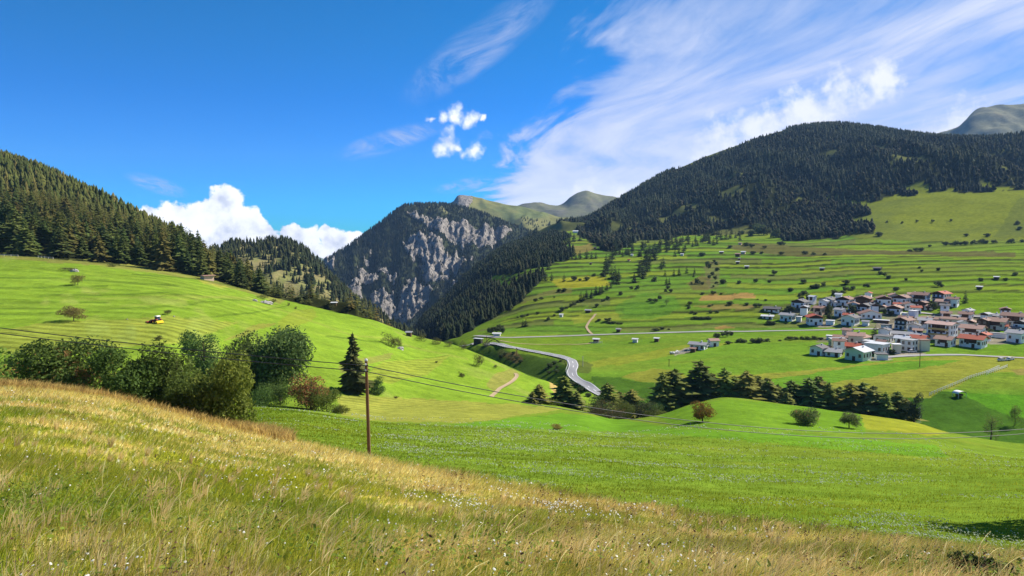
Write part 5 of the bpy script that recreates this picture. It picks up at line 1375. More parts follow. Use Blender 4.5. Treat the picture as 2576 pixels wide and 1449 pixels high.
def gable_roof(name, w, l, hw, rise, ridge, mat, ov=0.9, th=0.22):
    a, lb = (w / 2, l / 2) if ridge == 'y' else (l / 2, w / 2)
    sl = rise / a; e = a + ov; ze = hw - sl * ov; y = lb + ov
    prof = [(-e, ze + 0.06), (0, hw + rise + 0.06), (e, ze + 0.06), (e, ze + 0.06 + th), (0, hw + rise + 0.06 + th), (-e, ze + 0.06 + th)]
    V = [(p, -y, q_) for p, q_ in prof] + [(p, y, q_) for p, q_ in prof]
    F = [(0, 1, 4, 5), (1, 2, 3, 4), (7, 6, 11, 10), (8, 7, 10, 9), (6, 7, 1, 0), (7, 8, 2, 1), (5, 4, 10, 11), (4, 3, 9, 10), (0, 5, 11, 6), (3, 2, 8, 9)]
    if ridge == 'x':
        V = [(q1, -p1, r1) for p1, q1, r1 in V]
    me = bpy.data.meshes.new(name); me.from_pydata(V, [], F); me.materials.append(mat); me.update()
    return me


def house(px, py, w_px, h_px, label, wall='white', roof='brown', rot=25.0, ridge='y', clad=True, balcony=True, ratio=1.0, flat=False, name='house', chimney=True, dmin=330, cat='house', bal_mat=None, wins=True, slope=0.34, solar=False, storey=2.75, group=None):
    p0 = G.hit(px, py, dmin); d = p0.y
    th = math.radians(rot); app = w_px * d / FPX; Ht = h_px * d / FPX
    view = math.atan2(p0.x, p0.y)
    c_, s_ = abs(math.cos(th)), abs(math.sin(th))
    w = 0.93 * app / (c_ + ratio * s_ + 0.12); l = w * ratio
    w, l = max(w, 2.2), max(l, 2.2)
    rise = (w if ridge == 'y' else l) / 2 * slope
    if flat:
        rise = 0.0
    hw = max(Ht - rise * 0.8 - 0.3, 2.0)
    back = (l * c_ + w * s_) / 2 * 0.8
    ctr = p0 + Vector((math.sin(view) * back, math.cos(view) * back, 0))
    zmin = min(G.h(ctr.x + a, ctr.y + b_) for a in (-w / 3, 0, w / 3) for b_ in (-l / 3, 0, l / 3))
    HOUSES.append((ctr.x, ctr.y, max(w, l)))
    e = thing(name, label, cat, (ctr.x, ctr.y, max(zmin, p0.z - 1.0)), -view - th if True else 0, group)
    wm = M_WALL[wall]
    if flat:
        link('wall', mesh_boxes('wall', [(-w / 2, w / 2, -l / 2, l / 2, -1.2, hw)], wm), e)
        r_ = link('roof', mesh_boxes('roof', [(-w / 2 - 0.35, w / 2 + 0.35, -l / 2 - 0.35, l / 2 + 0.35, hw + 0.004, hw + 0.32)], M_ROOF[roof]), e)
    else:
        link('wall', gable_wall('wall', w, l, hw, rise, ridge, wm), e)
        r_ = link('roof', gable_roof('roof', w, l, hw, rise, ridge, M_ROOF[roof], min(1.1, 0.10 * w + 0.25)), e)
    if chimney and not flat and w > 5:
        zt = hw + rise
        link('chimney', mesh_boxes('chimney', [(-0.28, 0.28, -0.28, 0.28, -0.9, 0.6), (-0.36, 0.36, -0.36, 0.36, 0.6, 0.72)], M_WALL['grey']), r_, (w * 0.16 if ridge == 'y' else w * 0.2, l * 0.2 if ridge == 'y' else 0.3, zt + 0.25 - (w * 0.16 * slope if ridge == 'y' else 0)))
    if solar:
        sp = link('solar_panel', mesh_boxes('solar_panel', [(-1.9, 1.9, -1.2, 1.2, 0, 0.08)], M_METAL), r_, ((-w * 0.25) if ridge == 'y' else 0, 0 if ridge == 'y' else -l * 0.25, hw + rise * 0.5 + 0.42))
        sp.rotation_euler = (0, -math.atan(slope), 0) if ridge == 'y' else (math.atan(slope), 0, 0)
    if clad and not flat:
        if ridge == 'y':
            zc0 = hw - 0.9; x = w / 2
            V = [(-x + 0.02, -0.05, zc0), (x - 0.02, -0.05, zc0), (x - 0.02, -0.05, hw - 0.03), (0, -0.05, hw + rise - 0.06), (-x + 0.02, -0.05, hw - 0.03)]
            V = V + [(a, 0.02, c2) for a, _, c2 in V]
            F = [(0, 1, 2, 3, 4), (9, 8, 7, 6, 5)] + [(i, (i + 1) % 5, (i + 1) % 5 + 5, i + 5)[::-1] for i in range(5)]
            me = bpy.data.meshes.new('gable_cladding'); me.from_pydata(V, [], F); me.materials.append(M_WOOD); me.update()
            link('gable_cladding', me, e, (0, -l / 2, 0))
        else:
            link('timber_band', mesh_boxes('timber_band', [(-w * 0.28, w * 0.28, -0.06, 0.02, hw * 0.5, hw - 0.25)], M_WOOD), e, (0, -l / 2, 0))
    ns = max(1, int(hw / storey)); sh = hw / ns
    if wins and w > 4.5:
        def row(face_w, place, n_max):
            n = int(min(n_max, max(1, face_w // 2.6)))
            for k in range(ns):
                for j in range(n):
                    x = -face_w / 2 + face_w * (j + 0.5) / n
                    if k == 0 and j == n // 2 and place is front:
                        continue
                    place(x, k * sh + sh * 0.55)
        def front(x, zz):
            link('window', WIN, e, (x, -l / 2 - 0.004, zz), 0)
        def right(x, zz):
            link('window', WIN, e, (w / 2 + 0.004, x, zz), math.pi / 2)
        def left(x, zz):
            link('window', WIN, e, (-w / 2 - 0.004, x, zz), -math.pi / 2)
        row(w, front, 5)
        (row(l, left, 4) if th < 0 else row(l, right, 4))
        link('door', DOOR, e, ((-w / 2 + w * (int(min(5, max(1, w // 2.6))) // 2 + 0.5) / int(min(5, max(1, w // 2.6)))), -l / 2 - 0.004, 0.0))
    if balcony and ns >= 2 and w > 6:
        bm = bal_mat or M_WOOD
        for k in range(1, ns):
            zb = k * sh - 0.1
            link('balcony', mesh_boxes('balcony', [(-w * 0.40, w * 0.40, -1.25, -0.01, zb, zb + 0.16), (-w * 0.40, w * 0.40, -1.25, -1.13, zb + 0.16, zb + 1.05), (-w * 0.40, -w * 0.40 + 0.1, -1.13, -0.01, zb + 0.16, zb + 1.05), (w * 0.40 - 0.1, w * 0.40, -1.13, -0.01, zb + 0.16, zb + 1.05)], bm), e, (0, -l / 2, 0))
    return e


HOUSES = []


def H6(x0, x1, yt, yb, label, **k):
    px, py = z6((x0 + x1) / 2, yb)
    return house(px, py, (x1 - x0) * 0.248, (yb - yt) * 0.248, label, **k)


# upper village, back row first
H6(1435, 1630, 272, 372, 'wide brown-roofed house in the back row beside the red-roofed corner house', roof='brown', rot=18, ridge='x', ratio=0.9)
H6(1640, 1835, 258, 382, 'white corner house with red roof, highest at the right of the upper houses', roof='red', rot=30)
H6(1790, 1920, 312, 408, 'white house with brown roof at the right end of the upper houses', roof='brown', rot=12, ridge='x', clad=False)
H6(1240, 1432, 298, 394, 'brown-roofed back-row house with white right wing', roof='brown', rot=20)
H6(1062, 1232, 298, 398, 'white back-row house with dark brown gable left of the garden tree', roof='brown', rot=-8)
H6(862, 1040, 304, 394, 'dark timber house with brown balconies in the back row', wall='wood', roof='brown', rot=15)
H6(668, 860, 308, 398, 'brown-gabled white house below the dark green plot', roof='brown', rot=22)
H6(492, 690, 314, 400, 'white gable-fronted house, left end of the back row', roof='dark', rot=24, clad=False)
H6(205, 400, 334, 420, 'white flat-topped house with dark gable at the upper left', roof='dark', rot=20)
H6(300, 412, 402, 458, 'low white annexe with flat grey roof at the upper left', roof='grey', flat=True, rot=15, balcony=False)
H6(432, 572, 408, 496, 'peach-walled house with rust roof', wall='peach', roof='rust', rot=25, ridge='x')
H6(872, 1080, 385, 464, 'white house with black upper floor in the middle of the upper village', roof='dark', rot=26)
H6(1172, 1350, 394, 480, 'rust-roofed house half hidden by garden trees', roof='rust', rot=10)
H6(1332, 1478, 366, 442, 'white house with a grey gable behind the bright white hall', roof='brown', rot=-18, clad=False)
H6(1480, 1602, 352, 432, 'small brown timber house left of the dark garden trees', wall='wood', roof='brown', rot=22)
H6(1680, 1830, 335, 400, 'pinkish low house under the red-roofed corner house', wall='peach', roof='tan', rot=12, ridge='x', clad=False)
H6(1250, 1330, 365, 420, 'narrow red-roofed house squeezed between back-row houses', roof='red', rot=5, ridge='x')
H6(880, 1142, 448, 528, 'broad white house with low wide gable above the parking terrace', roof='brown', rot=-12, clad=False, ratio=0.7)
H6(712, 915, 492, 598, 'white house with dark arched balconies beside the roadside statue', roof='dark', rot=22, clad=False)
H6(735, 850, 474, 540, 'red-roofed house right behind the dark-balconied one', roof='red', rot=14, ridge='x', clad=False)
H6(352, 542, 490, 594, 'white house with a red roof edge at the left above the road', roof='red', rot=-14)
H6(90, 268, 474, 556, 'long white house with rows of dark windows, left end of the village', roof='grey', rot=24, ridge='x', clad=False, ratio=0.7)
H6(262, 325, 505, 558, 'small grey garage beside the long white house', wall='grey', roof='white', flat=True, rot=10, balcony=False, wins=False)
H6(-70, 120, 412, 462, 'low dark shed with white gable ends at the left fringe', wall='white', roof='dark', rot=12, ridge='x', ratio=0.6, balcony=False)
H6(-90, 40, 492, 532, 'low pale shed left of the long white house', wall='grey', roof='white', rot=8, ridge='x', ratio=0.5, balcony=False, clad=False)
# middle
H6(1400, 1506, 446, 518, 'bright white windowless hall block', wall='bright', roof='white', flat=True, rot=28, balcony=False, wins=False)
H6(1335, 1400, 470, 505, 'white low shed attached to the bright white hall', wall='bright', roof='white', flat=True, rot=28, balcony=False, wins=False)
H6(1255, 1465, 518, 642, 'dark gabled house with white corner behind the village road', wall='white', roof='brown', rot=28, bal_mat=M_WALL['dark'])
H6(1300, 1450, 505, 560, 'dark brown barn behind the dark gabled house', wall='wood', roof='brown', rot=10, ridge='x', balcony=False)
H6(1530, 1722, 512, 582, 'long low building with red roof, left of the pair', wall='grey', roof='rust', rot=6, ridge='x', ratio=0.4, clad=False, balcony=False)
H6(1738, 1985, 512, 592, 'long low building with red roof, right of the pair', wall='cream', roof='rust', rot=6, ridge='x', ratio=0.4, clad=False, balcony=False)
H6(1040, 1215, 535, 570, 'low open shelter with a white roof by the playground', wall='wood', roof='white', flat=True, rot=8, ratio=0.35, balcony=False, wins=False)
hotel = H6(1575, 1905, 565, 752, 'big four-storey hotel with pinkish roof and ochre balconies', roof='pink', rot=22, ridge='x', ratio=0.75, bal_mat=M_OCHRE, slope=0.22)
H6(1922, 2185, 598, 712, 'white house with tan roof right of the hotel', roof='tan', rot=16, ridge='x', ratio=0.8)
H6(1668, 1885, 712, 812, 'white house with red-brown roof in front of the hotel', roof='rust', rot=20, ridge='x')
H6(1912, 2205, 704, 824, 'white house with bright red roof at the field edge', roof='red', rot=18, ridge='x', ratio=0.8)
H6(1212, 1600, 668, 742, 'long white building with grey roof across the village middle', roof='grey', rot=12, ridge='x', ratio=0.32, balcony=False)
H6(1448, 1552, 630, 690, 'small brown-roofed hut on the village road', wall='wood', roof='tan', rot=8, ridge='x', balcony=False)
H6(1315, 1500, 742, 862, 'plain white-grey block with flat grey roof', wall='grey', roof='grey', flat=True, rot=26, balcony=False)
H6(1480, 1622, 742, 858, 'white apartment block with stacked balconies', wall='cream', roof='brown', flat=True, rot=-26)
H6(945, 1222, 782, 892, 'large white block with pale metal roof at the lower village', wall='grey', roof='pale', flat=True, rot=24, balcony=False, ratio=0.9)
H6(1222, 1332, 785, 884, 'white block with recessed balconies right of the metal-roofed one', wall='cream', roof='white', flat=True, rot=-22)
H6(930, 1060, 750, 815, 'lower hall with pale metal roof behind the large white block', wall='grey', roof='pale', flat=True, rot=24, balcony=False, wins=False)
H6(1040, 1260, 705, 775, 'dark grey flat-roofed building behind the metal-roofed block', wall='grey', roof='dark', flat=True, rot=20, balcony=False)
H6(810, 1015, 692, 785, 'brown-roofed timber house left of the village spruce', wall='white', roof='rust', rot=30)
H6(640, 830, 695, 760, 'long rust-roofed wing of the timber house', wall='wood', roof='rust', rot=10, ridge='x', ratio=0.5, balcony=False)
H6(568, 640, 698, 742, 'tiny flat white shed at the upper corner of the lower village', wall='white', roof='white', flat=True, rot=6, balcony=False, wins=False)
H6(580, 790, 735, 828, 'pale yellow terraced house with roof terraces', wall='paleyellow', roof='grey', flat=True, rot=-12)
H6(742, 950, 784, 862, 'red-roofed white house in the middle of the lower village', roof='red', rot=24, ridge='x')
H6(392, 590, 800, 902, 'white gable-fronted house with solar panel at the lower left corner', roof='dark', rot=26, clad=False, solar=True, balcony=False)
H6(500, 622, 802, 860, 'dark red roofed house behind the solar-panel house', roof='red', rot=26, ridge='x', clad=False, balcony=False)
H6(548, 745, 838, 912, 'low white house with grey roof beside the solar-panel house', roof='grey', rot=10, ridge='x', clad=False, balcony=False)
H6(745, 1040, 824, 958, 'large pale mint-green house with grey roof at the front of the village', wall='mint', roof='pale', rot=26, clad=False, balcony=False)
H6(1050, 1202, 885, 946, 'white garage with dark flat roof at the lower lane', wall='bright', roof='dark', flat=True, rot=-14, balcony=False, wins=False)
H6(2092, 2240, 525, 642, 'dark brown timber house beside the red-roofed row', wall='wood', roof='brown', rot=20)
H6(2180, 2420, 525, 642, 'balconied house with red roof and white awning', wall='cream', roof='rust', rot=14, ridge='x')
H6(2205, 2345, 478, 540, 'grey-roofed house at the upper right lane', wall='grey', roof='grey', rot=16, ridge='x', balcony=False)
H6(2345, 2620, 474, 606, 'big grey-white building with brown roof at the right edge', wall='grey', roof='brown', rot=14, ridge='x', ratio=0.7, balcony=False)
H6(2465, 2640, 548, 655, 'dark-gabled white house cut by the right edge', roof='dark', rot=18)
H6(2395, 2610, 650, 774, 'white house with grey roof standing apart at the right field edge', roof='grey', rot=24, ridge='x', clad=False)
H6(2232, 2400, 672, 722, 'low white garage row behind the field-edge house', wall='bright', roof='grey', flat=True, rot=6, ratio=0.3, balcony=False, wins=False)
H6(2330, 2420, 590, 645, 'small red-roofed annexe by the white awning', wall='white', roof='red', rot=10, ridge='x', balcony=False)
# more roofs squeezed between the others
H6(590, 690, 345, 402, 'low grey-roofed house between the first two back-row houses', roof='grey', rot=14, ridge='x', balcony=False, clad=False)
H6(1000, 1075, 345, 400, 'small white annexe with brown roof behind the black-topped house', roof='brown', rot=8, ridge='x', balcony=False)
H6(1110, 1180, 395, 450, 'little pale house under the garden tree of the upper village', wall='cream', roof='tan', rot=16, balcony=False)
H6(1560, 1660, 385, 440, 'low tan-roofed house behind the dark garden trees', wall='cream', roof='tan', rot=10, ridge='x', balcony=False)
H6(560, 660, 545, 592, 'white garage with pale roof beside the long yard', wall='bright', roof='pale', flat=True, rot=8, balcony=False, wins=False)
H6(930, 1010, 545, 600, 'low white house by the playground shelter', roof='grey', rot=12, ridge='x', balcony=False, clad=False)
H6(1120, 1240, 590, 640, 'dark low garage in front of the dark gabled house', wall='grey', roof='dark', flat=True, rot=14, balcony=False, wins=False)
H6(1990, 2090, 545, 600, 'pale small house between the red-roofed pair and the timber house', wall='cream', roof='tan', rot=14, balcony=False)
H6(1885, 1960, 640, 700, 'narrow ochre-fronted wing at the right flank of the hotel', wall='paleyellow', roof='tan', flat=True, rot=-10)
H6(860, 960, 830, 890, 'low white house between the red roof and the mint-green house', roof='grey', rot=18, ridge='x', balcony=False, clad=False)
H6(650, 760, 770, 830, 'grey-roofed cottage behind the low white house', roof='grey', rot=12, ridge='x', balcony=False, clad=False)
H6(1110, 1200, 640, 690, 'small white house with brown roof above the spruce', roof='brown', rot=20, balcony=False)
H6(2430, 2530, 610, 660, 'small cream house with tan roof at the right edge', wall='cream', roof='tan', rot=10, ridge='x', balcony=False)
# small houses and sheds that fill the gaps
fr6 = np.random.default_rng(606)
for nm, poly_, cnt in (('upper', [(1990, 765), (2060, 755), (2390, 745), (2410, 795), (2320, 800), (2180, 808), (2020, 808)], 13), ('middle', [(2230, 808), (2480, 795), (2576, 800), (2576, 850), (2470, 862), (2330, 862), (2250, 842)], 12), ('lower', [(2075, 858), (2190, 850), (2330, 858), (2330, 880), (2230, 888), (2110, 892)], 7)):
    spots = []; tries = 0
    while len(spots) < cnt and tries < 4000:
        tries += 1
        a_, b2 = fr6.uniform(1980, 2576), fr6.uniform(745, 892)
        if not in_poly(np.array([a_]), np.array([b2]), poly_)[0]:
            continue
        q_ = G.hit(a_, b2, 330); w_ = fr6.uniform(5.0, 9.0)
        if all(math.hypot(q_.x - hx, q_.y + 3 - hy) > (hw_ + w_) * 0.52 for hx, hy, hw_ in HOUSES) and all(math.hypot(q_.x - o_[2].x, q_.y - o_[2].y) > 9 for o_ in spots):
            spots.append((a_, b2, q_, w_))
    for i, (a_, b2, q_, w_) in enumerate(sorted(spots, key=lambda o_: o_[0])):
        rf, wl = [('brown', 'white'), ('grey', 'bright'), ('tan', 'cream'), ('red', 'white'), ('dark', 'white'), ('pale', 'bright')][int(fr6.integers(0, 6))]
        house(a_, b2, w_ * FPX / q_.y * 1.15, fr6.uniform(4.2, 6.8) * FPX / q_.y, 'small %s-roofed house filling a gap in the %s village' % (rf, nm) + nth(i, len(spots)), wall=wl, roof=rf, rot=float(fr6.uniform(-20, 30)), ridge='x' if fr6.random() < 0.5 else 'y', balcony=fr6.random() < 0.4, clad=fr6.random() < 0.4, group='small houses in the village gaps')
# lone farm
house(*z4(1160, 1362), 52, 20, 'lone farm barn with grey roof in the valley meadow', wall='white', roof='grey', rot=20, ridge='x', ratio=0.6, clad=False, balcony=False, name='barn', cat='barn')
house(*z4(1308, 1328), 33, 20, 'white farmhouse with brown hipped roof beside the lone barn', wall='white', roof='tan', rot=-24, ridge='x', balcony=False, clad=False)
house(*z4(1105, 1385), 16, 8, 'little rust-roofed shed in front of the lone barn', wall='wood', roof='rust', rot=10, ridge='x', balcony=False, wins=False, chimney=False, name='shed', cat='shed')
house(*z4(1190, 1352), 34, 7, 'long low stable with white roof along the lone barn', wall='white', roof='white', rot=12, ridge='x', ratio=0.3, balcony=False, wins=False, chimney=False, name='shed', cat='shed')
# hay barns
for (px, py, w, h_, wl, rf, lab) in [(1590, 644, 7, 4, 'grey', 'white', 'tiny white-roofed hay hut below the mountain forest'), (1716, 643, 9, 5, 'grey', 'white', 'small white-roofed hay hut under the conifer belt'), (1815, 638, 12, 6, 'wood', 'white', 'hay hut with white roof above the long terraces'), (1856, 646, 15, 9, 'wood', 'tan', 'brown hay barn at the end of the rough strip'), (1870, 639, 13, 7, 'peach', 'white', 'pink-white hut beside the brown hay barn'), (1856, 664, 10, 7, 'wood', 'white', 'small hay hut with white roof below the brown barn'), (1879, 676, 12, 8, 'wood', 'white', 'white-roofed hay hut alone on the long terraces'), (2068, 681, 13, 8, 'wood', 'grey', 'brown hay barn on the terraces left of the dark one'), (2207, 681, 22, 9, 'dark', 'dark', 'dark wide hay barn on the upper right terraces'), (1862, 616, 10, 6, 'peach', 'tan', 'pale ruin on the rough hump'), (1582, 657, 8, 4, 'peach', 'red', 'tiny orange-roofed hut near the ravine'), (1486, 666, 7, 4, 'wood', 'dark', 'tiny dark hut on the left terraces'), (1480, 787, 18, 6, 'wood', 'grey', 'long grey-roofed barn on the left terraces by the path'), (1556, 836, 13, 8, 'wood', 'grey', 'brown barn standing just above the village road'), (1652, 860, 14, 8, 'wood', 'white', 'white-roofed barn below the village road'), (1598, 862, 16, 5, 'grey', 'white', 'flat white-roofed shelter below the village road'), (1500, 862, 18, 9, 'wood', 'white', 'hut with white gable at the track end below the village road'), (2507, 703, 14, 8, 'wood', 'white', 'white-roofed hut at the upper right beside a bush'), (2464, 728, 16, 8, 'wood', 'white', 'lower white-roofed hut at the upper right'), (1449, 586, 18, 6, 'bright', 'white', 'white farm on the high clearing below the forest'), (1497, 626, 8, 4, 'wood', 'dark', 'tiny hut at the ravine head'), (1412, 798, 9, 5, 'grey', 'white', 'small white hut at the foot of the left terraces'), (1248, 729, 8, 5, 'grey', 'white', 'tiny white hut on the small green clearing'), (1029, 846, 12, 9, 'wood', 'grey', 'grey hut on the hill edge above the gorge'), (1860, 654, 6, 5, 'wood', 'grey', 'tiny stump of a hut between the hay barns')]:
    house(px, py, w, h_, lab, wall=wl, roof=rf, rot=14, ridge='x', ratio=0.75, clad=False, balcony=False, chimney=False, wins=False, name='hay_barn', dmin=330, cat='barn')
house(521, 705, 38, 15, 'peach-walled shed with flat pale roof below the hillside wood', wall='peach', roof='tan', rot=-30, ridge='x', ratio=0.7, clad=False, balcony=False, chimney=False, wins=False, name='field_shed', dmin=200, cat='shed', slope=0.06)
house(841, 772, 16, 8, 'small barn with white roof at the end of the wood', wall='wood', roof='white', rot=10, ridge='x', clad=False, balcony=False, chimney=False, wins=False, name='hay_barn', dmin=200, cat='barn', slope=0.15)
house(1203, 866, 26, 15, 'long grey gallery roof where the road enters the gorge', wall='dark', roof='pale', rot=-60, flat=True, balcony=False, wins=False, name='road_gallery', cat='gallery', ratio=2.4)
house(1250, 846, 22, 6, 'white sheds by the road junction', wall='bright', roof='white', rot=8, ridge='x', ratio=0.4, balcony=False, wins=False, chimney=False, name='junction_shed', cat='shed', clad=False)
# ------------------------------------------------------------------ power line
M_POLE = plain('weathered_pole', (0.165, 0.088, 0.050), 0.9, 0.35, 3.0, bump=0.01)
M_CABLE = plain('cable', (0.025, 0.025, 0.028), 0.5, 0.1, 1.0, 0.4)
M_PALEW = plain('bleached_wood', (0.55, 0.50, 0.42), 0.9, 0.15, 4.0)
M_WHITEP = plain('white_paint', (0.75, 0.74, 0.70), 0.7, 0.08, 2.0)
M_RED = plain('red_paint', (0.45, 0.04, 0.025), 0.4, 0.1, 2.0, 0.4)
M_YELLOW = plain('yellow_paint', (0.75, 0.52, 0.01), 0.45, 0.08, 2.0, 0.4)
M_BLACK = plain('black_rubber', (0.02, 0.02, 0.02), 0.85, 0.2, 3.0)
M_STONE = plain('field_stone', (0.36, 0.34, 0.31), 0.95, 0.35, 1.2, bump=0.05)
DP = 45.0
pb = stand(924, DP); ptop = at_depth(921, 906, DP)
pole = thing('utility_pole', 'tall brown wooden pole carrying two cables on the grassy bank', 'pole', pb)
Hp = ptop.z - pb.z; lx = (ptop.x - pb.x)
v, f = tube([(0, 0, -0.4), (lx * 0.02, 0, 0.2), (lx * 0.5, 0, Hp * 0.5), (lx, 0, Hp)], [0.115, 0.11, 0.10, 0.088], 14)
link('post', make_mesh('post', v, f, None, M_POLE, True), pole)
v, f = tube([(lx, 0, Hp - 0.05), (lx, 0, Hp + 0.05), (lx, 0, Hp + 0.10)], [0.10, 0.10, 0.02], 14)
link('cap', make_mesh('cap', v, f, None, M_METAL), pole)
for k, dzz in enumerate((0.30, 0.66)):
    br = link('bracket', mesh_boxes('bracket', [(-0.05, 0.05, -0.20, -0.06, -0.05, 0.05), (-0.16, 0.16, -0.24, -0.16, -0.03, 0.03)], M_CABLE), pole, (lx, 0, Hp - dzz))
    v, f = tube([(0, -0.20, 0.02), (0, -0.20, 0.10), (0, -0.20, 0.14)], [0.045, 0.055, 0.02], 8)
    link('insulator', make_mesh('insulator', v, f, None, M_WHITEP), br)


def cable(A, B, sag, label):
    ts = np.linspace(0, 1, 70)
    P = [tuple(np.array(A) * (1 - t) + np.array(B) * t - np.array((0, 0, sag * 4 * t * (1 - t)))) for t in ts]
    v, f = tube(P, [0.026] * len(P), 6)
    tag(link('power_cable', make_mesh('power_cable', v, f, None, M_CABLE, True)), label, 'cable', 'cables of the pole line')


for k, (dzz, lab) in enumerate(((0.30, 'upper'), (0.66, 'lower'))):
    P = (pb.x + lx, pb.y - 0.20, pb.z + Hp - dzz)
    A = at_depth(-520, 752 + 13 * k, 46.0)
    cable(tuple(A), P, 0.33, lab + ' black cable running from the left edge to the wooden pole')
    cable(P, (73.0, 75.0, -16.3 - 0.35 * k), 4.1 + 0.08 * k, lab + ' cable sagging from the wooden pole to the right edge over the meadow')


def field_pole(px, top, base, label, mat, dmin=280):
    p0 = G.hit(px, base, dmin); h = at_depth(px, top, p0.y).z - p0.z
    e = thing('utility_pole', label, 'pole', p0)
    v, f = tube([(0, 0, -0.3), (0, 0, h * 0.5), (0, 0, h)], [0.17, 0.15, 0.12], 8)
    link('post', make_mesh('post', v, f, None, mat), e)
    link('crossarm', mesh_boxes('crossarm', [(-0.55, 0.55, -0.06, 0.06, h - 0.45, h - 0.33)], mat), e)


field_pole(2313.5, 887, 923, 'dark pole standing in the yellow field below the hotel', M_POLE)
field_pole(1466, 896, 922, 'pale yellow pole beside the road bend', M_PALEW)
field_pole(1300, 875, 893, 'pole beside the straight road above the gully', M_POLE)
field_pole(1683, 903, 922, 'thin pole in the green field left of the lone farm meadow', M_POLE)
field_pole(1224, 846, 862, 'pole at the arched bridge', M_POLE)

# ------------------------------------------------------------------ fences, snag, shelter
def fence(pts, label, n, dmin, h=1.15, mat=None, rails=2, thick=0.16):
    mat = mat or M_WHITEP
    P = [G.hit(px, py, dmin) for px, py in pts]
    path = smooth_path(P, 0.5); idx = np.linspace(0, len(path) - 1, n).astype(int); q_ = path[idx]
    base = Vector((q_[0][0], q_[0][1], G.h(*q_[0])))
    e = thing('fence', label, 'fence', base)
    pm = mesh_boxes('post', [(-thick / 2, thick / 2, -thick / 2, thick / 2, -0.3, h)], mat)
    Z = [G.h(x, y) for x, y in q_]
    for (x, y), zz in zip(q_, Z):
        link('post', pm, e, (x - base.x, y - base.y, zz - base.z))
    for r_ in range(rails):
        zr = h * (0.92 - 0.42 * r_)
        V = []; F = []
        for i, ((x, y), zz) in enumerate(zip(q_, Z)):
            for (dy, dzr) in ((-0.11, -0.07), (-0.11, 0.07), (-0.17, 0.07), (-0.17, -0.07)):
                V.append((x - base.x, y - base.y + dy, zz - base.z + zr + dzr))
            if i:
                for k in range(4):
                    a = (i - 1) * 4 + k; b_ = (i - 1) * 4 + (k + 1) % 4
                    F.append((a, b_, b_ + 4, a + 4))
        link('rail', make_mesh('rail', V, F, None, mat), e)
    return e


fence([(2338, 996), (2380, 978), (2430, 957), (2480, 940), (2514, 926)], 'long white fence climbing from the gully to the lower lane', 34, 285, 1.35)
fence([(2482, 943), (2510, 933), (2534, 924)], 'short white fence piece beside the upper end of the long fence', 12, 285, 1.35)
fence([(-60, 640), (0, 644), (47, 646)], 'low bleached wooden fence at the left edge below the wood', 9, 250, 1.0, M_PALEW)
fence([(96, 648), (114, 650), (134, 652)], 'short bleached wooden fence between the hillside wood and the meadow', 5, 250, 1.0, M_PALEW)
fence([(1690, 889), (1705, 890), (1722, 887)], 'white pen rails in front of the lone farm', 8, 300, 1.2)
fence([(1730, 884), (1738, 882), (1745, 880)], 'white gate frames beside the lone farm barn', 6, 300, 1.8)
fence([(1486, 865), (1500, 865), (1515, 864)], 'white pen rails at the track end hut', 8, 380, 1.3)
p0 = G.hit(2312, 1064, 200)
e = thing('dead_trunk', 'bare white dead trunk at the right end of the larch row', 'trunk', p0)
hd = at_depth(2313, 1024, p0.y).z - p0.z
v, f = tube([(0, 0, -0.3), (0.05, 0, hd * 0.3), (-0.05, 0, hd * 0.65), (0.1, 0, hd)], [0.28, 0.34, 0.30, 0.10], 8)
link('stem', make_mesh('stem', v, f, None, M_WHITEP, True), e)
v, f = tube([(0, 0, hd * 0.7), (0.5, 0, hd * 0.82)], [0.10, 0.03], 5)
link('stub', make_mesh('stub', v, f, None, M_WHITEP), e)


def shelter(px, py, w, label):
    p0 = G.hit(px, py, 200)
    e = thing('feeding_shelter', label, 'shelter', p0, 0.3)
    V = []; F = []; n = 9
    for i in range(n):
        a = math.pi * i / (n - 1)
        for yy in (-w * 0.35, w * 0.35):
            V.append((-math.cos(a) * w / 2, yy, 1.5 + math.sin(a) * w * 0.22))
    for i in range(n - 1):
        F.append((2 * i, 2 * i + 2, 2 * i + 3, 2 * i + 1))
    link('canopy', make_mesh('canopy', V, F, None, M_WHITEP, True), e)
    for x in (-w / 2 + 0.1, w / 2 - 0.1):
        for y in (-w * 0.33, w * 0.33):
            link('leg', mesh_boxes('leg', [(-0.06, 0.06, -0.06, 0.06, -0.3, 1.52)], M_METAL), e, (x, y, 0))
    link('hay_rack', mesh_boxes('hay_rack', [(-w * 0.35, w * 0.35, -0.5, 0.5, 0.4, 1.1)], M_WOOD), e)


shelter(2413, 998, 4.2, 'white domed feeding shelter on the steep pasture below the fence')


# ------------------------------------------------------------------ vehicles
def wheel(parent, loc, r, w, rim_mat):
    def disc(r0, w0, n=16):
        V = []; F = []
        for s_ in (-1, 1):
            for k in range(n):
                a = 6.283 * k / n; V.append((r0 * math.cos(a), s_ * w0 / 2, r0 * math.sin(a)))
        V += [(0, -w0 / 2, 0), (0, w0 / 2, 0)]
        for k in range(n):
            a, b_ = k, (k + 1) % n
            F += [(a, b_, b_ + n), (a, b_ + n, a + n), (2 * n, b_, a), (2 * n + 1, a + n, b_ + n)]
        return np.array(V), np.array(F)
    o = link('wheel', make_mesh('wheel', *disc(r * 0.42, w * 1.04), None, rim_mat), parent, loc)
    link('tyre', make_mesh('tyre', *disc(r, w), None, M_BLACK), o)


def prism(prof, y0, y1):
    n = len(prof)
    V = [(x, y0, z_) for x, z_ in prof] + [(x, y1, z_) for x, z_ in prof]
    F = [tuple(range(n)), tuple(range(2 * n - 1, n - 1, -1))] + [(i, i + n, (i + 1) % n + n, (i + 1) % n) for i in range(n)]
    return V, F


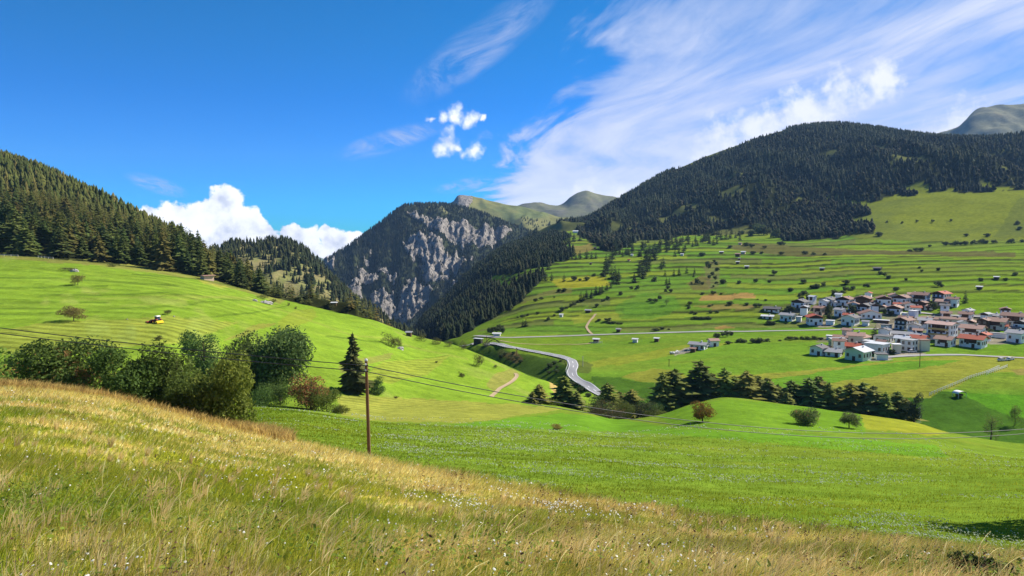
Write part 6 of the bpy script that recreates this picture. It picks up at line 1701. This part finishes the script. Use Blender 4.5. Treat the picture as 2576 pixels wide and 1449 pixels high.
def poly_mesh(name, V, F, mat):
    me = bpy.data.meshes.new(name); me.from_pydata(V, [], F); me.materials.append(mat); me.update()
    return me


def car(px, py, label, mat, rot, dmin=330):
    p0 = G.hit(px, py, dmin)
    e = thing('parked_car', label, 'car', p0, rot)
    V, F = prism([(-2.1, 0.35), (2.1, 0.35), (2.12, 0.75), (1.25, 0.92), (-1.95, 0.95), (-2.12, 0.7)], -0.86, 0.86)
    link('body', poly_mesh('body', V, F, mat), e)
    V, F = prism([(-1.9, 0.955), (1.15, 0.935), (0.45, 1.42), (-1.45, 1.45)], -0.74, 0.74)
    link('cabin', poly_mesh('cabin', V, F, M_GLASS), e)
    V, F = prism([(-1.45, 1.455), (0.45, 1.425), (0.35, 1.49), (-1.35, 1.51)], -0.70, 0.70)
    link('roof', poly_mesh('roof', V, F, mat), e)
    for x in (-1.3, 1.32):
        for y in (-0.82, 0.82):
            wheel(e, (x, y, 0.32), 0.32, 0.2, M_METAL)


car(2521, 908, 'white car parked on the grass below the lower lane, left of two', M_WHITEP, 0.2)
car(2541, 906, 'white car parked on the grass below the lower lane, right of two', M_WHITEP, 0.5)
car(*z6(1440, 872), 'silver car in the yard of the flat-roofed blocks', M_METAL, 0.1)
car(*z6(1375, 642), 'white car beside the dark gabled house', M_WHITEP, 0.3)
car(*z6(1165, 634), 'pale car at the bend of the village road', M_METAL, 0.3)
car(*z6(2320, 712), 'white car by the low garage row', M_WHITEP, 0.0)

tp = G.hit(391, 813, 120)
e = thing('mowing_tractor', 'small red tractor with white cab roof and yellow mower on the left meadow', 'tractor', tp, math.radians(158))
S_ = 0.86
def L_(v):
    return [tuple(np.array(p) * S_) for p in v]
V, F = prism([(-0.3, 0.55), (1.75, 0.50), (1.85, 0.85), (1.6, 1.15), (-0.3, 1.25)], -0.45, 0.45)
link('hood', poly_mesh('hood', L_(V), F, M_RED), e)
V, F = prism([(-1.55, 0.45), (-0.3, 0.45), (-0.3, 1.1), (-1.55, 1.15)], -0.55, 0.55)
link('chassis', poly_mesh('chassis', L_(V), F, M_BLACK), e)
V, F = prism([(-1.5, 1.16), (-0.32, 1.26), (-0.5, 2.25), (-1.35, 2.25)], -0.62, 0.62)
link('cab', poly_mesh('cab', L_(V), F, M_GLASS), e)
V, F = prism([(-1.6, 2.26), (-0.25, 2.26), (-0.35, 2.45), (-0.9, 2.54), (-1.5, 2.45)], -0.78, 0.78)
link('cab_roof', poly_mesh('cab_roof', L_(V), F, M_WHITEP), e)
for y in (-0.85, 0.85):
    wheel(e, (-1.15 * S_, y * S_, 0.68 * S_), 0.68 * S_, 0.42, M_RED); wheel(e, (1.15 * S_, y * S_, 0.5 * S_), 0.5 * S_, 0.34, M_RED)
    V, F = prism([(-1.8, 1.25), (-0.55, 1.25), (-0.6, 1.42), (-1.2, 1.50), (-1.75, 1.40)], y - 0.22, y + 0.22)
    link('mudguard', poly_mesh('mudguard', L_(V), F, M_RED), e)
fm = link('front_mower', mesh_boxes('front_mower', [tuple(q_ * S_ for q_ in (2.0, 2.9, -1.35, 1.35, 0.25, 0.62)), tuple(q_ * S_ for q_ in (1.7, 2.0, -0.15, 0.15, 0.4, 0.55))], M_RED), e)
link('skirt', mesh_boxes('skirt', [tuple(q_ * S_ for q_ in (2.9, 3.02, -1.3, 1.3, 0.12, 0.6))], M_BLACK), fm)
V, F = prism([(-1.9, 0.25), (-1.95, 0.8), (-2.4, 1.02), (-2.95, 0.72), (-3.0, 0.25)], -0.6, 1.95)
rm = link('rear_mower', poly_mesh('rear_mower', L_(V), F, M_YELLOW), e)
link('drum', poly_mesh('drum', *[L_(q_) if i == 0 else q_ for i, q_ in enumerate(prism([(-2.1, 0.05), (-2.1, 0.24), (-2.8, 0.24), (-2.8, 0.05)], -0.5, 1.85))], M_BLACK), rm)


def rock(px, py, w_px, h_px, label, seed, dmin=150):
    p0 = G.hit(px, py, dmin); s = p0.y / FPX
    r = np.random.default_rng(seed); n1, n2 = 12, 7; V = []; F = []
    for i in range(n2):
        th = math.pi * i / (n2 - 1)
        for k in range(n1):
            a = 6.283 * k / n1; m_ = 1 + r.normal(0, 0.13)
            V.append((math.sin(th) * math.cos(a) * m_ * w_px * s / 2, math.sin(th) * math.sin(a) * m_ * w_px * s / 2.6, math.cos(th) * m_ * h_px * s * 0.9))
    for i in range(n2 - 1):
        for k in range(n1):
            a = i * n1 + k; b_ = i * n1 + (k + 1) % n1
            F.append((a, a + n1, b_ + n1, b_))
    tag(link('boulder', make_mesh('boulder', V, F, None, M_STONE), None, p0), label, 'boulder')


rock(188, 683, 24, 7, 'flat pale boulder beside the shrub heap on the left meadow', 1)
rock(591, 708, 22, 9, 'pale boulder right of the peach-walled shed', 2)
rock(668, 763, 36, 7, 'long grey rock of the outcrop on the left slope', 3)
rock(640, 757, 14, 5, 'small grey rock at the left end of the outcrop', 4)
rock(1006, 878, 22, 7, 'white stones under the round olive bushes', 5)
rock(438, 797, 5, 3, 'small white stone right of the tractor bush', 6)
rock(320, 804, 4, 3, 'tiny white stone left of the tractor', 7)
# road bridge with its arch
bp = G.hit(1240, 866, 380)
e = thing('arch_bridge', 'small bridge with a dark steel arch where the road meets the gorge', 'bridge', bp, 0.25)
V = []; P = []
for i in range(15):
    t = i / 14; P.append((-4.6 + 9.2 * t, 0, 3.4 * 4 * t * (1 - t) - 0.1))
for y in (-2.9, 2.9):
    v, f = tube([(a, y, c2) for a, _, c2 in P], [0.2] * 15, 6)
    ar = link('arch', make_mesh('arch', v, f, None, M_BLACK), e)
    for i in (3, 5, 7, 9, 11):
        link('hanger', mesh_boxes('hanger', [(P[i][0] - 0.05, P[i][0] + 0.05, y - 0.05, y + 0.05, 0, P[i][2])], M_BLACK), ar)
link('deck', mesh_boxes('deck', [(-5, 5, -3.2, 3.2, -0.8, 0.15)], M_ASPH), e)
# steel guard rail along the valley side of the road
gp = main_path[8:-6]; tt_ = np.gradient(gp, axis=0); tt_ /= np.linalg.norm(tt_, axis=1)[:, None]; gn = np.stack([tt_[:, 1], -tt_[:, 0]], 1)
for s_, nm in ((-1, 'left'), (1, 'right')):
    q_ = gp + gn * s_ * 2.75
    if np.mean(q_[:, 0]) > np.mean(gp[:, 0]):
        continue
    z_ = np.array([G.h(a, b2) for a, b2 in q_]); z_ = np.maximum(z_, np.array([G.h(a, b2) for a, b2 in gp])) + 0.3
    e = thing('guard_rail', 'grey steel guard rail along the gully side of the valley road', 'guard rail', (q_[0][0], q_[0][1], z_[0]))
    P0_ = np.array((q_[0][0], q_[0][1], z_[0])); Q3 = np.concatenate([q_, z_[:, None]], 1) - P0_
    v, f = tube(Q3 + (0, 0, 0.62), [0.09] * len(Q3), 5)
    link('rail', make_mesh('rail', v, f, None, M_METAL), e)
    pm = mesh_boxes('post', [(-0.05, 0.05, -0.05, 0.05, -0.7, 0.62)], M_METAL)
    for p_ in Q3[::2]:
        link('post', pm, e, tuple(p_))
# roadside statue
sp = G.hit(2143.5, 829, 380)
e = thing('roadside_shrine', 'slim white roadside shrine at the village road', 'shrine', sp)
link('pillar', mesh_boxes('pillar', [(-0.45, 0.45, -0.45, 0.45, -0.3, 0.5), (-0.28, 0.28, -0.28, 0.28, 0.5, 2.2)], M_WHITEP), e)
V, F = prism([(-0.5, 2.2), (0.5, 2.2), (0.42, 2.9), (0, 3.3), (-0.42, 2.9)], -0.35, 0.35)
link('niche', poly_mesh('niche', V, F, M_WHITEP), e)
# wrapped bales by the farm
for i, (x, y) in enumerate([(880, 1400), (905, 1402), (930, 1395), (940, 1385), (955, 1392)]):
    p0 = G.hit(*z4(x, y), 300)
    v, f = tube([(-0.6, 0, 0.58), (-0.5, 0, 0.6), (0.5, 0, 0.6), (0.6, 0, 0.58)], [0.45, 0.6, 0.6, 0.45], 14)
    tag(link('silage_bale', make_mesh('silage_bale', v, f, None, M_WHITEP, True), None, p0, 0.4 * i), 'white wrapped silage bale lying left of the lone farm' + nth(i, 5), 'bale', 'wrapped bales left of the lone farm')

# slender tree just outside the right edge whose shade reaches the meadow
tb = Vector((22.8, 26.0, G.h(22.8, 26.0)))
e = thing('slender_tree', 'slender tree outside the right edge shading the meadow corner', 'tree', tb)
L = random_lobes(91, 9, 2.6, 6.0, 7.5, 0.6, 0.5)
v, f, c = leaf_cloud(91, L, 4200, 0.16, GA, GB)
link('crown', make_mesh('crown', v, f, c, M_LEAF), e); link('trunk', trunk_mesh('trunk', 11, 0.2, 91, 6, 0.25, 0.3), e)
# ------------------------------------------------------------------ grass of the bank and the meadow
def blades(n, u0, u1, dfun0, dfun1, seed, hfun, wmin, wpx, colfun, lean=(0.55, -0.05), seg=True, dens=None):
    r = np.random.default_rng(seed)
    u = r.uniform(u0, u1, n); a = np.log(dfun0(u)); b_ = np.log(dfun1(u)); d = np.exp(a + (b_ - a) * r.random(n))
    x = u * d
    if dens is not None:
        k = r.random(n) < dens(x, d); x, d = x[k], d[k]; n = len(x)
    zz = G.harr(x, d)
    px, py = world2pix(x, d, zz)
    hh = hfun(x, d, px, py, r)
    c = colfun(x, d, px, py, r)
    w = np.maximum(wmin, d * wpx) * (0.6 + 0.8 * r.random(n))
    az = r.uniform(0, math.pi, n) * 0.55 + 0.0; wx, wy = np.cos(az) * w / 2, np.sin(az) * w / 2
    lx = (lean[0] + 0.38 * r.normal(size=n)) * hh; ly = (lean[1] + 0.38 * r.normal(size=n)) * hh
    base = np.stack([x, d, zz - 0.03], 1)
    wv = np.stack([wx, wy, np.zeros(n)], 1)
    tip = base + np.stack([lx, ly, hh], 1)
    if seg:
        mid = base + np.stack([lx * 0.32, ly * 0.32, hh * 0.62], 1)
        V = np.stack([base - wv, base + wv, mid + wv * 0.75, mid - wv * 0.75, tip], 1)
        F = np.array([(0, 1, 2), (0, 2, 3), (3, 2, 4)]); m_ = 5
    else:
        V = np.stack([base - wv, base + wv, tip], 1); F = np.array([(0, 1, 2)]); m_ = 3
    F = (F[None] + (np.arange(n) * m_)[:, None, None]).reshape(-1, 3)
    return V.reshape(-1, 3), F, np.repeat(c, m_, axis=0), (x, d, zz, hh, px, py)


def bank_h(x, d, px, py, r):
    base = 0.17 + 0.10 * fbm(x / 2.5, d / 2.5, 2, 405) + 0.16 * smooth(0.5, 0.95, d / edge_d(x / d)) * smooth(20, 40, d)
    return np.maximum(base, 0.08) * (0.55 + 0.75 * r.random(len(x)))


va = blades(100000, -0.82, 0.82, lambda u: np.full(len(u), 3.4), lambda u: np.minimum(edge_d(u) * 1.015, 13.0), 501, bank_h, 0.0050, 0.00075, bank_col)
vb = blades(190000, -0.82, 0.82, lambda u: np.minimum(edge_d(u) * 0.98, 12.0), lambda u: edge_d(u) * 1.015, 502, lambda *a: bank_h(*a) * 1.1, 0.0050, 0.00085, bank_col, seg=False)
v1 = (np.concatenate([va[0], vb[0]]), np.concatenate([va[1], vb[1] + len(va[0])]), np.concatenate([va[2], vb[2]]))
g_ = link('bank_grass', make_mesh('bank_grass', v1[0], v1[1], v1[2], M_GRASS)); g_['kind'] = 'stuff'; g_['label'] = 'tall dry straw-yellow and green grass covering the near bank'; g_['category'] = 'grass'

# tall single stalks with seed heads in front
r = np.random.default_rng(511); SV = []; SF = []; SC = []; o = 0
for i in range(150):
    u = r.uniform(-0.75, 0.75); d = math.exp(r.uniform(math.log(3.6), math.log(16 if u < 0 else 11))); x = u * d; zz = G.h(x, d); h = r.uniform(0.28, 0.5) * (1.5 if i < 24 else 1); w = max(0.0012, d * 0.00026)
    lx, ly = h * r.normal(0.30, 0.18), h * r.normal(0, 0.2)
    col = PALEST * r.uniform(0.75, 1.05) if r.random() < 0.75 else BRN * 1.3
    V = []; K = 8
    for k in range(K):
        t = k / (K - 1); p = np.array((x + lx * t ** 2.2, d + ly * t ** 2.2, zz + h * (t - 0.12 * t ** 3)))
        ww = w * (1.0 if t < 0.6 else 2.4 - 5.0 * abs(t - 0.8))
        V += [p - (ww, 0, 0), p + (ww, 0, 0)]
    F = []
    for k in range(K - 1):
        F += [(2 * k, 2 * k + 1, 2 * k + 3), (2 * k, 2 * k + 3, 2 * k + 2)]
    SV.append(np.array(V)); SF.append(np.array(F) + o); SC.append(np.repeat(col[None], 2 * K, 0)); o += 2 * K
g_ = link('seed_stalks', make_mesh('seed_stalks', np.concatenate(SV), np.concatenate(SF), np.concatenate(SC), M_GRASS)); g_['kind'] = 'stuff'; g_['label'] = 'tall bleached grass stalks with seed heads in front'; g_['category'] = 'grass'


def heads(name, n, seed, ufun, dens, rad, rpx, col, hgt, label, cat, tilt=0.5, sides=6, tall=0.25):
    r = np.random.default_rng(seed)
    u, d = ufun(r, n); x = u * d; zz = G.harr(x, d); px, py = world2pix(x, d, zz)
    k = r.random(n) < dens(x, d, px, py)
    x, d, zz = x[k], d[k], zz[k]; n = len(x)
    R = np.maximum(rad, d * rpx) * (0.6 + 0.8 * r.random(n)); h = hgt * (0.7 + 0.6 * r.random(n))
    nx, ny = r.normal(0, tilt, n), r.normal(-0.35, tilt, n)
    V = np.empty((n, sides + 1, 3)); V[:, 0] = np.stack([x, d, zz + h + R * tall], 1)
    for k in range(sides):
        a = 6.283 * k / sides; cx_, cy_ = np.cos(a) * R, np.sin(a) * R
        V[:, 1 + k] = np.stack([x + cx_, d + cy_, zz + h - (cx_ * nx + cy_ * ny)], 1)
    F = np.array([(0, 1 + k, 1 + (k + 1) % sides) for k in range(sides)])
    F = (F[None] + (np.arange(n) * (sides + 1))[:, None, None]).reshape(-1, 3)
    c = np.array(col)[None] * (0.75 + 0.4 * r.random(n))[:, None]
    C = np.repeat(c, sides + 1, axis=0)
    o_ = link(name, make_mesh(name, V.reshape(-1, 3), F, C, M_GRASS)); o_['kind'] = 'stuff'; o_['label'] = label; o_['category'] = cat


def u_bank(r, n):
    u = r.uniform(-0.75, 0.75, n); e_ = edge_d(u)
    return u, np.exp(np.log(3.6) + (np.log(e_) - np.log(3.6)) * r.random(n))


def clump(cx_, cy_, sx, sy, px, py):
    return np.exp(-((px - cx_) / sx) ** 2 - ((py - cy_) / sy) ** 2)


heads('yarrow_flowers', 24000, 521, u_bank, lambda x, d, px, py: np.clip(smooth(0.0, 0.5, fbm(x / 1.3, d / 1.3, 2, 406)) * (0.10 + 0.9 * clump(1350, 1290, 420, 60, px, py) + 0.6 * clump(640, 1230, 200, 60, px, py) + 0.8 * clump(170, 1060, 90, 22, px, py) + 0.4 * clump(540, 1330, 160, 40, px, py)), 0, 1), 0.0085, 0.00095, (0.88, 0.87, 0.83), 0.24, 'small white yarrow flowers dotted over the dry bank', 'flowers', 0.3)
heads('thistle_heads', 7000, 522, u_bank, lambda x, d, px, py: np.clip(smooth(-0.1, 0.5, fbm(x / 1.1, d / 1.1, 2, 407)) * (0.05 + 0.9 * clump(1950, 1385, 330, 55, px, py) + 0.5 * clump(2450, 1430, 200, 40, px, py) + 0.4 * clump(470, 1250, 60, 90, px, py) + 0.5 * clump(1150, 1230, 60, 30, px, py)), 0, 1), 0.007, 0.0006, (0.115, 0.060, 0.050), 0.25, 'dark brown withered thistle heads on the lower right bank', 'flowers', 0.4, 5, 1.4)
heads('thistle_down', 3000, 523, u_bank, lambda x, d, px, py: np.clip(smooth(0.0, 0.5, fbm(x / 1.1, d / 1.1, 2, 409)) * (0.04 + 0.8 * clump(1950, 1390, 330, 50, px, py) + 0.5 * clump(150, 1150, 180, 40, px, py)), 0, 1), 0.007, 0.0007, (0.58, 0.48, 0.44), 0.25, 'fluffy pale seed heads among the withered thistles', 'flowers', 0.4, 5, 0.9)


# broad leaves in the lush corner
r = np.random.default_rng(531); n = 15000
u, d = u_bank(r, n); x = u * d; zz = G.harr(x, d); px, py = world2pix(x, d, zz)
k = r.random(n) < np.clip(0.05 + 1.0 * clump(130, 1270, 240, 70, px, py) * (px < 520) + 0.45 * clump(1150, 1440, 260, 40, px, py) + 0.35 * clump(2400, 1430, 200, 40, px, py) + 0.25 * clump(680, 1400, 300, 40, px, py), 0, 1)
x, d, zz = x[k], d[k], zz[k]; n = len(x)
h = 0.06 + 0.16 * r.random(n); s = np.maximum(0.022, d * 0.0013) * (0.6 + 0.9 * r.random(n)); a = r.uniform(0, 6.283, n); tl = r.normal(0, 0.35, n)
c0 = np.stack([x, d, zz + h], 1); t1 = np.stack([np.cos(a), np.sin(a), tl], 1) * s[:, None]; t2 = np.stack([-np.sin(a), np.cos(a), r.normal(0, 0.3, n)], 1) * s[:, None] * 0.6
V = np.stack([c0 - t1, c0 + t2, c0 + t1, c0 - t2], 1).reshape(-1, 3)
F = (np.array([(0, 1, 2), (0, 2, 3)])[None] + (np.arange(n) * 4)[:, None, None]).reshape(-1, 3)
c = lerp(np.repeat(np.array((0.14, 0.22, 0.022))[None], n, 0), np.repeat(np.array((0.30, 0.38, 0.040))[None], n, 0), r.random(n))
g_ = link('leafy_weeds', make_mesh('leafy_weeds', V, F, np.repeat(c, 4, 0), M_LEAF)); g_['kind'] = 'stuff'; g_['label'] = 'bright green broad-leaved weeds in the lower left of the bank'; g_['category'] = 'weeds'


# coarse straw tufts
r = np.random.default_rng(581); n = 520
u, d = u_bank(r, n * 3); k = d < 26; u, d = u[k][:n], d[k][:n]; n = len(u); m_ = 15
x0 = np.repeat(u * d, m_); d0 = np.repeat(d, m_); a = r.uniform(0, 6.283, n * m_); q_ = 0.05 * r.random(n * m_)
x1, y1 = x0 + q_ * np.cos(a), d0 + q_ * np.sin(a); zz = G.harr(x1, y1); h = np.repeat(r.uniform(0.22, 0.46, n), m_) * r.uniform(0.6, 1.1, n * m_)
lx = h * (0.45 + 0.35 * np.cos(a) + 0.2 * r.normal(size=n * m_)); ly = h * (0.35 * np.sin(a) + 0.2 * r.normal(size=n * m_)); w = np.maximum(0.0028, d0 * 0.0005)
base = np.stack([x1, y1, zz - 0.02], 1); wv = np.stack([w, 0 * w, 0 * w], 1); mid = base + np.stack([lx * 0.3, ly * 0.3, h * 0.62], 1); tip = base + np.stack([lx, ly, h], 1)
V = np.stack([base - wv, base + wv, mid + wv * 0.8, mid - wv * 0.8, tip], 1).reshape(-1, 3)
F = (np.array([(0, 1, 2), (0, 2, 3), (3, 2, 4)])[None] + (np.arange(n * m_) * 5)[:, None, None]).reshape(-1, 3)
c = lerp(np.repeat(STRAW[None], n * m_, 0), np.repeat(PALEST[None], n * m_, 0), r.random(n * m_)) * np.repeat(r.uniform(0.6, 1.05, n), m_)[:, None]
g_ = link('straw_tufts', make_mesh('straw_tufts', V, F, np.repeat(c, 5, 0), M_GRASS)); g_['kind'] = 'stuff'; g_['label'] = 'coarse bleached straw tufts sticking out of the bank grass'; g_['category'] = 'grass'
# leafy clumps and withered dock plants standing in the grass
def clumps(name, n, seed, dens, leaves, radius, hgt, size, cA, cB, label, upright):
    r = np.random.default_rng(seed); u, d = u_bank(r, n * 8); x = u * d; zz = G.harr(x, d); px, py = world2pix(x, d, zz)
    k = np.where(r.random(len(x)) < dens(px, py))[0][:n]; V = []; F = []; C = []; o = 0
    for i in k:
        m_ = leaves; sc_ = (0.7 + 0.6 * r.random()) * (1 + d[i] * 0.012)
        hh = hgt * sc_ * r.random(m_) ** 0.7; q_ = radius * sc_ * (np.sqrt(r.random(m_)) if not upright else 0.35 * np.sqrt(r.random(m_)) * (0.4 + hh / hgt)); a = r.uniform(0, 6.283, m_)
        c0 = np.stack([x[i] + q_ * np.cos(a), d[i] + q_ * np.sin(a), zz[i] + hh + 0.02], 1)
        s = np.maximum(size, d[i] * 0.0011) * (0.6 + 0.8 * r.random(m_))[:, None]; b2 = r.uniform(0, 6.283, m_)
        t1 = np.stack([np.cos(b2), np.sin(b2), r.normal(0.1, 0.45, m_)], 1) * s; t2 = np.stack([-np.sin(b2), np.cos(b2), r.normal(0, 0.4, m_)], 1) * s * 0.5
        V.append(np.stack([c0 - t1, c0 + t2, c0 + t1, c0 - t2], 1).reshape(-1, 3))
        F.append((np.array([(0, 1, 2), (0, 2, 3)])[None] + (np.arange(m_) * 4)[:, None, None]).reshape(-1, 3) + o); o += 4 * m_
        C.append(np.repeat(lerp(np.repeat(np.array(cA)[None], m_, 0), np.repeat(np.array(cB)[None], m_, 0), r.random(m_)), 4, 0))
    g_ = link(name, make_mesh(name, np.concatenate(V), np.concatenate(F), np.concatenate(C), M_LEAF)); g_['kind'] = 'stuff'; g_['label'] = label; g_['category'] = 'weeds'


clumps('green_weeds', 420, 571, lambda px, py: np.clip(0.05 + 0.9 * clump(130, 1270, 260, 80, px, py) + 0.30 * clump(650, 1215, 160, 40, px, py) + 0.35 * clump(750, 1340, 200, 50, px, py) + 0.4 * clump(1100, 1420, 250, 40, px, py) + 0.3 * clump(2400, 1430, 200, 40, px, py), 0, 1), 26, 0.22, 0.20, 0.022, (0.085, 0.135, 0.018), (0.22, 0.28, 0.035), 'green leafy weed clumps standing in the bank grass', False)
clumps('withered_dock', 260, 572, lambda px, py: np.clip(0.05 + 0.6 * clump(480, 1260, 90, 80, px, py) + 0.5 * clump(1160, 1210, 90, 50, px, py) + 0.6 * clump(1500, 1275, 260, 40, px, py) + 0.7 * clump(1950, 1380, 330, 50, px, py) + 0.5 * clump(1300, 1400, 300, 40, px, py), 0, 1), 22, 0.10, 0.42, 0.012, (0.075, 0.040, 0.022), (0.20, 0.115, 0.060), 'brown withered dock and thistle stems on the bank', True)


# ---- meadow beyond the bank
def mead_col(x, d, px, py, r):
    n = len(x); n1 = fbm(x / 12, d / 8, 3, 411); n2 = fbm(x / 2.6, d / 2.6, 2, 412)
    c = lerp(np.repeat(np.array((0.175, 0.265, 0.014))[None], n, 0), np.repeat(np.array((0.340, 0.345, 0.022))[None], n, 0), 0.42 + 0.7 * n1 + 0.35 * n2 + 0.2 * r.normal(size=n) + 0.25 * smooth(1700, 2300, px))
    return c * (0.75 + 0.5 * r.random(n))[:, None]


v2 = blades(150000, -0.82, 0.82, lambda u: edge_d(u) * 0.99, lambda u: np.maximum(edge_d(u) * 2.2, 120.0), 541, lambda x, d, px, py, r: (0.10 + 0.06 * fbm(x / 3, d / 3, 2, 413)) * (0.6 + 0.8 * r.random(len(x))) + d * 0.0006, 0.007, 0.0011, mead_col, (0.25, 0.0), False)
g_ = link('meadow_grass', make_mesh('meadow_grass', v2[0], v2[1], v2[2], M_GRASS)); g_['kind'] = 'stuff'; g_['label'] = 'short fresh green grass of the near meadow'; g_['category'] = 'grass'


def u_mead(r, n):
    u = r.uniform(-0.78, 0.78, n); e_ = edge_d(u) * 1.03
    return u, np.exp(np.log(e_) + (np.log(150) - np.log(e_)) * r.random(n))


heads('meadow_flowers', 52000, 551, u_mead, lambda x, d, px, py: np.clip(smooth(0.02, 0.55, fbm(x / 9 + 3, d / 5, 3, 414) + 0.35 * fbm(x / 2, d / 2, 2, 415) + 0.20 * clump(1500, 1180, 500, 70, px, py) + 0.15 * clump(1150, 1090, 200, 40, px, py) - 0.15 * smooth(2100, 2500, px)), 0, 1) * 0.85 * (px > 600), 0.020, 0.00075, (0.60, 0.66, 0.50), 0.14, 'white flower drifts across the near meadow', 'flowers', 0.3, 4)
# brown dry fringe under the thicket
v3 = blades(9000, -0.72, -0.30, lambda u: edge_d(u) * 0.90, lambda u: edge_d(u) * 1.10, 561, lambda x, d, px, py, r: 0.5 + 0.5 * r.random(len(x)), 0.01, 0.0011, lambda x, d, px, py, r: lerp(np.repeat(BRN[None], len(x), 0), np.repeat(STRAW[None], len(x), 0), r.random(len(x)) * 0.8) * (0.7 + 0.5 * r.random(len(x)))[:, None], (0.2, 0.0))
g_ = link('dry_fringe', make_mesh('dry_fringe', v3[0], v3[1], v3[2], M_GRASS)); g_['kind'] = 'stuff'; g_['label'] = 'tall brown withered grass fringe under the thicket'; g_['category'] = 'grass'
# dark bramble at the lower right corner
bb = G.hit(2480, 1462, 4.0)
L = random_lobes(95, 6, 0.45, 0.20, 0.16, 0.6, 0.5)
v, f, c = leaf_cloud(95, L, 1500, 0.035, (0.03, 0.05, 0.016), (0.075, 0.10, 0.025))
tag(link('bramble_bush', make_mesh('bramble_bush', v, f, c, M_LEAF), None, bb), 'dark green bramble clump in the lower right corner of the bank', 'bush')
# ------------------------------------------------------------------ thin mountain air
def build_haze():
    V, F = box(-9500, 9500, -400, 9900, -620, 1080)
    m = bpy.data.materials.new('air'); m.use_nodes = True
    b = NB(m.node_tree)
    pv = b.n('ShaderNodeVolumePrincipled', {'Color': (0.34, 0.60, 1.0, 1), 'Density': HAZE, 'Anisotropy': 0.0})
    o = b.n('ShaderNodeOutputMaterial'); b.t.links.new(pv.outputs[0], o.inputs['Volume'])
    h_ = link('haze', make_mesh('haze', V, F, None, m)); h_['kind'] = 'stuff'; h_['label'] = 'thin blue haze of the mountain air'; h_['category'] = 'haze'


HAZE = 3.7e-5
build_haze()
